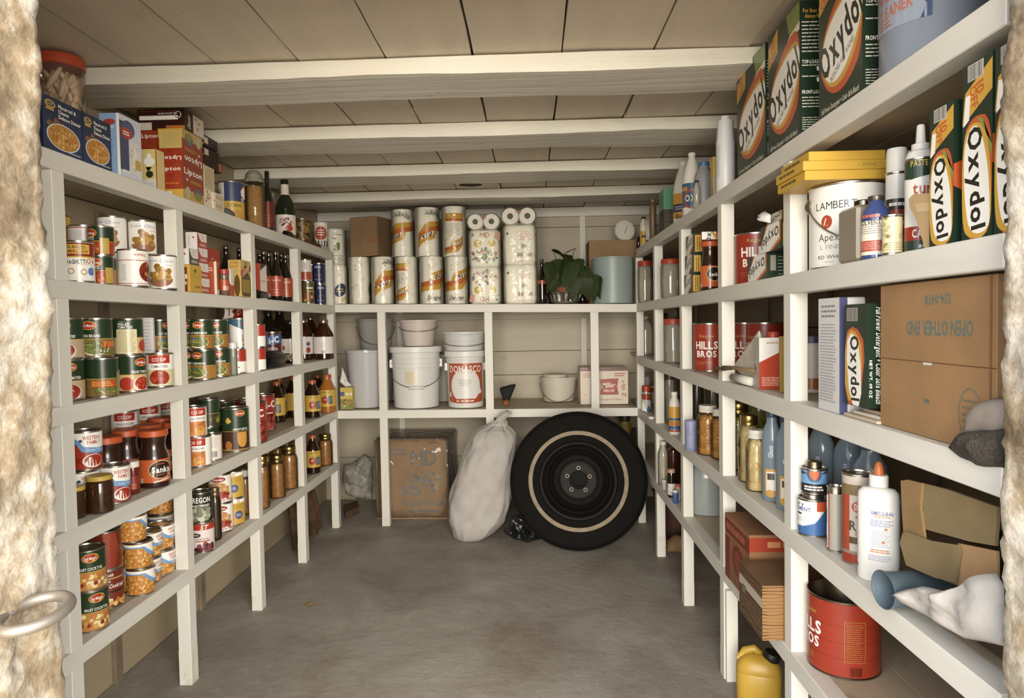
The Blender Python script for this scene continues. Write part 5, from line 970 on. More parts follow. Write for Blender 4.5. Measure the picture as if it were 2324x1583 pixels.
def towel(label, q, rr, hh, kind, da=0, g='wrapped paper towel rolls'):
    T = thing('paper_towel_roll', label, 'paper towels', q, facing(q) + math.radians(da), g)
    H = hh * 1000
    obj('paper_roll', cached(('roll', round(rr, 3), round(hh, 3)), lambda: lathe('paper_roll', [(rr * .26, .004), (rr * .3, 0), (rr * .95, 0), (rr * .985, .004), (rr * .985, hh - .004), (rr * .95, hh), (rr * .3, hh), (rr * .26, hh - .01)], [M('#e6e3da', .8, noise=.06, nscale=25)], 32)), T)
    dots = bl(0, H * .5, rr * 3000, H * .45, 26, ['#cfc8a8', '#d6d0b4'], 4, 9, 3)
    if kind == 0: ops = dots + swoosh(0, H * .34, 1.55) + [t('Designer', 4, H * .13, 24, '#3a3428', w=rr * 1250, shear=.25), r(-rr * 700, H * .07, rr * 800, H * .077, '#5a5244')]
    elif kind == 1: ops = dots + swoosh(0, H * .66, 1.55, True) + [t('Designer', -4, H * .86, 24, '#3a3428', w=rr * 1150, rot=180, shear=.25), r(-rr * 700, H * .93, rr * 800, H * .937, '#5a5244'), barcode(rr * 500, H * .78, rr * 850, H * .88, '#6a645a')]
    elif kind == 2: ops = dots + [r(-rr * 800, H * .74, rr * 800, H * .86, '#d2a336'), r(-rr * 800, H * .70, rr * 800, H * .75, '#c8702e'), ln(-rr * 700, H * .42, rr * 600, H * .66, 9, '#a8a294', 3, .3)] + swoosh(-4, H * .10, 1.0)
    elif kind == 3: ops = dots + [e(rr * 1200, H * .30, 24, 46, '#5f7432', 0, 18), p([(rr * 900, 2), (rr * 1500, 30), (rr * 1500, H * .2), (rr * 1000, H * .16)], '#6b8038')]
    elif kind == 4: ops = [p([(-rr * 1500, H * .6), (-rr * 900, H), (-rr * 900, H * .66)], '#5f7432'), e(-rr * 1250, H * .32, 22, 40, '#5f7432'), t('The', -rr * 100, H * .77, 14, '#3a3428', w=24), ln(-rr * 200, H * .84, rr * 700, H * .88, 1, '#8a8474', 3, .6), bl(rr * 200, H * .56, 22, 26, 6, ['#7a8a4a', '#5f7432'], 9, 14, 5), ln(-rr * 400, H * .1, rr * 800, H * .36, 5, '#8f8a7c', 4, .3)]
    else: ops = [e(8, H * .36, 34, 44, '#3c4668', -38), ln(-16, H * .30, 30, H * .42, 2, '#c9b84a', 3, .45), t('101', 24, H * .12, 20, '#cdb23c', w=38, rot=24)]
    obj('wrapper_print', print_mesh('wrapper_print', ops, cylmap(rr * .99), .008), T)
    # clear film drawn over the roll, creased at the ends
    n, m = 40, 18; vs = []; fs = []; sd = sum(map(ord, label)) % 97
    for j in range(m + 1):
        z = hh * j / m
        for i in range(n):
            a = 6.2832 * i / n; d = .002 + .0012 * hash3(math.cos(a) * 6 + sd, math.sin(a) * 6, z * 26) + (.0008 * hash3(a * 9, sd, z * 90))
            vs.append(((rr + d) * math.sin(a), -(rr + d) * math.cos(a), z))
    for j in range(m):
        for i in range(n): fs.append((j * n + i, j * n + (i + 1) % n, (j + 1) * n + (i + 1) % n, (j + 1) * n + i))
    obj('film_wrap', mk('film_wrap', vs, fs, glass('#fdfcf8', .0, .06, .22, 26, 'film', .8), smooth=True), T)
    reg(T, 'c', rr + .004, 0, q.z, q.z + hh)
    return T
TI = 0.10
def tw(px, w, lab, kind, level=0, da=0, hh=None, ins=TI):
    q = B(0, px, ins); rr = w / 2 * depth(q) / FPX - .0015; hh = hh or .284
    return towel(lab, q + Vector((0, 0, level)), rr, hh, kind, da)
q0 = B(0, 980, TI); HT = hpx(q0, 105)
tw(775, 37, 'white wrapped roll with a blue oval at the left corner', 5, hh=hpx(q0, 84), ins=.075)
tw(816, 51, 'white towel roll with green leaves at its edge, lower row', 3, hh=HT)
tw(868, 52, 'towel roll seen from its plain side next to the leafy roll, lower row', 1, hh=HT, da=34)
tw(922, 53, 'towel roll with a narrow orange ribbon at its left, lower row', 2, hh=HT, da=-38)
tw(978, 56, 'towel roll with an orange ribbon, fourth in the lower row', 0, hh=HT, da=14)
tw(1033, 54, 'towel roll with a full orange ribbon beside the tissue packs, lower row', 0, hh=HT, da=-2)
tw(917, 51, 'upside-down towel roll beside the cardboard box, upper row', 1, HT + .003, -8, hh=hpx(q0, 104))
tw(973, 57, 'upside-down towel roll in the middle of the upper row', 1, HT + .003, 26, hh=hpx(q0, 108))
tw(1034, 55, 'towel roll with a printed panel, right end of the upper row', 2, HT + .003, 0, hh=hpx(q0, 110))
tw(766, 50, 'wrapped roll with green leaves in the upper left corner', 4, .215, 0, hh=hpx(q0, 92), ins=.16)
q = B(0, 880, .29); towel('towel roll behind the cardboard box, upper row', q + Vector((0, 0, HT + .003)), .062, hpx(q0, 94), 2, -20)
# cardboard box in film on the lower rolls
q = B(0, 836, .02); wd = 66 * depth(q) / FPX
CARD = lambda: M('#9c7d58', .85, noise=.18, nscale=9, bump=.15, bscale=120, key='card')
T = carton('cardboard_box', 'small brown cardboard box in clear film on the towel rolls', 'cardboard box', q + Vector((0, .115, HT + .006)), .185, .17, hpx(q0, 86), -.32, '#9a7346', {'F': [r(26, 88, 92, 108, '#b8563c'), r(29, 91, 89, 105, '#a87a4c'), t('FRAGILE', 59, 98, 11, '#b8563c', w=52)], 'R': [r(-85, 84, -30, 106, '#b8563c'), r(-85, 87, -33, 103, '#a87a4c'), ln(-80, 91, -38, 99, 1, '#b8563c', 3, .7)]}, mat=CARD())
me = box_mesh('film_wrap', -.097, .097, -.09, .09, -.002, hpx(q0, 86) + .006, glass('#f6efe2', .05, .08, .5, 14, 'film2', .5), .006, 2); obj('film_wrap', me, T)
# bathroom tissue packs
def tissue(label, q, w, d, h, ops, g='tissue packs'):
    T = thing('tissue_pack', label, 'tissue pack', q, 0, g)
    def f():
        vs = []; fs = []; n, m = 48, 12
        for j in range(m + 1):
            zz2 = h * j / m; k = 1 - .05 * (abs(2 * j / m - 1) ** 6)
            for i in range(n):
                a = 6.2832 * i / n; c, s = math.cos(a), math.sin(a); qq = (abs(c) ** 5 + abs(s) ** 5) ** (-.2)
                dn = 1 - .05 * math.exp(-(c / .12) ** 2); vs.append((w / 2 * c * qq * k, d / 2 * s * qq * k * dn, zz2))
        for j in range(m):
            for i in range(n): fs.append((j * n + i, j * n + (i + 1) % n, (j + 1) * n + (i + 1) % n, (j + 1) * n + i))
        fs.append(tuple(range(n - 1, -1, -1))); fs.append(tuple(m * n + i for i in range(n))); return vs, fs
    vs, fs = f()
    o = obj('rolls', mk('rolls', vs, fs, M('#e8e5dc', .6), smooth=True), T)
    obj('print', print_mesh('print', ops, lambda u, v, k: Vector((u, -d / 2 * .995 * (1 - .04 * math.exp(-(u / (w * .06)) ** 2)) - k - .0012 + .022 * (abs(2 * u / w) ** 5), v)), .008), o)
    vv = [Vector(v) for v in vs]
    vv = [Vector((v.x * 1.012, v.y * 1.02 + .0012 * hash3(v.x * 60, v.y * 60, v.z * 70), v.z)) for v in vv]
    obj('film_wrap', mk('film_wrap', vv, fs[:-2], glass('#fdfcf6', .0, .06, .35, 20, 'film3', .7), smooth=True), T)
    return T
q1 = B(0, 1101, .022); k1 = depth(q1) / FPX * 1000
W1, H1 = 74 * k1, 83.5 * k1
moss = lambda s, up: [bl(-W1 * .2, H1 * (.62 if up else .38), 3, 3, 1, ['#c9b24a'], 24, 25, s), bl(W1 * .24, H1 * (.62 if up else .38), 3, 3, 1, ['#c9b24a'], 22, 23, s), bl(0, H1 * (.3 if up else .7), W1 * .4, H1 * .2, 44, ['#b9a9b4', '#d08a72', '#6f7a86', '#d9c0a8', '#8fa07a', '#c99a5a'], 5, 11, s)]
md = lambda x, y, h, rot=0: [t('MD', x, y, h, '#b85a34', w=h * 2.2, rot=rot, bold=0), r(x - h * 1.1, y - h * .72, x + h * 1.1, y - h * .66, '#d09a80')]
ops_a = moss(3, True) + md(4, H1 * .86, 26) + [p([(W1 * .3, H1 * .76), (W1 * .48, H1 * .72), (W1 * .5, H1 * .92), (W1 * .34, H1 * .95)], '#dba890'), e(-W1 * .36, H1 * .88, 9, 7, '#7f92b4'), p([(-W1 * .48, H1 * .78), (-W1 * .3, H1 * .84), (-W1 * .3, H1 * .87)], '#7f92b4')]
ops_b = moss(5, False) + md(-4, H1 * .13, 26, 180) + [p([(-W1 * .5, H1 * .05), (-W1 * .34, H1 * .05), (-W1 * .32, H1 * .24), (-W1 * .46, H1 * .26)], '#dba890'), e(W1 * .36, H1 * .1, 9, 7, '#7f92b4'), p([(W1 * .3, H1 * .18), (W1 * .48, H1 * .26), (W1 * .48, H1 * .23)], '#7f92b4')]
off = Vector((0, .13, 0))
tissue('tissue pack with colourful print, lower one', q1 + off, W1 / 1000, .24, H1 / 1000 - .001, ops_b)
tissue('tissue pack with colourful print, stacked on its twin', q1 + off + Vector((0, 0, H1 / 1000)), W1 / 1000, .24, H1 / 1000 - .001, ops_a)
q2 = B(0, 1182, .022); W2, H2 = 79 * k1, 89 * k1
def backp(s): return [r(-W2 * .12 + W2 * .1, H2 * .62 + i * 9, W2 * (.34 - .06 * (i % 3)), H2 * .62 + i * 9 + 3, '#d3a592') for i in range(6)] + [x for (cx, cy) in ((.12, .46), (.0, .24), (.28, .24)) for x in (r(W2 * cx - 17, H2 * cy - 14, W2 * cx + 17, H2 * cy + 14, '#b0a898'), r(W2 * cx - 15, H2 * cy - 12, W2 * cx + 15, H2 * cy + 12, '#dcd6c8'), r(W2 * cx - 12, H2 * cy - 9, W2 * cx + 12, H2 * cy + 9, '#a0927c'))] + [ln(-W2 * .04, H2 * .06, W2 * .4, H2 * .1, 2, '#d3a592', 3, .4), bl(-W2 * .36, H2 * .78, 4, 4, 5, ['#6d7458'], 3, 6, 2), bl(W2 * .46, H2 * .75, 4, 6, 5, ['#6d7458'], 3, 6, 3)]
tissue('plain tissue pack turned to its back, lower one', q2 + off, W2 / 1000, .24, H2 / 1000 - .001, backp(1))
tissue('plain tissue pack turned to its back, stacked on its twin', q2 + off + Vector((0, 0, H2 / 1000)), W2 / 1000, .24, H2 / 1000 - .001, backp(2))
def twin(label, q, rr, ops_rot):
    T = thing('tissue_pack', label, 'tissue pack', q, 0, 'twin tissue packs lying on their side')
    for s in (-1, 1):
        o = obj('tissue_roll', lathe('tissue_roll', [(rr * .30, .012), (rr * .34, 0), (rr * .9, 0), (rr, .012), (rr, .20), (rr * .9, .21)], [M('#e6e2d6', .7)], 32), T, (s * rr * .98, -.1, rr), rot=(-HP, 0, 0))
        obj('core_hole', lathe('core_hole', [(rr * .30, -.001), (rr * .30, .014)], [M('#6b6455', .9)], 20), o)
    obj('print', print_mesh('print', [t('MD', 0, rr * 1000 * 1.45, 17, '#b85a34', w=36, rot=ops_rot, bold=0)], lambda u, v, k: Vector((u, -.1015 - k, v))), T)
    vs = []; fs = []; n = 48
    for j, y in enumerate((-.104, -.098, .0, .1, .106)):
        for i in range(n):
            a = 6.2832 * i / n; c, s2 = math.cos(a), math.sin(a); k = .93 if j in (0, 4) else 1.02
            x = (rr * .98 + rr * abs(c) ** .9) * (1 if c > 0 else -1) if abs(c) > .05 else rr * 20 * c
            zz2 = rr + rr * s2 * (1 - .10 * math.exp(-(x / (rr * .3)) ** 2)); vs.append((x * k, y, rr + (zz2 - rr) * k + .0005))
    for j in range(4):
        for i in range(n): fs.append((j * n + i, j * n + (i + 1) % n, (j + 1) * n + (i + 1) % n, (j + 1) * n + i))
    obj('film_wrap', mk('film_wrap', vs, fs, glass('#fdfcf6', .05, .12, .5, 30, 'film4', .7), smooth=True), T); return T
twin('pair of tissue rolls lying on the colourful packs', q1 + off + Vector((-.004, 0, 2 * H1 / 1000 + .002)), 18.8 * k1 / 1000, 180)
twin('pair of tissue rolls lying on the plain packs', q2 + off + Vector((-.004, 0, 2 * H2 / 1000 + .002)), 20.0 * k1 / 1000, 0)
# bottles, plant, tub, dial
for i, (px, ins, hp, rc) in enumerate(((1231, .03, 100, 1), (1262, .28, 92, 0), (1290, .3, 88, 0), (1322, .20, 90, 0), (1255, .19, 84, 0))):
    q = B(0, px, ins); bottle('soda', ('dark soda bottle with a red band before the tissue packs', 'dark soda bottle behind the plant, left', 'dark soda bottle behind the plant, middle', 'dark soda bottle behind the plant, right', 'dark soda bottle tucked between plant and red band bottle')[i], q, .026, hpx(q, hp), DARKG(), M('#6b665c', .25, .8), (.44, .52, '#a84a34', 1) if rc else None, None, group='soda bottles on the back shelf')
LEAF = M('#2f3d1a', .6, spec=.25, noise=.25, nscale=30, key='leaf')
q = B(0, 1281, .055); T = thing('potted_plant', 'leafy green potted plant with its pot wrapped in foil', 'plant', q, 0)
k = depth(q) / FPX
obj('plant_pot', lathe('plant_pot', [(.042, .002), (.044, .004), (.062, 32 * k), (.066, 36 * k), (.05, 36 * k)], [M('#8c4a30', .6)], 24), T)
vs = []; fs = []; n = 40
for j, (rr, zz) in enumerate(((.055, .0), (.085, .012), (.100, 20 * k), (.108, 24 * k), (.072, 22 * k))):
    for i in range(n):
        a = 6.2832 * i / n; w_ = rr * (1 + .06 * hash3(i * 1.7, j * 3.1, 2) + (.03 if i % 2 else -.03)); vs.append((w_ * math.cos(a), w_ * math.sin(a) * .8, zz + .004 * hash3(i, j, 9) * (j > 0)))
for j in range(4):
    for i in range(n): fs.append((j * n + i, j * n + (i + 1) % n, (j + 1) * n + (i + 1) % n, (j + 1) * n + i))
obj('foil_wrap', mk('foil_wrap', vs, fs, M('#c9c7c0', .18, 1.0, key='foil')), T)
rnd = random.Random(11); top = Vector((0, 0, 100 * k))
stems = []
def leaf_mesh(L_, W_, curl):
    vs = [(0, 0, 0)]; N = 9
    L2 = [(0, 0), (.06, .38), (.2, .5), (.45, .42), (.7, .26), (.88, .1), (1, 0)]
    rows = []
    vs = []; fs = []
    for (u, wv) in L2:
        z = -curl * u * u * L_
        for sx_ in (-1, -.5, 0, .5, 1): vs.append((sx_ * wv * W_, -u * L_, z - abs(sx_) * wv * .10 * W_ + (0.0 if sx_ else -.012 * W_)))
    for i in range(len(L2) - 1):
        for j in range(4): fs.append((i * 5 + j, i * 5 + j + 1, (i + 1) * 5 + j + 1, (i + 1) * 5 + j))
    return mk('leaf', vs, fs, LEAF, smooth=True)
LM = [leaf_mesh(.15, .115, .35), leaf_mesh(.125, .10, .6), leaf_mesh(.10, .08, .2)]
spec = [(0, 108, 2, 150, -5), (-26, 122, 2, 110, 20), (24, 122, 2, -60, 15), (-18, 100, 0, 10, 62), (16, 92, 0, -20, 66), (-26, 80, 0, 14, 72), (2, 78, 0, -4, 74), (34, 74, 0, -26, 72), (-22, 58, 1, 14, 76), (20, 62, 0, -10, 74), (50, 66, 1, -40, 74), (60, 64, 0, -30, 76), (44, 56, 1, -10, 78), (70, 60, 1, -50, 70), (-30, 70, 1, 20, 68), (6, 110, 1, 40, 40), (-6, 95, 1, -60, 50), (60, 56, 1, -20, 80), (-8, 62, 0, 6, 76), (30, 100, 1, -30, 60), (-30, 92, 1, 24, 60), (12, 84, 0, 12, 70), (40, 84, 0, -36, 68)]
for i, (dx, dz, mi_, az, pit) in enumerate(spec):
    tip = Vector((dx * k, -.03 - .05 * rnd.random(), dz * k)); base = Vector((rnd.uniform(-.015, .015), rnd.uniform(-.015, .015), 30 * k))
    obj('stem', tube_mesh('stem', [base, base.lerp(tip, .5) + Vector((0, .02, .025)), tip], .0022, M('#4a4a24', .6), 5), T)
    obj('leaf', LM[mi_], T, tip, rot=(math.radians(pit) , math.radians(rnd.uniform(-12, 12)), math.radians(az)))
q = B(0, 1391, .12); rr = 46.5 * depth(q) / FPX; hh = hpx(q, 103)
T = thing('storage_tub', 'pale blue round plastic tub at the right of the back shelf', 'tub', q, 0)
obj('tub_body', lathe('tub_body', [(rr * .94, 0), (rr * .97, .005), (rr, hh - .012), (rr * 1.02, hh - .01), (rr * 1.02, hh), (rr * .97, hh), (rr * .94, hh - .05)], [M('#90a09a', .4)], 40), T)
q = B(0, 1388, .36); carton('cardboard_box', 'brown cardboard box behind the pale blue tub', 'cardboard box', q, .30, .22, hpx(q, 142), 0, '#8d6238', mat=CARD())
q = on(1418, 541, 1, YB + .31); rr = 24 * (q - CAM).dot(CD) / FPX; q.z = ZBU(q.x) + LIFT + hpx(B(0, 1388, .36), 142) + rr * .995 + .003
T = thing('dial_thermometer', 'round white dial thermometer with a red needle leaning on the box', 'thermometer', q, 0, None, (math.radians(82), math.radians(-4), math.radians(14)))
obj('casing', lathe('casing', [(rr * .9, -.022), (rr, -.018), (rr, .003), (rr * .96, .005), (rr * .94, .003)], [M('#cfcabc', .4)], 36), T)
tick = [stripe([(rr * 1000 * .72 * math.cos(a), rr * 1000 * .72 * math.sin(a)), (rr * 1000 * .86 * math.cos(a), rr * 1000 * .86 * math.sin(a))], 2.6, '#4a463e') for a in [math.radians(-60 + 300 * i / 12) for i in range(13)]]
obj('dial', print_mesh('dial', [e(0, 0, rr * 930, rr * 930, '#e2ddd0', 0, 36)] + tick, lambda u, v, k_: Vector((u, v, .0034 + k_))), T)
obj('needle', print_mesh('needle', [p([(-6, -18), (-2, -20), (rr * 420, rr * 640), (rr * 400, rr * 650)], '#a8502c')], lambda u, v, k_: Vector((u, v, .0045 + k_))), T)
# ---- lower back shelf: pails
PLW = lambda: M('#d3d2ce', .4, key='pail')
def pail(label, q, rt, rb, hh, mat, ribs=(), lid=None, bail=None, bailmat=None, ears=False, ops=None, group='plastic pails', opening=True, grip=False, da=0):
    T = thing('pail', label, 'pail', q, facing(q) + math.radians(da), group)
    pf = [(rb * .96, 0), (rb, .004)]
    R = lambda z: rb + (rt - rb) * z / hh
    for z in sorted(ribs): pf += [(R(z - .004), z - .004), (R(z) + .006, z - .003), (R(z) + .006, z + .003), (R(z), z + .004)]
    pf += [(rt, hh - .014), (rt + .007, hh - .012), (rt + .007, hh), (rt, hh)]
    if opening and not lid: pf += [(rt - .003, hh - .004), (R(hh * .5) - .006, hh * .5), (R(hh * .5) * .5, hh * .5)]
    obj('pail_body', lathe('pail_body', pf, [mat], 40, None, .5), T)
    if lid: obj('lid', lathe('lid', [(rt + .009, hh - .03), (rt + .012, hh - .028), (rt + .012, hh + .004), (rt + .006, hh + .006), (rt - .01, hh + .006), (rt - .014, hh + .001)], [lid], 40), T)
    if bail is not None:
        z0, drop = bail; zz = z0
        pts = [(rt * 1.05 * math.cos(a), -rt * 1.05 * math.sin(a) - .006, zz - drop * math.sin(a)) for a in [math.pi * i / 18 for i in range(19)]]
        h_ = obj('bail_handle', tube_mesh('bail_handle', pts, .0022, bailmat or M('#8a857a', .35, .8), 6), T)
        if grip: m = pts[9]; obj('grip', tube_mesh('grip', [(m[0] - .045, m[1], m[2]), (m[0], m[1] - .002, m[2]), (m[0] + .045, m[1], m[2])], .009, M('#dcdbd8', .4), 10), h_)
    if ears:
        for s in (-1, 1): obj('handle_ear', box_mesh('handle_ear', s * rt - .012, s * rt + .012, -.016, .016, hh * .66, hh * .80, mat, .003), T)
    if ops: obj('print', print_mesh('print', ops, cylmap((rt + rb) / 2 + (rt - rb) * .3), .01), T)
    reg(T, 'c', rt + .014, 0, q.z, q.z + hh); return T
q = B(1, 949, .165); kk = depth(q) / FPX
hb_ = hpx(q, 134); rb_ = 57 * kk
pail('large white pail with a lid and wire handle', q, rb_ * .96, rb_ * .88, hb_, PLW(), ribs=(hb_ * .66, hb_ * .74, hb_ * .82), lid=M('#d6d6d2', .4), bail=(hb_ * .62, .10), ears=True, grip=True, ops=[r(-70, hb_ * 400, 10, hb_ * 620, '#d5cdb2'), ln(-66, hb_ * 420, 6, hb_ * 610, 6, '#cbb98a', 5, .3)])
q3 = q + Vector((.012, 0, hb_ + .007)); pail('small pinkish pail on the lid of the large white pail', q3, 41 * kk, 33 * kk, hpx(q, 58), M('#c9bcb4', .45), bail=(hpx(q, 44), .03))
q = B(1, 1058, .14); kk = depth(q) / FPX; hd = hpx(q, 124); rd = 42.5 * kk
dom = [r(-122, hd * 1000 * .12, 122, hd * 1000 * .80, '#b9542c'), e(0, hd * 1000 * .40, 98, hd * 1000 * .30, '#dcdad4'), t('DOMASCO', 0, hd * 1000 * .70, 42, '#b9542c', w=222, bold=1.7), t('DOMASCO', 0, hd * 1000 * .70, 40, '#e2e0da', w=216, bold=1), ln(-40, hd * 1000 * .40, 40, hd * 1000 * .52, 4, '#a09a94', 3, .35), e(0, hd * 1000 * .13, 122, 14, '#b9542c'), ln(-60, hd * 1000 * .11, 60, hd * 1000 * .15, 1, '#e2d6cc', 3, .6), bl(94, hd * 1000 * .28, 12, 26, 5, ['#e0ddd6'], 7, 11, 4), bl(-104, hd * 1000 * .26, 6, 20, 3, ['#e0ddd6'], 5, 8, 5)]
pail('white pail with an orange printed panel', q, rd, rd * .93, hd, PLW(), ribs=(hd * .86,), lid=M('#d6d6d2', .4), ops=dom, ears=True)
q3 = q + Vector((-.012, .0, hd + .007)); pail('wide shallow white pail upside on the orange printed pail', q3, 47 * kk, 42 * kk, hpx(q, 42), M('#c6c6c2', .45), ribs=(hpx(q, 12), hpx(q, 22), hpx(q, 32)), bail=(hpx(q, 22), .03))
q = B(1, 833, .17); kk = depth(q) / FPX
pail('translucent pail with pink contents at the left of the back shelf', q, 44 * kk, 35 * kk, hpx(q, 128), glass('#cfcfd0', .72, .2, key='milky'), ops=None)
TT = [x for x in COL.objects if x.get('label', '').startswith('translucent pail')][0]
obj('contents', lathe('contents', [(33 * kk, .006), (34 * kk, .012), (36 * kk, .075)], [M('#d8a8a4', .6)], 28), TT)
q = B(1, 857, .47); kk = depth(q) / FPX
pail('grey pail stacked at the wall behind the translucent pail, upper', q + Vector((0, 0, hpx(q, 92))), 40 * kk, 31 * kk, hpx(q, 94), M('#a5a29b', .5), bail=(hpx(q, 78), .12))
pail('grey pail stacked at the wall behind the translucent pail, lower', q, 40 * kk, 32 * kk, hpx(q, 92) - .001, M('#a5a29b', .5))
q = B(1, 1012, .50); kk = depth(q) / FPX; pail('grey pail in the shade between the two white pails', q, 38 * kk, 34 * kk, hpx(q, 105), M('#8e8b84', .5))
q = B(1, 1268, .40); kk = depth(q) / FPX; pail('small empty white pail with a wire handle, before the beer case', q, 40 * kk, 34 * kk, hpx(q, 54), M('#cbc4b4', .5), bail=(hpx(q, 40), .11), ops=None)
q = B(1, 1262, .42); 
for x in [x for x in COL.objects if x.get('label', '').startswith('small empty white pail')]:
    obj('inner_cup', lathe('inner_cup', [(26 * kk, hpx(q, 30)), (28 * kk, hpx(q, 52)), (28.5 * kk, hpx(q, 60)), (27 * kk, hpx(q, 60))], [M('#c4bdac', .5)], 28), x, (-.02, 0, 0))
# brush
q = B(1, 1149, .10); T = thing('dust_brush', 'black bristle brush with a wooden handle on the back shelf', 'brush', q + Vector((0, .01, .010)), 0)
obj('handle', tube_mesh('handle', [(0, -.05, .012), (0, -.02, .013), (0, .03, .02)], [.012, .020, .022], M('#9a5e38', .5), 12), T)
vs = []; fs = []; n = 24
for j, (rw, rd_, y, z) in enumerate(((.022, .02, .02, .026), (.03, .022, .03, .05), (.044, .024, .04, .085), (.050, .024, .05, .105), (.046, .016, .052, .112))):
    for i in range(n):
        a = 6.2832 * i / n; vs.append((rw * math.cos(a) * (1 + .05 * hash3(i * 3, j, 1)) + .012 * j / 4, y + rd_ * math.sin(a), z + .006 * hash3(i * 2.3, j * 1.3, 4) + .010 * (math.cos(a) * j / 4)))
for j in range(4):
    for i in range(n): fs.append((j * n + i, j * n + (i + 1) % n, (j + 1) * n + (i + 1) % n, (j + 1) * n + i))
fs.append(tuple(range(n - 1, -1, -1))); fs.append(tuple(4 * n + i for i in range(n)))
obj('bristles', mk('bristles', vs, fs, M('#171a16', .8, bump=.6, bscale=300), smooth=True), T)
# beer case
q = B(1, 1372, .16); w_ = 108 * depth(q) / FPX; h_ = hpx(q, 84); W, Hh = w_ * 1000, h_ * 1000
red = '#b0452e'
carton('beer_case', 'white beer case with red lettering on the back shelf', 'carton', q + Vector((0, .12, 0)), w_, .24, h_, 0, '#d6cab8', {'F': [r(-W / 2, Hh * .90, W / 2, Hh, '#6e4632'), p([(-W * .1, Hh * .68), (W * .3, Hh * .70), (W * .27, Hh * .48), (W * .3, Hh * .26), (-W * .1, Hh * .26), (-W * .06, Hh * .47)], red), ring(W * .1, Hh * .47, W * .19, Hh * .2, 1.2, '#d6a08c', 16), t('Miller', W * .1, Hh * .52, Hh * .13, '#e6d8c8', w=W * .26, shear=.25), t('HIGH LIFE', W * .1, Hh * .37, Hh * .07, '#e6d8c8', w=W * .22), bl(W * .38, Hh * .5, W * .05, Hh * .16, 12, ['#d6a48f', '#c98c74'], 4, 8, 3), t('F6', W * .42, Hh * .26, Hh * .09, red, w=W * .09), t('Champagne of Beers', W * .1, Hh * .14, Hh * .06, red, w=W * .56, shear=.2, bold=0), ln(-W * .44, Hh * .72, -W * .24, Hh * .86, 3, red, 3, .4), ln(W * .22, Hh * .74, W * .46, Hh * .86, 2, red, 4, .5), ring(-W * .4, Hh * .26, 8, 8, 1.5, red, 14)]})
# yellow box and papers in the left corner of the lower back shelf
q = B(1, 784, .02); carton('food_box', 'yellow fruit box in the corner of the lower back shelf', 'food box', q + Vector((.006, .03, 0)), .075, .05, hpx(q, 50), 0, '#cfb545', {'F': [r(-42, 0, 42, 62, '#8a8a44'), bl(0, 30, 34, 26, 30, ['#7c8438', '#a8a050', '#c98a3a', '#e0dccb', '#5a3a4a'], 5, 10, 4), r(-38, 82, -12, 108, '#5a6a86'), e(6, 94, 9, 9, '#e8e0c8'), e(28, 94, 8, 8, '#e8e0c8')]})
pp = [on(x, y, 1, YB + .055) for x, y in ((770, 868), (776, 830), (792, 868), (800, 876), (786, 880))]
T = place_mesh('paper_scrap', 'crumpled white paper on the yellow fruit box', 'paper', pillow('paper_scrap', pp, (0, -1, 0), .012, M('#d6d2cb', .7), 4, .5, 3, 60), (pp[0].x, YB + .05, pp[-1].z))
# ---- floor at the back
FP = lambda px, py: on(px, py, 2, 0.0)
a = FP(848, 1182); yb_ = a.y; c1 = on(848, 1003, 1, yb_); c2 = on(1010, 999, 1, yb_); w_ = c2.x - c1.x; h_ = c1.z
W, Hh = w_ * 1000, h_ * 1000
T = carton('tissue_carton', 'large brown tissue carton in clear film on the floor', 'cardboard box', ((c1.x + c2.x) / 2 + .01, yb_ + .225, 0.002), w_, .40, h_, -.03, '#a1764a', {'F': [t('MD', W * .18, Hh * .78, Hh * .19, '#5d6878', w=W * .36, bold=0), ln(-W * .45, Hh * .80, -W * .05, Hh * .92, 2, '#6b7078', 3, .4), bl(W * .2, Hh * .50, W * .26, Hh * .14, 36, ['#6d7686', '#5d6470', '#8a8278'], 6, 14, 4), bl(-W * .02, Hh * .36, W * .2, Hh * .06, 14, ['#6d7686'], 8, 14, 6), t('4 ROLL BATHROOM', W * .14, Hh * .21, Hh * .06, '#66707e', w=W * .62), ln(-W * .05, Hh * .08, W * .42, Hh * .13, 1, '#6b7480', 3, .6)], 'R': [ln(-60, Hh * .5, 60, Hh * .9, 4, '#5a4a3a', 3, .4)]}, mat=CARD())
for s_ in (-1, 1):
    obj('top_flap', box_mesh('top_flap', -w_ / 2 + .004, w_ / 2 - .004, (-.196 if s_ < 0 else .003), (-.003 if s_ < 0 else .196), h_, h_ + .006, CARD(), .001), T)
vs, fs = [], []
me = box_mesh('film_wrap', -w_ / 2 - .008, w_ / 2 + .008, -.206, .206, .0, h_ + .014, glass('#f3efe6', .06, .07, .7, 9, 'film5', .7), .012, 3)
bm = bmesh.new(); bm.from_mesh(me); bmesh.ops.subdivide_edges(bm, edges=bm.edges[:], cuts=5, use_grid_fill=True)
for v in bm.verts:
    d = .010 * hash3(v.co.x * 11, v.co.y * 11, v.co.z * 11) + .005 * hash3(v.co.x * 40, v.co.y * 40, v.co.z * 20); v.co += Vector((v.co.x, v.co.y * 1.5, 0)).normalized() * max(-.004, d)
bm.to_mesh(me); bm.free(); me.polygons.foreach_set('use_smooth', [True] * len(me.polygons)); obj('film_wrap', me, T)
pts = [on(x, y, 1, yb_ + .12) for x, y in ((846, 1042), (828, 1028), (800, 1048), (780, 1052), (776, 1090), (786, 1120), (812, 1132), (846, 1130))]
me = pillow('film_tail', pts, (0, -1, 0), .07, glass('#ecece8', .14, .08, .6, 18, 'bagfilm', .7), 8, .45, 5, 22)
me.transform(Matrix.Rotation(.05, 4, 'Z') @ Matrix.Translation(-T.location)); obj('film_tail', me, T)
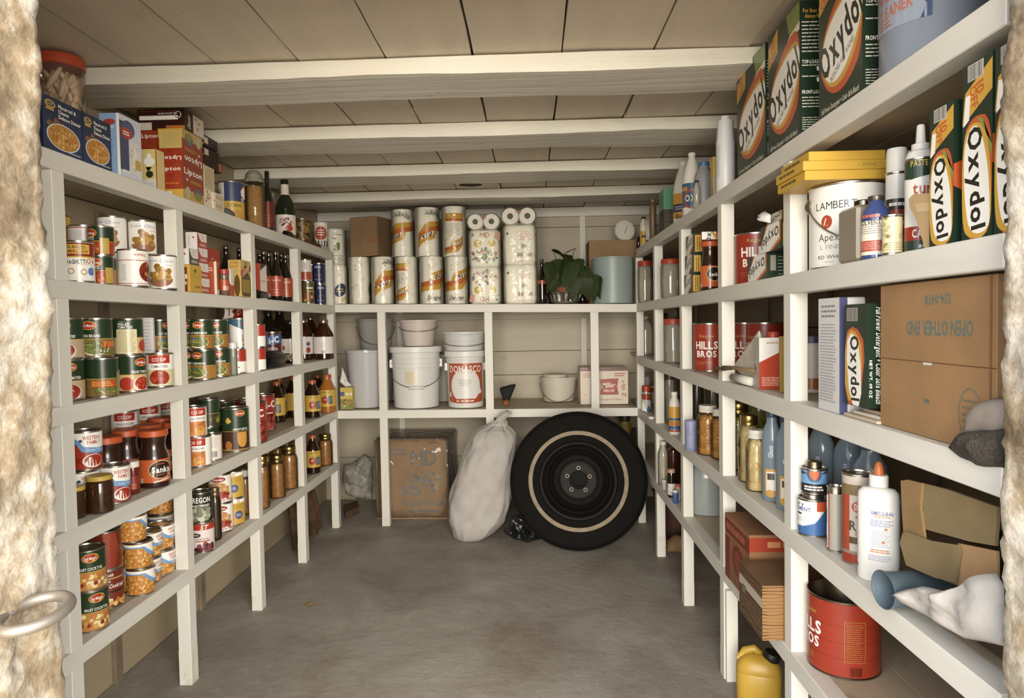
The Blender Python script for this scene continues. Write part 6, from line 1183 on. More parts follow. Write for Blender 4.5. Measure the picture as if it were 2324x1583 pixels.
pts = [FP(x, y) for x, y in ((776, 1150), (800, 1128), (830, 1140), (828, 1175), (800, 1180))]
# rubbish bag scraps on the floor beside the carton
place_mesh('wood_offcut', 'short brown wood offcut on the floor in the left corner', 'wood', panel('wood_offcut', [FP(780, 1160), FP(812, 1150), FP(815, 1165), FP(784, 1178)], (0, 0, 1), .045, BARK), FP(780, 1160))
# sack
SACK = M('#aea8a2', .9, noise=.10, nscale=14, bump=.7, bscale=60, key='sack')
ys_ = FP(1090, 1238).y
rings0 = [(1248, 1040, 1052), (1243, 1034, 1085), (1225, 1020, 1118), (1195, 1010, 1146), (1160, 1008, 1158), (1120, 1018, 1163), (1080, 1030, 1166), (1045, 1042, 1171), (1018, 1056, 1175), (1000, 1062, 1172), (988, 1072, 1162), (980, 1094, 1152), (972, 1112, 1146), (966, 1120, 1140), (958, 1124, 1146), (948, 1132, 1160), (943, 1142, 1154)]
rings_ = []
for a_, b_ in zip(rings0, rings0[1:]):
    for k_ in range(3): rings_.append(tuple(u + (v - u) * k_ / 3 for u, v in zip(a_, b_)))
rings_.append(rings0[-1])
vs = []; fs = []; n = 64
for jj, (py, xa, xb) in enumerate(rings_):
    j = jj / 3
    A = on(xa, py, 1, ys_); Bq = on(xb, py, 1, ys_); cx = (A.x + Bq.x) / 2; hw = (Bq.x - A.x) / 2; z = max(.002, A.z)
    dp = min(.13, hw * .85) + .01; cy = ys_ + .02 + (.11 if j < 12 else .09) + .10 * min(1, z / .7)
    for i in range(n):
        a = 6.2832 * i / n; wr = 1 + (.09 * hash3(math.cos(a) * 2.2, math.sin(a) * 2.2, z * 9) + .06 * hash3(math.cos(a) * 5, math.sin(a) * 5, z * 26)) * (1 if 0 < j < 12 else 2.0)
        vs.append((cx + hw * math.cos(a) * wr, cy + dp * math.sin(a) * wr, max(.002, z + .010 * hash3(math.cos(a) * 4, math.sin(a) * 4, z * 9) * (j > 1))))
for j in range(len(rings_) - 1):
    for i in range(n): fs.append((j * n + i, j * n + (i + 1) % n, (j + 1) * n + (i + 1) % n, (j + 1) * n + i))
fs.append(tuple(range(n - 1, -1, -1))); fs.append(tuple((len(rings_) - 1) * n + i for i in range(n)))
me = mk('sack', vs, fs, SACK, smooth=True)
b0 = Vector((sum(v[0] for v in vs[:n * 3]) / (3 * n), ys_ + .13, .002)); me.transform(Matrix.Translation(-b0))
T = thing('sack', 'full white cloth sack tied at the top, leaning on the carton', 'sack', b0); so = obj('cloth_bag', me, T)
sm_ = so.modifiers.new('smooth', 'SUBSURF'); sm_.levels = 1; sm_.render_levels = 1
tz = on(1132, 972, 1, ys_); tp = [Vector((tz.x + .035 * math.cos(a), ys_ + .21 + .03 * math.sin(a), tz.z + .012 * math.sin(a * 2))) - b0 for a in [6.2832 * i / 16 for i in range(16)]]
obj('tie', tube_mesh('tie', tp, .008, M('#bdb4a4', .9), 8, True), T)
# wheel
cw = FP(1321, 1250); cw.x -= .012; R0 = 155 * (cw.y + .03) / FPX; lean = math.radians(9)
T = thing('wheel', 'spare wheel with a whitewall tyre leaning on the back shelf', 'wheel', (cw.x, cw.y + .035, 0.004), 0, None, (-lean, 0, math.radians(-5)))
Rw = R0; 
def wl(name, pf, mat, seg=72, sharp=.5): 
    me = lathe(name, pf, [mat], seg, None, sharp); me.transform(Matrix.Translation((0, 0, Rw)) @ Matrix.Rotation(HP, 4, 'X')); return me
RUB = M('#12100d', .85, spec=.15, noise=.25, nscale=20, bump=.2, bscale=90, key='rubber')
def ringonly(name, pf, mat, seg=72):
    vs = []; fs = []
    for (q_, z_) in pf:
        for k_ in range(seg):
            a = 6.2832 * k_ / seg; vs.append((q_ * math.cos(a), -z_, Rw + q_ * math.sin(a)))
    for i in range(len(pf) - 1):
        for k_ in range(seg): fs.append((i * seg + k_, i * seg + (k_ + 1) % seg, (i + 1) * seg + (k_ + 1) % seg, (i + 1) * seg + k_))
    me = mk(name, vs, fs, mat, smooth=True); bm = bmesh.new(); bm.from_mesh(me)
    for ed in bm.edges:
        if len(ed.link_faces) == 2 and ed.calc_face_angle(0) > .5: ed.smooth = False
    bmesh.ops.recalc_face_normals(bm, faces=bm.faces); bm.to_mesh(me); bm.free(); return me
wv = .21
obj('tyre', ringonly('tyre', [(Rw * .56, -.07), (Rw * .62, -.095), (Rw * .80, -.105), (Rw * .95, -.095), (Rw * .995, -.07), (Rw, 0), (Rw * .995, .07), (Rw * .95, .095), (Rw * .90, .102), (Rw * .735, .106), (Rw * .73, .109), (Rw * .66, .109), (Rw * .655, .105), (Rw * .58, .098), (Rw * .55, .085), (Rw * .54, .07)], RUB), T)
obj('whitewall_stripe', ringonly('whitewall_stripe', [(Rw * .728, .1085), (Rw * .72, .1100), (Rw * .672, .1100), (Rw * .664, .1085)], M('#8f7f68', .8, noise=.2, nscale=30)), T)
for z_, in ((-.06,), (-.03,), (0,), (.03,), (.06,)):
    obj('tread_rib', ringonly('tread_rib', [(Rw * .992, z_ - .011), (Rw + .004, z_ - .009), (Rw + .004, z_ + .009), (Rw * .992, z_ + .011)], RUB), T)
RIM = M('#1b1713', .62, 0.0, spec=.22, key='rim')
rim = obj('steel_rim', ringonly('steel_rim', [(Rw * .575, .088), (Rw * .56, .102), (Rw * .53, .098), (Rw * .50, .07), (Rw * .485, .045), (Rw * .46, .035), (Rw * .455, .0), (Rw * .43, -.02), (Rw * .41, -.01), (Rw * .36, .025), (Rw * .31, .035), (Rw * .27, .02), (Rw * .22, .015), (Rw * .135, .02), (Rw * .11, .028), (Rw * .103, .028), (Rw * .10, -.02)], RIM), T)
obj('hub_hole', ringonly('hub_hole', [(Rw * .10, -.018), (.001, -.02)], M('#060504', .9)), T)
for i in range(5):
    a = 6.2832 * i / 5 + .3; m_ = lathe('bolt_hole', [(.009, 0), (.011, .002), (.011, .004), (.007, .004), (.006, .0)], [M('#4a423a', .4, .7)], 12); m_.transform(Matrix.Rotation(HP, 4, 'X'))
    obj('bolt_hole', m_, rim, (Rw * .175 * math.cos(a), -.016, Rw + Rw * .175 * math.sin(a)))
# black bag and dark odds behind the wheel
BLK = M('#12130f', .35, coat=.2, bump=.8, bscale=40, key='blackplastic')
yy = FP(1180, 1228).y
pts = [on(x, y, 1, yy) for x, y in ((1142, 1205), (1160, 1170), (1185, 1165), (1215, 1190), (1230, 1222), (1200, 1229), (1165, 1222))]
place_mesh('rubbish_bag', 'crumpled black plastic bag on the floor beside the wheel', 'bag', pillow('rubbish_bag', pts, (0, -1, 0), .05, BLK, 8, .5, 2, 20), (pts[0].x, yy, 0))
yy = YB - .06
pts = [on(x, y, 1, YB + .10) for x, y in ((1430, 985), (1438, 968), (1450, 972), (1452, 1000), (1446, 1015), (1433, 1010))]
T = place_mesh('dark_cloth', 'black rag hanging behind the wheel at the corner post', 'rag', pillow('dark_cloth', pts, (0, -1, 0), .03, M('#11100d', .9), 6, .4, 8, 20), (pts[0].x, YB + .10, pts[-1].z))
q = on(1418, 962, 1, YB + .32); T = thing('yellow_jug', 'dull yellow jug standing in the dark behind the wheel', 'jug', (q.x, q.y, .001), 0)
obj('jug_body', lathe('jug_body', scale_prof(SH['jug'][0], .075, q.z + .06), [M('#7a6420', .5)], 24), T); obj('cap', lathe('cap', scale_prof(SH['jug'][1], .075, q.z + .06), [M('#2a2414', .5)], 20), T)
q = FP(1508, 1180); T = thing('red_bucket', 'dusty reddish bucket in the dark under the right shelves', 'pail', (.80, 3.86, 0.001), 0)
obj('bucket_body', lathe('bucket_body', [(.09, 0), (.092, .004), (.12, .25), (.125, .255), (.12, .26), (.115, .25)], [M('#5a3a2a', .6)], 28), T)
# ================================================================== RIGHT SHELVES
OG, OO, OY = '#1d3122', '#cf5a20', '#dba92c'
def oxy_front(w, d, h):
    k = w / 225
    return [r(-w / 2, 0, w / 2, h, OG), p([(w * .1, h), (w * .5, h), (w * .5, h * .86), (w * .2, h * .82)], '#7f9444'), p([(w * .5, h * .86), (w * .2, h * .82), (w * .05, h * .76), (w * .5, h * .80)], '#e6dfcf'), p(sm([(w * .5, h * .84), (w * .1, h * .80), (-w * .3, h * .64), (-w * .46, h * .44), (-w * .44, h * .3), (-w * .26, h * .17), (0, h * .12), (w * .3, h * .18), (w * .5, h * .30)]), OO),
            p(sm([(w * .5, h * .74), (w * .16, h * .74), (-w * .28, h * .62), (-w * .45, h * .44), (-w * .43, h * .32), (-w * .25, h * .20), (0, h * .17), (w * .28, h * .26), (w * .5, h * .44)]), OY), p(sm([(w * .5, h * .70), (w * .18, h * .71), (-w * .27, h * .61), (-w * .44, h * .44), (-w * .42, h * .34), (-w * .25, h * .225), (-w * .02, h * .21), (w * .24, h * .30), (w * .5, h * .50)]), WHITE),
            t('Oxydol', w * .0, h * .485, h * .22, '#23241c', w=w * .98, rot=24, bold=1.4), t('BLEACHES AS IT WASHES', w * .06, h * .32, h * .04, '#6a665c', w=w * .58, rot=26), p([(-w * .5, h * .72), (-w * .18, h * .80), (-w * .16, h * .99), (-w * .48, h * .90)], OY), t('10', -w * .34, h * .90, h * .09, OO, rot=16), t('OFF', -w * .33, h * .80, h * .06, OO, rot=16),
            t('Full Power Detergent + Color Safe Bleach', 0, h * .07, h * .035, '#d9d6c4', w=w * .86, shear=.2)]
def oxy_side(w, d, h):
    o = [r(-d / 2, 0, d / 2, h, OG), t('For Best Results', 0, h * .93, h * .028, OY, w=d * .8), t('Always Measure', 0, h * .89, h * .028, OY, w=d * .7), t('TOP-LOADING', -d * .1, h * .56, h * .025, WHITE, w=d * .66), t('FRONT-LOADING', -d * .05, h * .34, h * .025, WHITE, w=d * .76)]
    for (a, b, n, sd) in ((.62, .86, 9, 1), (.52, .545, 1, 2), (.44, .465, 1, 5), (.22, .31, 4, 3), (.06, .16, 6, 4)): o += ln(-d * .44, h * a, d * .42, h * b, n, '#c9c8b8', sd, .34)
    for z in (.49, .41): o += [p([(d * .0, h * z), (d * .12, h * z), (d * .14, h * (z + .03)), (-d * .02, h * (z + .03))], WHITE)]
    return o
pz = R_(0, 1900, .02); hx = .325
GX = 'large detergent boxes on the top right shelf'
sbox('R', 0, 1673, 1737, .02, .08, hx, 'detergent_box', 'large green detergent box, farthest of three on the top right shelf', 'detergent box', OG, {'F': oxy_front, 'R': oxy_side}, group=GX)
sbox('R', 0, 1744, 1815, .02, .08, hx, 'detergent_box', 'large green detergent box, middle of three on the top right shelf', 'detergent box', OG, {'F': oxy_front, 'R': oxy_side}, group=GX)
sbox('R', 0, 1859, 1958, .02, .08, hx, 'detergent_box', 'large green detergent box, nearest of three on the top right shelf', 'detergent box', OG, {'F': oxy_front, 'R': oxy_side}, group=GX)
q = R_(0, 2118, .105); rj = .092
T = bottle('jug', 'blue windshield cleaner jug on the top right shelf', q, rj, .30, glass('#9aa3b2', .62, .12, key='bluejug'), M('#c9c6be', .4), None, [r(-150, 78, -4, 245, '#8d97a8'), p([(-14, 78), (4, 78), (4, 245), (-14, 245), (-2, 220), (-16, 200), (-3, 180), (-16, 160), (-3, 140), (-16, 120), (-4, 100)], '#35496e'), t('WINDSHIELD', -62, 142, 20, '#b86a52', w=110, rot=3), t('CLEANER', -66, 112, 20, '#b86a52', w=80, rot=3), ln(-110, 166, -40, 196, 3, '#b86a52', 2, .4), ln(-104, 84, -60, 98, 2, '#b86a52', 2, .4), ln(44, 108, 130, 240, 14, '#b4705e', 4, .35)], fill=(M('#6f7c92', .3), .4), seg=40, da=-6)
q = R_(0, 1647, .038); rr = rpx(q, 44); hh = hpx(q, 172)
T = thing('tall_bottle', 'tall plain white bottle beside the far detergent box', 'bottle', q, facing(q))
obj('bottle_body', lathe('bottle_body', [(rr * .95, 0), (rr, .004), (rr, hh * .66), (rr * .9, hh * .72), (rr * .92, hh * .74), (rr * .86, hh * .8), (rr * .86, hh * .92), (rr * .8, hh * .94)], [M('#d3d2d2', .4)], 28), T)
obj('cap', lathe('cap', [(rr * .48, hh * .94), (rr * .52, hh * .945), (rr * .5, hh * .995), (rr * .4, hh)], [M('#d6d5d3', .4)], 20), T)
obj('print', print_mesh('print', ln(-rr * 1000 * 1.3, hh * 200, -rr * 500, hh * 620, 18, '#a8a6a6', 3, .3), cylmap(rr + .0006), .006), T); reg(T, 'c', rr + .001, 0, q.z, q.z + hh)
sbox('R', 0, 1612, 1618, .02, .06, hpx(R_(0, 1615, 0), 96), 'small_box', 'thin tan and yellow package beside the tall white bottle', 'package', '#b9a67e', {'F': lambda w, d, h: [r(-w * .5, h * .5, w * .5, h, '#cfa83c'), r(-w * .5, 0, w * .5, h * .3, '#a08c64')], 'R': lambda w, d, h: [r(-d * .5, h * .55, -d * .1, h, '#d0ae4a'), r(0, h * .5, d * .5, h, '#c8bda4')]})
q = R_(0, 1598, .05); bottle('slim', 'grey bottle with a blue cap behind the bleach', q, .036, hpx(q, 106), M('#8f8f92', .4), M('#3f74a0', .4))
def bleach(label, q, w, h, c1, c2, ops): return bottle('bleach', label, q, rpx(q, w), hpx(q, h), M('#d6d3c9', .4), M('#dad6cc', .4), (.12, .5, c1, .8), ops, name='bleach_bottle')
q = R_(0, 1551, .075); bleach('white bleach jug with a yellow and navy label', q, 47, 145, '#cf9a2c', '', [r(-60, 62, 60, 98, '#3a4264'), t('Bleach', -6, 42, 20, '#3a3428', w=60), ln(-40, 70, 30, 90, 2, '#cdbfae', 3, .4)])
q = R_(0, 1571, .038); bleach('white bleach jug with a blue and orange label, the nearer one', q, 44, 140, '#3d5f84', '', [t('OX', -8, 66, 26, '#e6dccb', w=44), ring(0, 62, 40, 40, 7, '#b8502c', 18), r(-50, 96, -20, 112, '#c98a2c')])
q = R_(0, 1581, .012); bottle('slim', 'small clear bottle with a black cap before the bleach jugs', q, .014, hpx(q, 62), glass('#d8d4c8', .35, .1, key='clear2'), M('#1a1712', .4))
T = sbox('R', 0, 1496, 1506, .006, .06, hpx(R_(0, 1503, 0), 94), 'bath_box', 'dark brown packet with a green top on the top right shelf', 'package', '#2c2416', {'F': lambda w, d, h: [r(-w / 2, h * .5, w / 2, h, '#4a8460')], 'R': lambda w, d, h: [r(-d / 2, h * .5, d / 2, h, '#4f8a66'), ln(-d * .3, h * .1, d * .3, h * .4, 3, '#5a4428', 3, .4)]})
q = R_(0, 1482, .02); bottle('tall', 'tall brown bottle beside the green topped packet', q, .018, hpx(q, 90), M('#6b563a', .4), M('#8a765a', .4))
q = R_(0, 1474, .05); T = thing('cream_tube', 'white cream tube standing on its cap', 'tube', q, facing(q)); k = depth(q) / FPX
vs = []; fs = []; n = 20
for j, (a, b, z) in enumerate(((7 * k, 7 * k, 0), (7 * k, 7 * k, 12 * k), (8 * k, 8 * k, 13 * k), (9.5 * k, 6 * k, 35 * k), (11.5 * k, .8 * k, 58 * k))):
    for i in range(n): an = 6.2832 * i / n; vs.append((a * math.cos(an), b * math.sin(an), z))
for j in range(4):
    for i in range(n): fs.append((j * n + i, j * n + (i + 1) % n, (j + 1) * n + (i + 1) % n, (j + 1) * n + i))
fs += [tuple(range(n - 1, -1, -1)), tuple(4 * n + i for i in range(n))]
obj('tube_body', mk('tube_body', vs, fs, [M('#d0cbc2', .4), M('#4a3a30', .4)], [1 if i < n else 0 for i in range(len(fs))], True), T)
q = R_(0, 1461, .022); bottle('slim', 'yellow and white lotion bottle with a dark cap at the far end', q, rpx(q, 17), hpx(q, 66), M('#d6cfbb', .4), M('#2a241a', .4), (.05, .5, '#c9a030', 1), [r(-12, 46, 12, 60, '#2a241a')])
q = R_(0, 1449, .02); bottle('slim', 'small brown bottle at the far end of the top right shelf', q, .013, hpx(q, 30), BROWNG(), M('#3a2a18', .4))
# ---- right, second shelf
AIR = lambda: glass('#eeeade', .20, .03, key='clearjar', gain=1.1)
def empty_jar(label, q, w, h, lid, shape='round', lidn='lid', g='empty glass jars'): return bottle(shape, label, q, rpx(q, w), hpx(q, h), AIR(), lid, name='glass_jar', cat='jar', lidname=lidn, group=g, seg=32)
RL = M('#b03a20', .45)
empty_jar('empty glass jar with a red lid at the far end of the second right shelf', R_(1, 1464, .04), 34, 94, RL)
q = R_(1, 1474, .15); empty_jar('empty jar with a gold lid behind the far red lid jar', q, 24, 82, GOLD(), 'mason')
empty_jar('empty glass jar with a red lid in the next bay, plastic sides', R_(1, 1522, .045), 46, 88, RL)
def oxy_small(tag):
    def f(w, d, h): return [r(-w / 2, 0, w / 2, h, OG), p([(-w * .5, h * .1), (-w * .2, h), (w * .5, h), (w * .5, h * .3), (w * .1, 0), (-w * .5, 0)], OO), p([(-w * .5, h * .18), (-w * .16, h), (w * .46, h), (w * .46, h * .36), (0, 0), (-w * .5, 0)], OY), p([(-w * .5, h * .26), (-w * .12, h), (w * .42, h), (w * .42, h * .42), (-w * .06, 0), (-w * .5, 0)], WHITE), t('Oxydol', -w * .02, h * .5, h * .34, '#23241c', w=w * .86, rot=180 + 14, bold=1.4)]
    return f
def oxy_small_side(w, d, h): return [r(-d / 2, 0, d / 2, h, OG), r(-d * .4, h * .08, -d * .05, h * .92, OY), ln(-d * .34, h * .15, -d * .12, h * .85, 2, '#5a4a1a', 3, .4, True), ln(.02 * d, h * .1, d * .4, h * .9, 7, '#8f9a84', 3, .3)]
GS = 'small detergent boxes'
hs = hpx(R_(1, 1570, .01), 44)
for i in range(3):
    sbox('R', 1, 1553 + 2 * i, 1569 + 2 * i, .008, .075, hs - .0006, 'detergent_box', 'small green detergent box behind the coffee jar, %s of three' % ('lowest', 'middle', 'topmost')[i], 'detergent box', OG, {'F': oxy_small(0), 'R': oxy_small_side}, dz=i * hs, group=GS)
q = R_(1, 1612, .045); bottle('sanka', 'coffee jar with an orange label on the second right shelf', q, rpx(q, 44), hpx(q, 112), COF, M('#c8571f', .4), (.08, .5, '#c95f22', .98), [e(16, 62, 30, 27, '#d8c9a4'), e(16, 62, 28, 25, '#2c1a10'), t('Sanka', 18, 61, 14, WHITE, w=44), r(-44, 14, -36, 28, '#e0d4c0')], name='coffee_jar', cat='jar', lidname='lid', seg=32)
sbox('R', 1, 1590, 1593, .001, .085, hpx(q, 17), 'detergent_box', 'small orange and white detergent box lying on the coffee jar', 'detergent box', OO, {'R': lambda w, d, h: [r(-d * .5, 0, d * .1, h, WHITE), p([(d * .1, 0), (d * .2, 0), (0, h), (-d * .12, h)], OY), t('Oxy', -d * .22, h * .5, d * .22, '#23241c', rot=90)]}, dz=hpx(q, 112) + .001)
q = R_(1, 1662, .09); bottle('juice', 'dark bottle with a red cap beside the post, second right shelf', q, .03, hpx(q, 88), DARKG(), RL)
CAN['coffee_red'] = dict(CAN['coffee_tin'], r=.066, h=.165); CAN['coffee_open'] = dict(CAN['coffee_tin'], r=.0795, h=.178, open=True, metal=M('#8a7f6e', .3, 1.0, key='cofftin'))
q = R_(1, 1716, .10); can('coffee_red', 'red coffee tin behind the stacked detergent boxes', q, 62, 'coffee_tin', 'tin')
hs2 = hpx(R_(1, 1735, .008), 58)
sbox('R', 1, 1698, 1740, .006, .05, hs2 - .0006, 'detergent_box', 'upside-down detergent box at the bottom of a pair beside the near post', 'detergent box', OG, {'F': oxy_small(0), 'R': lambda w, d, h: [r(-d / 2, 0, d / 2, h, OG), r(-d * .3, h * .3, d * .0, h * .9, '#8f8a7c'), ln(d * .1, h * .1, d * .4, h * .9, 6, '#8f9a84', 3, .3)]}, group=GS)
sbox('R', 1, 1726, 1772, .004, .05, hs2, 'detergent_box', 'upside-down detergent box on top of a pair beside the near post', 'detergent box', OG, {'F': oxy_small(0), 'R': oxy_small_side}, dz=hs2, group=GS)
sbox('R', 1, 1742, 1760, .07, .06, hs2 * 2, 'detergent_box', 'white and red package behind the pair of upside-down boxes', 'package', '#cbc2ba', {'R': lambda w, d, h: [t('MIX', 0, h * .62, h * .12, '#b0523c', w=d * .7), r(-d * .5, h * .8, d * .5, h, '#b0523c'), ln(-d * .3, h * .1, d * .3, h * .2, 2, '#8a8478', 3, .4)]}, group=None)
pts = [on(x, y, 0, XR + .04) for x, y in ((1752, 492), (1768, 478), (1782, 486), (1782, 505), (1764, 500))]
sbox('R', 1, 1740, 1776, .03, .045, .035, 'detergent_box', 'detergent box lying high on the pair beside the near post', 'detergent box', OG, {'F': oxy_small(0)}, dz=hs2 * 2 + .001, group=None)
T = place_mesh('paper_scrap', 'crumpled white paper on the upside-down detergent boxes', 'paper', pillow('paper_scrap', [q_ - Vector((.038, 0, 0)) for q_ in pts], (-1, 0, 0), .016, M('#dcd8d0', .7), 4, .6, 4, 60), (pts[0].x, pts[0].y, pts[-1].z))
# near bay: paint can and cleaners
q = R_(1, 1924, .098); CAN['paint_can'].update(r=rpx(q, 182) * .98, h=hpx(q, 186)); rr = CAN['paint_can']['r']; hp_ = CAN['paint_can']['h']
T = can('paint_can', 'large white paint can under the yellow boxes', q, 12, 'paint_can', 'paint can')
rz_ = T.rotation_euler.z
pts = [Vector((rr * 1.04 * math.cos(a), -rr * 1.06 * math.sin(a) - .004, hp_ * .78 - .085 * math.sin(a))) for a in [math.pi * i / 18 for i in range(19)]]
obj('bail_handle', tube_mesh('bail_handle', pts, .0019, M('#a89c82', .3, .9), 6), T)
for s_ in (-1, 1):
    me = lathe('handle_ear', [(.016, 0), (.017, .003), (.010, .008), (.004, .011)], [M('#b3ab9a', .3, 1.0)], 20); me.transform(Matrix.Rotation(s_ * HP, 4, 'Y')); obj('handle_ear', me, T, (s_ * rr, 0, hp_ * .78))
zt = q.z + hp_ + .001
for i, (xf, yo, lab) in enumerate(((.602, .0, 'lowest'), (.598, .004, 'middle'), (.612, .012, 'topmost'))):
    w_, d_, h_ = .164, .185 if i < 2 else .165, .0205
    ya = side_y(xf, zt + i * .021, 1827 + (-4, 0, 9)[i] * (i > 0) - (4 if i == 1 else 0)); T = carton('yellow_box', 'flat yellow box on the paint can, %s of three' % lab, 'box', Vector((xf + d_ / 2, ya + w_ / 2, zt + i * .0209)), w_, d_, h_, -HP, '#d8ab24', {'F': [ln(-60, 6, 40, 16, 1, '#6a5a1a', 3, .6)], 'R': ([ring(50, 10, 24, 7, .6, '#8a7420', 20), ln(34, 6, 66, 14, 2, '#8a7420', 3, .4)] if i == 1 else [])}, 'flat yellow boxes'); reg(T, 'r', d_ / 2, w_ / 2, zt + i * .021, zt + i * .021 + h_, True)
sbox('R', 1, 1901, 1946, .006, .062, hpx(R_(1, 1940, 0), 128), 'metal_flask', 'dented bare metal flask before the paint can', 'flask', '#8d8470', mat=M('#b3aa98', .3, .65, key='flask'), bev=.006)
TF = COL.objects[-1] if False else [x for x in COL.objects if x.get('label', '').startswith('dented bare metal')][0]
obj('screw_cap', lathe('screw_cap', [(.016, 0), (.016, .012), (.014, .014), (.005, .014)], [M('#6b6456', .3, 1.0)], 20), TF, (0, -.0, hpx(R_(1, 1940, 0), 128)))
q = R_(1, 1978, .028); bottle('slim', 'small blue bottle of solvent with a cream and red label', q, rpx(q, 66), hpx(q, 140), M('#3d4c84', .12, coat=.6, key='bluebottle'), M('#5a5248', .3, .6), (.06, .60, '#e2d8c4', .62), [t('SOLVENT', -2, 68, 9, '#3a342c', w=40), ln(-20, 76, 20, 84, 1, '#c06a54', 3, .7), ln(-22, 46, 22, 62, 4, '#8a8274', 4, .3), r(-24, 14, 24, 34, '#b8523c'), ln(-22, 17, 22, 32, 4, '#dba894', 5, .3)], da=-22)
q = R_(1, 2026, .024); CAN['flower_tin'].update(r=rpx(q, 46), h=hpx(q, 92)); can('flower_tin', 'small cream tin with faded print beside the blue bottle', q, 0)
q = R_(1, 2035, .098); CAN['namco'].update(r=rpx(q, 50)); T = can('namco', 'spray can with orange and yellow bands and a white cap', q, 10, 'spray_can', 'spray can'); rr = CAN['namco']['r']
obj('cap', lathe('cap', [(rr * .95, .175), (rr, .176), (rr * .98, .215), (rr * .9, .222), (rr * .5, .222)], [M('#dcdad2', .4)], 24), T)
q = R_(1, 2058, .165); T = can('namco', 'pale spray can at the back with a white lid', q, 120, 'spray_can', 'spray can'); obj('cap', lathe('cap', [(rr * .95, .175), (rr, .176), (rr * .98, .23), (rr * .9, .235), (rr * .5, .235)], [M('#d6d4cc', .4)], 24), T)
q = R_(1, 2088, .056); CAN['wax'].update(r=rpx(q, 72), h=hpx(q, 212)); T = can('wax', 'car wax can with a white nozzle and green bands', q, 14, 'wax_can', 'can'); rr, h0 = CAN['wax']['r'], CAN['wax']['h']
obj('nozzle_cap', lathe('nozzle_cap', [(rr * .96, h0), (rr, h0 + .002), (rr * .86, h0 + .012), (rr * .6, h0 + .016), (rr * .6, h0 + .026), (rr * .34, h0 + .028), (rr * .26, h0 + .058), (rr * .2, h0 + .06)], [M('#dddbd3', .4)], 24), T)
pp = [on(x, y, 0, XR + .012) for x, y in ((2062, 452), (2072, 441), (2112, 438), (2116, 470), (2112, 520), (2108, 574), (2100, 573), (2090, 530), (2076, 492), (2064, 470))]
INS = M('#c6a676', .7, key='insole')
T = place_mesh('foam_insole', 'tan foam insole standing against the car wax can', 'insole', panel('foam_insole', pp, (1, 0, 0), .008, INS), (pp[5].x, pp[5].y, ZR[1] + LIFT))
obj('strap', panel('strap', [on(x, y, 0, XR + .0112) - T.location for x, y in ((2074, 462), (2114, 458), (2114, 478), (2082, 482))], (1, 0, 0), .001, M('#d4b888', .7)), T)
def oxy_tall(w, d, h): return [r(-w / 2, 0, w / 2, h, OG), p(sm([(-w * .5, h * .60), (-w * .1, h * .70), (w * .5, h * .66), (w * .5, h * .1), (w * .3, 0), (-w * .5, 0)]), OO), p(sm([(-w * .5, h * .56), (-w * .2, h * .67), (w * .3, h * .62), (w * .48, h * .36), (w * .48, 0), (-w * .3, 0), (-w * .5, h * .1)]), OY), p([(w * .0, h * .68), (w * .2, h * .66), (w * .5, h * .42), (w * .5, h * .5)], '#8a9a48'), p(sm([(-w * .46, h * .50), (-w * .24, h * .64), (w * .1, h * .63), (w * .36, h * .42), (w * .44, h * .2), (w * .44, h * .03), (-w * .2, h * .02), (-w * .40, h * .2)]), WHITE),
        t('Oxydol', 0, h * .34, w * .46, '#23241c', w=h * .58, rot=-86, bold=1.4), p([(-w * .5, h * .66), (w * .5, h * .80), (w * .5, h * .97), (-w * .40, h * .84)], OY), t('10', w * .1, h * .84, w * .26, OO, rot=-80), t('OFF', -w * .1, h * .80, w * .22, OO, w=w * .5, rot=-80), p([(-w * .46, h * .65), (-w * .26, h * .68), (-w * .22, h * .82), (-w * .38, h * .82)], WHITE), barcode(-w * .3, h * .90, w * .2, h * .985, '#55524a', 10, '#c9c6bc')]
def oxy_tall_side(w, d, h): return [r(-d / 2, 0, d / 2, h, OG), p([(-d / 2, h * .55), (-d * .3, h * .6), (d / 2, h * .3), (d / 2, h * .1), (-d * .5, h * .4)], OO), ln(-d * .2, h * .6, d * .4, h * .95, 5, '#c9c8b8', 3, .35, True)]
GT = 'upright detergent boxes on the second right shelf'
sbox('R', 1, 2110, 2164, .008, .12, hpx(R_(1, 2140, 0), 318), 'detergent_box', 'green and white detergent box beside the car wax can', 'detergent box', OG, {'F': oxy_tall, 'R': oxy_tall_side}, group=GT)
sbox('R', 1, 2184, 2252, .006, .12, .252, 'detergent_box', 'green and white detergent box second from the doorway edge', 'detergent box', OG, {'F': oxy_tall, 'R': oxy_tall_side}, group=GT)
sbox('R', 1, 2258, 2330, .006, .12, .252, 'detergent_box', 'green and white detergent box at the doorway edge', 'detergent box', OG, {'F': oxy_tall, 'R': oxy_tall_side}, group=GT)
# ---- right, third shelf
empty_jar('empty glass jug with a gold cap at the far end of the third right shelf', R_(2, 1463, .06), 42, 88, M('#b89a3c', .4), 'jug', 'cap')
q = R_(2, 1528, .05); empty_jar('empty glass jar with a red lid, third right shelf', q, 44, 100, RL)
q = R_(2, 1500, .2); empty_jar('empty glass jar at the wall, third right shelf', q, 40, 90, M('#8a7a58', .4, .8), 'mason')
CAN['coffee_big'] = dict(CAN['coffee_tin'], r=.07, h=.19)
q = R_(2, 1613, .085); CAN['coffee_big'].update(r=rpx(q, 76), h=hpx(q, 108)); can('coffee_big', 'tall red coffee tin in the middle bay, third right shelf', q, 52, 'coffee_tin', 'tin')
for i, (px, ins) in enumerate(((1690, .21), (1737, .215))):
    q = R_(2, px, ins); can('coffee_big', 'tall red coffee tin at the wall, %s' % ('left of the two', 'right of the two')[i], q, (40, 20)[i], 'coffee_tin', 'tin', 'red coffee tins at the wall')
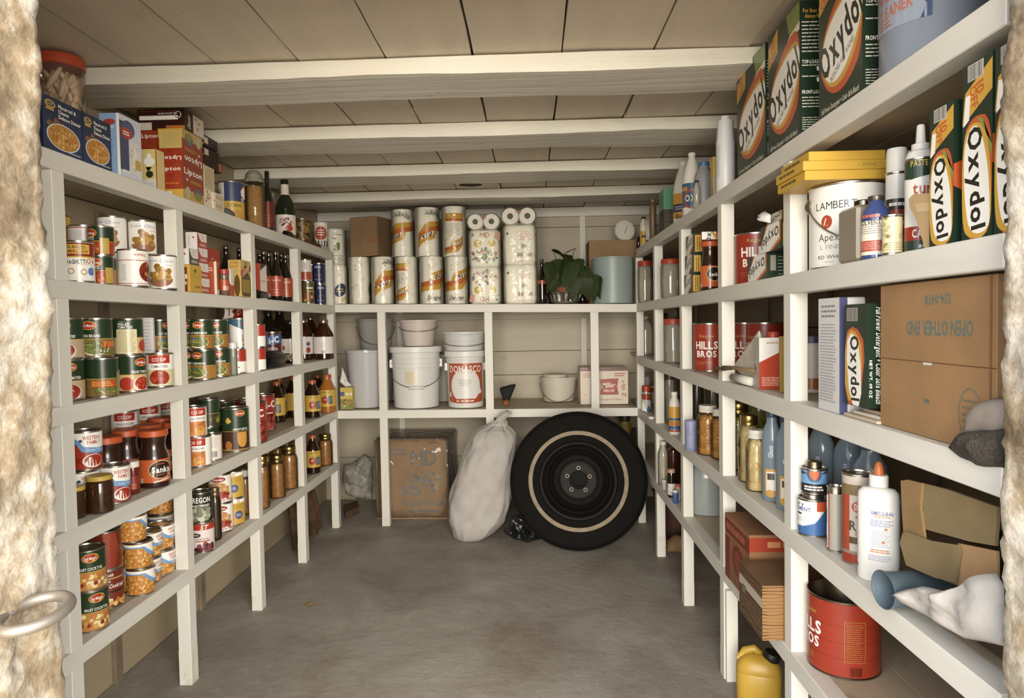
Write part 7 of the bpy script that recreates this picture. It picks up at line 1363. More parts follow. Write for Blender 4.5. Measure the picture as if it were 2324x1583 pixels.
def tin_red(w, d, h): return [r(-d / 2, 0, d / 2, h, '#e0dcd4'), p([(-d / 2, 0), (d / 2, 0), (d / 2, h * .76), (-d / 2, h * .52)], '#b5401f'), ln(-d * .2, h * .88, d * .3, h * .92, 1, '#c08a74', 3, .6), ln(-d * .4, h * .06, d * .42, h * .24, 6, '#e8c8b4', 3, .35)]
q = R_(2, 1723, .03); hh = hpx(q, 115)
T = carton('polish_tin', 'rectangular red and white tin before the coffee tins', 'tin', Vector((XR + .022 + .036, side_y(XR + .022, ZR[2] + .05, 1723) + .024, ZR[2] + LIFT)), .048, .072, hh, -HP, '#a9a39c', {'R': tin_red, 'F': [r(-24, 0, 24, hh * 1000, '#a39c94'), bl(0, hh * 500, 14, 40, 12, ['#8a827a', '#b8b0a8'], 4, 9, 3)]} if False else {'R': tin_red(48, 72, hh * 1000), 'F': [r(-24, 0, 24, hh * 1000, '#a39c94'), bl(0, hh * 500, 14, 40, 12, ['#8a827a', '#b8b0a8'], 4, 9, 3)]}, None, .003)
obj('screw_cap', lathe('screw_cap', [(.017, 0), (.017, .014), (.015, .017), (.006, .017)], [RL], 20), T, (0, .012, hh))
sbox('R', 2, 1768, 1772, .046, .05, hpx(q, 120), 'small_box', 'mustard package half hidden by the near post, third right shelf', 'package', '#a8882e', {'R': lambda w, d, h: [ln(-d * .3, h * .2, d * .3, h * .8, 5, '#7a621e', 3, .35)]})
# folded papers, rolled cloth, brush
PAPER = M('#cfc6b4', .8, noise=.2, nscale=30, key='oldpaper')
zf = ZR[2] + LIFT
pa = [on(x, y, 0, XR + .035) for x, y in ((1722, 750), (1698, 784), (1668, 826), (1672, 838), (1700, 866), (1706, 840))]
T = thing('folded_paper', 'creased white paper tent beside the red and white tin', 'paper', (pa[3].x, pa[3].y, zf)); b0 = T.location.copy()
obj('front_fold', panel('front_fold', [v - b0 for v in pa], (1, 0, 0), .002, PAPER), T)
pb = [on(x, y, 0, XR + .09) for x, y in ((1722, 750), (1745, 772), (1752, 850), (1708, 868))]
obj('back_fold', panel('back_fold', [pa[0] - b0, pb[1] - b0, pb[2] - b0, pa[4] - b0], (1, .3, 0), .002, PAPER), T)
qa = [on(x, y, 0, XR + .02) for x, y in ((1664, 872), (1684, 868), (1706, 866))]
T = thing('cloth_roll', 'rolled white cloth at the edge of the third right shelf', 'cloth', (qa[1].x, qa[1].y, zf)); b0 = T.location.copy()
obj('roll', tube_mesh('roll', [v - b0 + Vector((0, 0, .016 - (v.z - zf))) for v in qa], [.013, .014, .013], M('#cdc8bc', .9, bump=.5, bscale=60), 14), T)
obj('fold_line', tube_mesh('fold_line', [Vector((.0, qa[0].y - b0.y + .003, .014)) + Vector((.008 * math.cos(a), 0, .008 * math.sin(a))) for a in [i * .5 for i in range(12)]], .0016, M('#8c8474', .9), 5), T)
qa = [on(x, y, 0, XR - .012) for x, y in ((1622, 837), (1642, 835), (1664, 834), (1690, 842))]
T = thing('paint_brush', 'old paint brush with a stained handle sticking into the aisle', 'brush', (qa[3].x, qa[3].y, qa[3].z)); b0 = T.location.copy()
obj('handle', tube_mesh('handle', [qa[3] - b0 + Vector((.03, 0, 0)), qa[2] - b0, qa[1] - b0], [.007, .006, .009], M('#7a6440', .6), 8), T)
me = box_mesh('ferrule', -.008, .008, -.022, .022, -.006, .006, M('#6b5c44', .4, .7), .002); obj('ferrule', me, T, (qa[1] + qa[2]) / 2 - b0)
me = box_mesh('bristles', -.007, .007, -.03, .03, -.005, .005, M('#5a4a34', .9, bump=.6, bscale=200), .002); obj('bristles', me, T, (qa[0] + qa[1]) / 2 - b0)
# near bay
def white_tin(w, d, h): return [r(-w / 2, 0, w / 2, h, '#d6d5d2'), ln(-w * .36, h * .82, w * .36, h * .95, 3, '#8a8894', 3, .45), ln(-w * .4, h * .08, w * .4, h * .78, 26, '#a09ea8', 5, .34)]
sbox('R', 2, 1858, 1905, .008, .055, hpx(R_(2, 1880, 0), 258), 'oil_tin', 'tall white tin with fine print beside the near post', 'tin', '#d8d6d4', {'F': white_tin, 'R': lambda w, d, h: [r(-d / 2, 0, -d * .2, h, '#4a4f74'), ln(-d * .1, h * .1, d * .3, h * .16, 2, '#c08a6a', 3, .4)]}, bev=.003)
q = R_(2, 1842, .13); bottle('round', 'white container with a blue print at the wall, third right shelf', q, .03, hpx(q, 128), M('#d3cfc6', .5), M('#4a4f6a', .4), None, [ring(-14, 90, 22, 26, 4, '#4a4f74', 14, 90, 270), r(-20, 10, 20, 40, '#a8642c')], name='container', cat='container', lidname='lid')
def oxy_n(w, d, h): return [r(-w / 2, 0, w / 2, h, OG), p(sm([(-w * .5, h * .72), (w * .0, h * .80), (w * .5, h * .60), (w * .2, h * .02), (-w * .5, 0)], 1), OO), p(sm([(-w * .5, h * .66), (-w * .1, h * .78), (w * .4, h * .56), (w * .14, h * .02), (-w * .5, h * .06)], 1), OY), p(sm([(-w * .46, h * .60), (-w * .14, h * .75), (w * .24, h * .54), (w * .3, 0), (-w * .26, h * .01)], 1), WHITE), t('Oxydol', -w * .02, h * .37, w * .38, '#23241c', w=h * .64, rot=-88, bold=1.4), barcode(-w * .4, h * .84, w * .1, h * .96, '#5a574e', 10, '#aaa89c')]
sbox('R', 2, 1918, 1966, .006, .05, hpx(R_(2, 1940, 0), 232), 'detergent_box', 'detergent box standing behind the big brown carton', 'detergent box', OG, {'F': oxy_n, 'R': lambda w, d, h: [r(-d / 2, 0, d / 2, h, OG), t('Full Power Detergent + Color Safe Bleach', -d * .02, h * .5, d * .22, WHITE, w=h * .92, rot=-90, shear=.2), t('NET WT. 49 OZ', -d * .33, h * .28, d * .11, WHITE, w=h * .36, rot=-90)]}, dz=.026)
for i, (x0, x1, yo) in enumerate(((1915, 1990, 0), (1925, 1994, .006), (1935, 1996, .012))):
    pa = [Vector((XR + .01 + .01 * i, side_y(XR + .01, ZR[2], x0), 0)), Vector((XR + .01 + .01 * i, side_y(XR + .01, ZR[2], x1), 0))]
    me = box_mesh('paper_sheet', 0, .09, min(pa[0].y, pa[1].y) - pa[0].y, max(pa[0].y, pa[1].y) - pa[0].y, 0, .006, M(('#c9b79a', '#d8cdb8', '#c4a98a')[i], .8), .001)
    o = obj('paper_sheet', me, None, (pa[0].x, pa[0].y, ZR[2] + LIFT + i * .0066)); o['label'] = 'loose sheet of paper under the detergent box, %s of three' % ('lowest', 'middle', 'topmost')[i]; o['category'] = 'paper'; o['group'] = 'loose papers under the detergent box'
def big_card(w, d, h): return [r(-w / 2, h * .480, w / 2, h * .487, '#6b4a28'), t('OPEN OTHER END', w * .06, h * .70, h * .09, '#5d7268', w=w * .56, rot=180), t('534-0478', w * .06, h * .88, h * .06, '#5d7268', w=w * .22, rot=180), ring(w * .32, h * .2, w * .09, h * .16, 3, '#7a7458', 20), ln(w * .26, h * .1, w * .38, h * .3, 5, '#7a7458', 3, .4), p([(w * .26, h * .03), (w * .38, h * .05), (w * .34, -h * .02)], '#5d7a6a'), ln(-w * .05, h * .22, 0, h * .25, 1, '#5d7268', 3, .8), r(w * .455, 0, w * .47, h, '#8a6238'), r(-w * .06, h * .465, w * .02, h * .482, '#d0c8b8')]
sbox('R', 2, 1998, 2262, .018, .24, .258, 'cardboard_box', 'big brown carton printed upside down with OPEN OTHER END', 'cardboard box', '#a5773f', {'F': big_card}, mat=M('#a17a4c', .85, noise=.12, nscale=9, bump=.12, bscale=120, key='card2'))
# fur cap on the shelf edge
T = thing('fur_cap', 'grey cap with a dark fuzzy brim on the shelf edge at the doorway', 'cap', (XR + .005, .99, ZR[2] + LIFT)); b0 = T.location.copy()
pts = [on(x, y, 0, XR + .004) for x, y in ((2162, 1015), (2172, 990), (2200, 978), (2240, 974), (2285, 972), (2285, 1062), (2240, 1060), (2190, 1040))]
me = pillow('fuzzy_brim', pts, (-1, 0, 0), .022, M('#4a4238', .95, noise=.5, nscale=220, bump=1.0, bscale=350, key='fuzz'), 9, .2, 3, 40, .3); me.transform(Matrix.Translation(-b0)); obj('fuzzy_brim', me, T)
pts = [on(x, y, 0, XR + .012) for x, y in ((2196, 990), (2202, 940), (2225, 912), (2260, 902), (2290, 905), (2290, 985))]
me = pillow('crown', pts, (-1, 0, 0), .018, M('#8f8478', .85, noise=.2, nscale=30, key='crown'), 8, .1, 6, 20, .3); me.transform(Matrix.Translation(-b0)); obj('crown', me, T)
# ---- right, fourth shelf
q = R_(3, 1467, .03); CAN['spray'].update(r=rpx(q, 21), h=hpx(q, 46)); T = can('spray', 'spray can with a red cap at the far end, front one', q, 0, 'spray_can', 'spray can', 'far spray cans'); rr = CAN['spray']['r']; h0 = CAN['spray']['h']
obj('cap', lathe('cap', [(rr * .96, h0), (rr, h0 + .001), (rr * .96, h0 + .03), (rr * .8, h0 + .034)], [RL], 20), T)
q = R_(3, 1472, .11); T = can('spray', 'spray can with a white cap at the far end, behind the red one', q, 40, 'spray_can', 'spray can', 'far spray cans'); obj('cap', lathe('cap', [(rr * .96, h0), (rr, h0 + .001), (rr * .96, h0 + .05), (rr * .8, h0 + .055)], [M('#cfcac0', .4)], 20), T)
q = R_(3, 1480, .13); T = can('spray', 'spray can beside the far post, fourth right shelf', q, 80, 'spray_can', 'spray can', 'far spray cans')
q = R_(3, 1479, .006); T = thing('loose_cap', 'small round white cap on the shelf edge at the far end', 'tin', q); obj('tin_body', lathe('tin_body', [(.016, 0), (.018, .002), (.018, .012), (.016, .014), (.01, .014)], [M('#d9d4ca', .4)], 20), T)  # small loose white cap, not a tin
q = R_(3, 1531, .022); bottle('slim', 'white bottle with a yellow and red label, fourth right shelf', q, rpx(q, 26), hpx(q, 96), M('#d3cec2', .4), M('#dcd7cc', .4), (.14, .66, '#c9982c', 1), [r(-60, 24, 60, 40, '#3f5f8c'), r(-60, 66, 60, 76, '#3f5f8c'), t('WEED', -4, 56, 14, '#a83a1c', w=34), ln(-16, 42, 16, 48, 1, '#a83a1c', 3, .7), r(-60, 14, 60, 22, '#a83a1c')])
q = R_(3, 1520, .10); bottle('shake', 'clear plastic bottle behind the yellow label bottle', q, .03, hpx(q, 110), AIR(), M('#4a4438', .4), name='glass_jar', cat='jar', lidname='lid')
q = R_(3, 1568, .004); bottle('shake', 'small lavender bottle on the shelf edge beside the peach jar', q, rpx(q, 28), hpx(q, 68), M('#7f86a8', .45), M('#8a90b0', .45), None, [ln(-14, 14, 14, 62, 9, '#a8aec8', 3, .3)], name='bottle')
PEACH = M('#c58a34', .3, coat=.4, noise=.45, nscale=28, key='peach'); PICK = M('#9a9442', .35, coat=.3, noise=.5, nscale=70, key='pickle'); PEAR = M('#d6bc82', .35, coat=.3, noise=.25, nscale=22, key='pear')
def fruit_jar(label, q, w, h, fill, lid, fr, n, g):
    T = bottle('mason', label, q, rpx(q, w), hpx(q, h), GLASS(), lid, name='mason_jar', cat='jar', lidname='lid', group=g, seg=32, fill=(fill, .16) if fr else (fill, .8))
    if fr:
        rr, hh = rpx(q, w), hpx(q, h); rnd = random.Random(len(label)); cnt = 0
        lay = int(n)
        for j in range(lay):
            z = hh * (.12 + .62 * j / max(1, lay - 1)); m = 6
            for i in range(m):
                a = 6.2832 * (i + .5 * (j % 2)) / m + rnd.uniform(-.1, .1); s = rr * .40
                me = cached(('fruit', fr[0], round(rr, 3)), lambda: lathe('fruit', [(s * .2, -s * fr[1]), (s * .7, -s * fr[1] * .75), (s, -s * fr[1] * .2), (s, s * fr[1] * .2), (s * .7, s * fr[1] * .75), (s * .2, s * fr[1])], [fill], 12))
                obj('fruit', me, T, (rr * .52 * math.cos(a), rr * .52 * math.sin(a), z), rot=(rnd.uniform(-.3, .3), rnd.uniform(-.3, .3), a))
        obj('syrup', lathe('syrup', [(rr * .82, .006), (rr * .82, hh * .72), (rr * .6, hh * .79)], [fill], 16), T)
    return T
WL_ = M('#cfcabc', .4)
fruit_jar('jar of peach halves with a white lid, front one in the middle bay', R_(3, 1610, .052), 52, 112, PEACH, WL_, ('pe', .8), 5, 'jars of fruit')
fruit_jar('jar of peach halves half hidden by the post', R_(3, 1634, .075), 50, 112, PEACH, WL_, ('pe', .8), 5, 'jars of fruit')
for i, (px, ins) in enumerate(((1587, .16), (1612, .2), (1641, .19))):
    q = R_(3, px, ins); bottle('round', ('jar with a white lid at the wall, left in the middle bay', 'jar with a white lid at the wall, middle of the middle bay', 'jar with a white lid at the wall, right in the middle bay')[i], q, .04, hpx(q, 132), M('#3d3a24', .25, coat=.3), WL_, name='glass_jar', cat='jar', lidname='lid', group='white lid jars at the wall')
fruit_jar('jar of green pickles with a brass lid', R_(3, 1676, .085), 58, 150, PICK, GOLD(), ('pk', .6), 8, 'jars of fruit')
fruit_jar('jar of pale pears with a brass lid, middle of three', R_(3, 1700, .062), 50, 150, PEAR, GOLD(), ('pr', 1.6), 3, 'jars of fruit')
fruit_jar('jar of pale pears with a white lid, nearest the blue bottles', R_(3, 1718, .048), 52, 138, PEAR, WL_, ('pr', 1.6), 3, 'jars of fruit')
for i, (px, ins) in enumerate(((1690, .19), (1722, .2))):
    q = R_(3, px, ins); fruit_jar('jar with a brass lid at the wall behind the pickles, %s' % ('left', 'right')[i], q, 52, 170, PICK, GOLD(), None, 0, 'jars of fruit')
BB = lambda: glass('#84939e', .72, .1, key='blueclean', gain=1.1)
def blue_bottle(label, q, w, h, da=0): return bottle('slim', label, q, rpx(q, w), hpx(q, h), BB(), M('#3b4a66', .4), None, [r(-16, hpx(q, h) * 1000 * .10, 18, hpx(q, h) * 1000 * .36, '#cf9a3c'), e(1, hpx(q, h) * 1000 * .10, 17, 14, '#cf9a3c'), r(-12, hpx(q, h) * 1000 * .12, 14, hpx(q, h) * 1000 * .33, '#dcd6c8'), r(-9, hpx(q, h) * 1000 * .24, 11, hpx(q, h) * 1000 * .31, '#4a463e'), t('Glass', 0, hpx(q, h) * 1000 * .55, 13, '#cfd2dc', w=34, rot=90)], fill=(M('#566a78', .3), .6), name='cleaner_bottle', group='blue glass cleaner bottles', da=da, sx=1.0, sy=.8)
blue_bottle('blue glass cleaner bottle beside the pear jars, farther one', R_(3, 1752, .052), 46, 205, -10)
blue_bottle('blue glass cleaner bottle beside the pear jars, nearer one', R_(3, 1786, .060), 52, 215, -10)
blue_bottle('blue glass cleaner bottle behind the blue cement cans', R_(3, 1866, .13), 66, 220, -20)
blue_bottle('blue glass cleaner bottle in the middle behind the cans', R_(3, 1922, .17), 72, 215, -20)
blue_bottle('blue glass cleaner bottle behind the glue bottle', R_(3, 1975, .15), 84, 225, -10)
q = R_(3, 1842, .040); CAN['cement'].update(r=rpx(q, 69), h=hpx(q, 84)); can('cement', 'blue and white cement can with an orange price sticker', q, 0)
obj_ = [x for x in COL.objects if x.get('label', '').startswith('blue and white cement can')][0]; hc = CAN['cement']['h']; obj('top_rim', lathe('top_rim', [(CAN['cement']['r'] * .7, hc - .004), (CAN['cement']['r'] * .7, hc + .008), (CAN['cement']['r'] * .66, hc + .009), (.01, hc + .007)], [TIN()], 28), obj_)
q2 = q + Vector((.004, -.006, hc + .0098)); CAN['clear_oatey'].update(r=rpx(q, 60), h=hpx(q, 58)); can('clear_oatey', 'light blue can with a winged orange mark on the cement can', q2, 0)
obj_ = [x for x in COL.objects if x.get('label', '').startswith('light blue can with')][0]; hc = CAN['clear_oatey']['h']; rc = CAN['clear_oatey']['r']
obj('screw_lid', lathe('screw_lid', [(rc * .58, hc - .004), (rc * .58, hc + .003), (rc * .56, hc + .005), (rc * .58, hc + .008), (rc * .56, hc + .011), (rc * .57, hc + .014), (rc * .3, hc + .015)], [M('#8f8468', .35, 1.0)], 24), obj_)
q = R_(3, 1897, .040); CAN['red_side'].update(r=rpx(q, 40), h=hpx(q, 148)); can('red_side', 'narrow bare tin with a red and white side label', q, 0)
q = R_(3, 1948, .055); CAN['dupont'].update(r=rpx(q, 74), h=hpx(q, 205)); can('dupont', 'rusty grey and red tin behind the glue bottle', q, 30)
q = R_(3, 1994, .048); rr = rpx(q, 98); hh = hpx(q, 268); k = depth(q) / FPX
T = thing('glue_bottle', 'large white glue bottle with an orange tip', 'glue bottle', q, facing(q) + math.radians(-8))
GLUE = M('#dedcd4', .35)
obj('bottle_body', lathe('bottle_body', [(rr * .96, 0), (rr, .003), (rr, .020), (rr * .96, .024), (rr, .03), (rr, hh * .69), (rr * .96, hh * .74), (rr * .78, hh * .775), (rr * .42, hh * .785), (rr * .40, hh * .80)], [GLUE], 36, None, .9, 1, .62), T)
cp = obj('cap', lathe('cap', [(rr * .42, hh * .79), (rr * .46, hh * .795), (rr * .46, hh * .88), (rr * .42, hh * .89), (rr * .2, hh * .89)], [M('#d9d8d2', .4)], 24), T)
obj('orange_tip', lathe('orange_tip', [(rr * .26, hh * .89), (rr * .24, hh * .93), (rr * .16, hh * .985), (rr * .06, hh * 1.0)], [M('#c96a28', .45)], 20), cp)
gm = lambda u, v, w_: Vector((u, -.62 * rr * math.sqrt(max(.05, 1 - (u / rr) ** 2)) - w_ - .0005, v))
W = rr * 1000
obj('print', print_mesh('print', [t("ELMER'S GLUE-ALL", W * .25, hh * 585, 6.5, '#5a6498', w=W * 1.0), ln(-W * .1, hh * 545, W * .62, hh * 570, 2, '#cf8a5a', 3, .45), ln(-W * .3, hh * 470, W * .75, hh * 530, 4, '#8a90b4', 4, .4), ln(-W * .25, hh * 300, W * .6, hh * 440, 9, '#a8acc4', 5, .35), e(W * .42, hh * 455, 2.6, 2.6, '#cf7a3a'), e(W * .3, hh * 345, 2.6, 2.6, '#cf7a3a'), ln(-W * .3, hh * 250, W * .7, hh * 285, 2, '#cf8a5a', 6, .45), ln(-W * .4, hh * 180, W * .7, hh * 235, 3, '#a8acc4', 7, .4)], gm, .006), T)
reg(T, 'c', rr * .8, 0, q.z, q.z + hh)
# blue cup on its side
qa = on(2018, 1312, 0, XR + .022); qb = qa + Vector((.07, -.10, 0))
zc = ZR[3] + LIFT; rc = .034
T = thing('plastic_cup', 'blue plastic cup lying on its side at the shelf edge', 'cup', (qa.x, qa.y, zc), 0)
me = lathe('cup', [(rc * .6, .003), (rc * .86, .0), (rc * .9, .11), (rc, .118), (rc, .12), (rc * .95, .12), (rc * .92, .116), (rc * .82, .012), (rc * .3, .01)], [M('#54656f', .45)], 32)
d = Vector((-.98, -.12, 0)).normalized(); rot_ = d.to_track_quat('Z', 'Y').to_matrix().to_4x4(); me.transform(Matrix.Translation(Vector((XR - .016 - qa.x, -.052, rc + .0006)) - d * .12) @ rot_); obj('cup_wall', me, T)
# torn carton made of flaps
CC = M('#9c7c4c', .9, noise=.18, nscale=12, key='torncard'); C2 = M('#8c7850', .9, noise=.2, nscale=10, key='torncard2'); C3 = M('#b08a5c', .9, noise=.15, nscale=12, key='torncard3')
X0 = XR + .035
T = thing('torn_carton', 'torn brown carton with ripped flaps beside the glue bottle', 'cardboard box', (X0 + .06, 1.05, ZR[3] + LIFT)); b0 = T.location.copy()
def tp(name, pix, dx, th, m): o = obj(name, panel(name, [on(x, y, 0, X0 + dx) - b0 for x, y in pix], (1, 0, 0), th, m), T); return o
tp('upper_flap', ((2090, 1095), (2150, 1110), (2262, 1150), (2262, 1180), (2258, 1238), (2200, 1228), (2098, 1200)), .004, .005, C2)
tp('side_strip', ((2044, 1090), (2060, 1088), (2092, 1096), (2088, 1150), (2098, 1220), (2050, 1210), (2046, 1150)), .0, .004, CC)
tp('lower_flap', ((2048, 1208), (2060, 1206), (2110, 1226), (2172, 1236), (2178, 1250), (2168, 1322), (2120, 1310), (2056, 1282), (2042, 1232)), -.004, .004, C2)
tp('right_panel', ((2174, 1232), (2262, 1250), (2264, 1345), (2168, 1325)), .001, .004, C3)
tp('left_panel', ((2060, 1218), (2264, 1260), (2264, 1348), (2168, 1326), (2100, 1300), (2064, 1284)), .012, .004, C3)
obj('carton_inside', box_mesh('carton_inside', X0 + .03 - b0.x, X0 + .20 - b0.x, .95 - b0.y, 1.12 - b0.y, .001, .17, M('#4a3820', .9), .002), T)
# white cloth hanging over the edge
pts = [on(x, y, 0, XR + .012) for x, y in ((2020, 1350), (2060, 1338), (2110, 1332), (2160, 1345), (2195, 1348), (2215, 1320), (2262, 1300), (2280, 1330), (2280, 1466), (2230, 1455), (2190, 1448), (2150, 1425), (2100, 1395), (2060, 1372))]
zmin = min(v.z for v in pts)
CLOTH = M('#b5b0a9', .85, noise=.12, nscale=10, bump=.5, bscale=40, key='cloth')
place_mesh('white_cloth', 'crumpled white cloth spilling over the shelf edge at the doorway', 'cloth', pillow('white_cloth', pts, (-1, .15, .25), .022, CLOTH, 14, .38, 9, 22, .4), (XR + .012, pts[7].y, ZR[3] + LIFT))
# ---- right, bottom shelf
q = R_(4, 1507, .03); bottle('slim', 'empty clear bottle with a white cap on the bottom right shelf', q, rpx(q, 26), hpx(q, 100), AIR(), M('#c9c4b8', .4), name='bottle')
q = R_(4, 1529, .06); bottle('tall', 'dark bottle at the wall on the bottom right shelf', q, .03, hpx(q, 104), BROWNG(), M('#5a2a1a', .4))
q = R_(4, 1524, .018); bottle('round', 'small dark bottle with a pink cap and a white label', q, rpx(q, 18), hpx(q, 64), DARKG(), M('#c08a78', .4), (.1, .5, '#cfc8bc', .8), [ln(-8, 10, 8, 30, 3, '#7a746a', 3, .4)])
for i, (px, ins, hp, c) in enumerate(((1508, .006, 22, '#a8a49a'), (1521, .010, 26, '#c9c4b8'), (1533, .006, 30, '#3f5f94'), (1539, .03, 36, '#b8b2a6'), (1515, .045, 28, '#8a8478'))):
    q = R_(4, px, ins + .008); bottle('shake', ('tiny clear bottle, first in the row on the bottom right shelf', 'tiny bottle with a white label, second in the row', 'tiny bottle with a blue label at the post', 'tiny pale bottle with a red mark behind the blue label one', 'tiny grey bottle behind the row')[i], q, .0125, hpx(q, hp), M(c, .3), M('#c9c6bc' if i != 3 else '#b85a44', .4), name='small_bottle', group='tiny bottles')
q = R_(4, 1604, .115); bottle('jug', 'big translucent plastic water jug on the bottom right shelf', q, rpx(q, 74), .256, glass('#b9c0bd', .62, .15, key='waterjug', gain=1.2), M('#c4c8c4', .4), None, [r(-110, 20, -64, 96, '#cfc8bc'), p([(-112, 70), (-64, 96), (-64, 84)], '#a8563c')], fill=(M('#8f9896', .4), .5), seg=40, power=2.6, da=0)
def red_card(w, d, h): return [r(-w / 2, h * .72, w / 2, h * .94, '#8c3320'), e(w * .05, h * .42, w * .24, h * .24, '#8c3320'), e(w * .05, h * .42, w * .14, h * .16, '#a0442c'), r(-w * .5, 0, -w * .3, h * .66, '#8c3320'), ln(-w * .44, h * .76, w * .4, h * .9, 1, '#b06a4a', 3, .7)]
def red_card_side(w, d, h): return [r(-d * .5, h * .76, d * .5, h * .96, '#a03a20'), ln(-d * .3, h * .8, d * .4, h * .92, 1, '#c98a5a', 3, .7), ln(-d * .2, h * .3, d * .4, h * .56, 3, '#a0502c', 4, .4)]
q = R_(4, 1700, .02)
sbox('R', 4, 1646, 1701, -.012, .26, hpx(q, 152), 'cardboard_box', 'red printed carton beside the water jug on the bottom shelf', 'cardboard box', '#9a6a3c', {'F': red_card, 'R': red_card_side}, mat=M('#93663c', .85, noise=.15, nscale=9, key='card3'))
# wood grained carton hanging over the edge
q = R_(4, 1740, .0); 
def wood_side(w, d, h):
    rnd = random.Random(8); o = [r(-d / 2, 0, d / 2, h, '#9c7444')]
    for i in range(16):
        y = h * (i + .5) / 16; o += stripe([(-d / 2 + d * k / 8, y + rnd.uniform(-2, 2)) for k in range(9)], rnd.uniform(.8, 2.0), rnd.choice(['#6b4a28', '#5a3c20', '#7c5832']))
    return o
def wood_front(w, d, h):
    rnd = random.Random(9); o = [r(-w / 2, 0, w / 2, h, '#6b4e30')]
    for i in range(10): y = h * (i + .5) / 10; o += stripe([(-w / 2 + w * k / 8, y + rnd.uniform(-3, 3)) for k in range(9)], rnd.uniform(.8, 1.8), rnd.choice(['#4f3820', '#5a4228', '#7c5c38']))
    return o + [p([(-w / 2, h * .58), (w / 2, h * .58), (w / 2, h * .76), (-w / 2, h * .76)], '#c4b8a4'), r(-w * .36, h * .44, -w * .2, h * .62, '#4a463c'), ln(-w * .34, h * .46, -w * .22, h * .6, 3, '#b8b09c', 3, .4)]
sbox('R', 4, 1678, 1730, -.05, .20, hpx(q, 118), 'wood_grain_carton', 'wood grain printed carton with a pale stripe on the bottom shelf', 'cardboard box', '#6f5232', {'F': wood_front, 'R': wood_side}, mat=M('#7a5a36', .8, noise=.25, nscale=14, key='woodcard'))
q = R_(4, 1901, .092); can('coffee_open', 'big open red coffee tin on the bottom right shelf', q, -16, 'coffee_tin', 'tin')
# ---- floor, right: yellow oil jug, sack of something
q = FPQ = on(1722, 1600, 2, 0.0); q = Vector((XR + .07, side_y(XR + .07, .1, 1722), .001)); rr = rpx(q, 104); hj = .30
T = thing('oil_jug', 'yellow plastic jug with a black cap under the right shelves', 'jug', q, facing(q))
YP = M('#c9a024', .4); zt_ = on(1722, 1470, 0, q.x).z; hj = zt_ - .01
obj('jug_body', lathe('jug_body', [(rr * .92, 0), (rr, .006), (rr, hj * .62), (rr * .97, hj * .64), (rr * 1.0, hj * .66), (rr * .98, hj * .74), (rr * .84, hj * .86), (rr * .62, hj * .93), (rr * .3, hj * .96)], [YP], 36, None, .8, 1, .75, 3.0), T)
obj('handle', tube_mesh('handle', [(-rr * .78, 0, hj * .66), (-rr * .84, 0, hj * .82), (-rr * .6, 0, hj * .98), (-rr * .2, 0, hj * 1.04), (rr * .08, 0, hj * .95)], [rr * .16, rr * .16, rr * .17, rr * .18, rr * .16], YP, 12), T)
obj('cap', lathe('cap', [(rr * .36, 0), (rr * .38, .002), (rr * .38, .022), (rr * .34, .026), (rr * .2, .026)], [M('#1a1712', .5)], 24), T, (rr * .52, -rr * .1, hj * .88), rot=(.05, .25, 0))
q = on(1528, 1252, 2, 0.0); pts = [on(x, y, 1, q.y + .03) for x, y in ((1508, 1250), (1512, 1228), (1530, 1212), (1556, 1214), (1570, 1235), (1568, 1252))]
place_mesh('burlap_bundle', 'small tan bundle on the floor behind the right posts', 'bundle', pillow('burlap_bundle', pts, (0, -1, 0), .04, M('#8a6a44', .9, noise=.2, nscale=20), 6, .25, 5, 20), (pts[0].x, q.y + .03, 0))
# ---- iron ring on the left jamb
q = on(72, 1392, 1, .868); T = thing('iron_ring', 'worn metal ring hanging on the left door jamb', 'ring', (on(130, 1390, 1, .79).x - .036, .80, on(80, 1390, 1, .80).z))
rg = .034; IR = M('#9c9386', .45, .7, key='ironring')
obj('ring', tube_mesh('ring', [Vector((rg * math.cos(a), rg * 1.25 * math.sin(a), .004 * math.sin(a))) for a in [6.2832 * i / 32 for i in range(32)]], .0072, IR, 12, True), T)
obj('staple', tube_mesh('staple', [(-.045, .01, 0), (-.036, .006, .004), (-.026, 0, 0), (-.036, -.006, -.004), (-.045, -.01, 0)], .004, IR, 8), T)
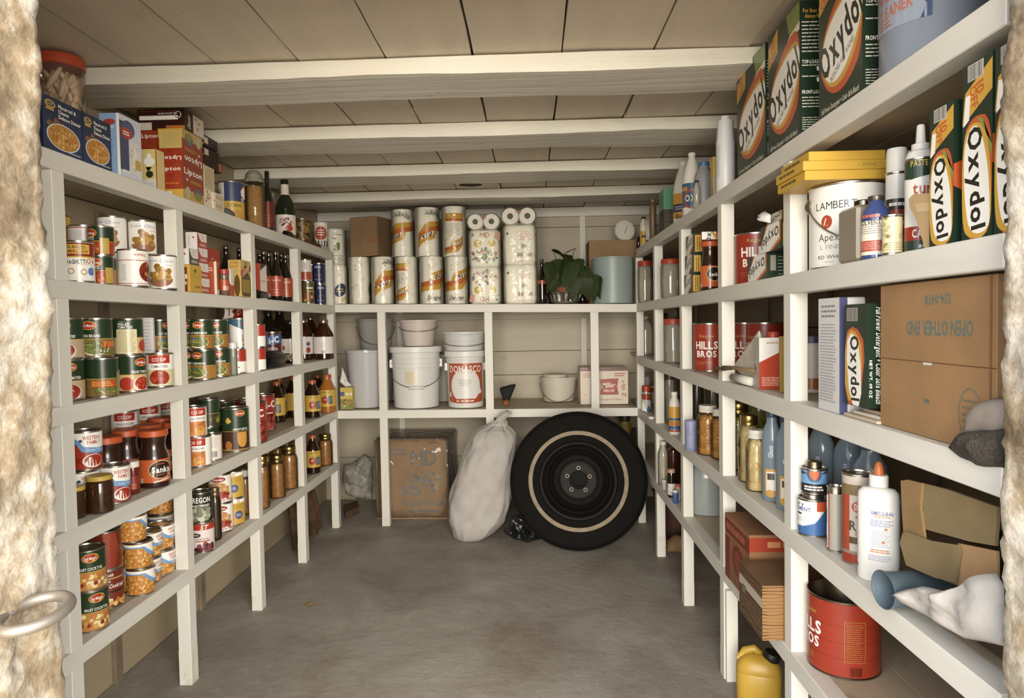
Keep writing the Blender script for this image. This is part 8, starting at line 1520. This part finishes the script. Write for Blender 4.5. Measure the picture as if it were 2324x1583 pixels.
# ------------------------------------------------------------------ settle: nudge round things apart so that none bite into each other
def settle():
    fixed = []
    for s_, xf, wall, ys in ((-1, XL, WL, LY), (1, XR, WR, RY)):
        for y in ys:
            fixed.append((xf + s_ * .022, y + .023, .0232, .0242, 0, 1.62)); fixed.append((wall - s_ * .008, y + .024, .0085, .021, 0, 1.62))
    rec = []
    for T, kind, a, b, z0, z1, fx in REG:
        if kind == 'r': fixed.append((T.location.x, T.location.y, a + .0006, b + .0006, z0, z1))
        else: rec.append([T, T.location.x, T.location.y, a, z0, z1, T.location.x, T.location.y])
    for it in range(160):
        moved = False
        for c in rec:
            left = c[1] < -.9; right = c[1] > .5
            for (x, y, hx_, hy_, z0, z1) in fixed:
                if c[4] >= z1 - .0003 or c[5] <= z0 + .0003: continue
                px_ = min(max(c[1], x - hx_), x + hx_); py_ = min(max(c[2], y - hy_), y + hy_); dx, dy = c[1] - px_, c[2] - py_; d = math.hypot(dx, dy)
                if d < c[3]:
                    if d < 1e-6:
                        dx, dy, d = (0, (1 if c[2] > y else -1), 1); push = hy_ + c[3]
                    else: push = c[3] - d + .0004
                    c[1] += dx / d * push; c[2] += dy / d * push; moved = True
            if left and c[2] < 4.06: c[1] = max(c[1], WL + c[3] + .001)
            if right and c[2] < 4.06: c[1] = min(c[1], WR - c[3] - .001)
            if c[2] > 4.0: c[2] = min(c[2], WB - c[3] - .024)
        for i in range(len(rec)):
            a = rec[i]
            for j in range(i + 1, len(rec)):
                b = rec[j]
                if a[4] >= b[5] - .0003 or a[5] <= b[4] + .0003: continue
                dx, dy = b[1] - a[1], b[2] - a[2]; R2 = a[3] + b[3] + .0004
                if abs(dx) > R2 or abs(dy) > R2: continue
                d = math.hypot(dx, dy)
                if d < R2:
                    if d < 1e-6: dx, dy, d = 0, 1, 1
                    k = (R2 - d) / 2 / d; a[1] -= dx * k; a[2] -= dy * k; b[1] += dx * k; b[2] += dy * k; moved = True
        if not moved: break
    worst = []
    for c in rec:
        mv = math.hypot(c[1] - c[6], c[2] - c[7]); c[0].location.x, c[0].location.y = c[1], c[2]
        if mv > .02: worst.append((round(mv, 3), c[0]['label']))
    return it, sorted(worst, reverse=True)
SETTLED = settle()
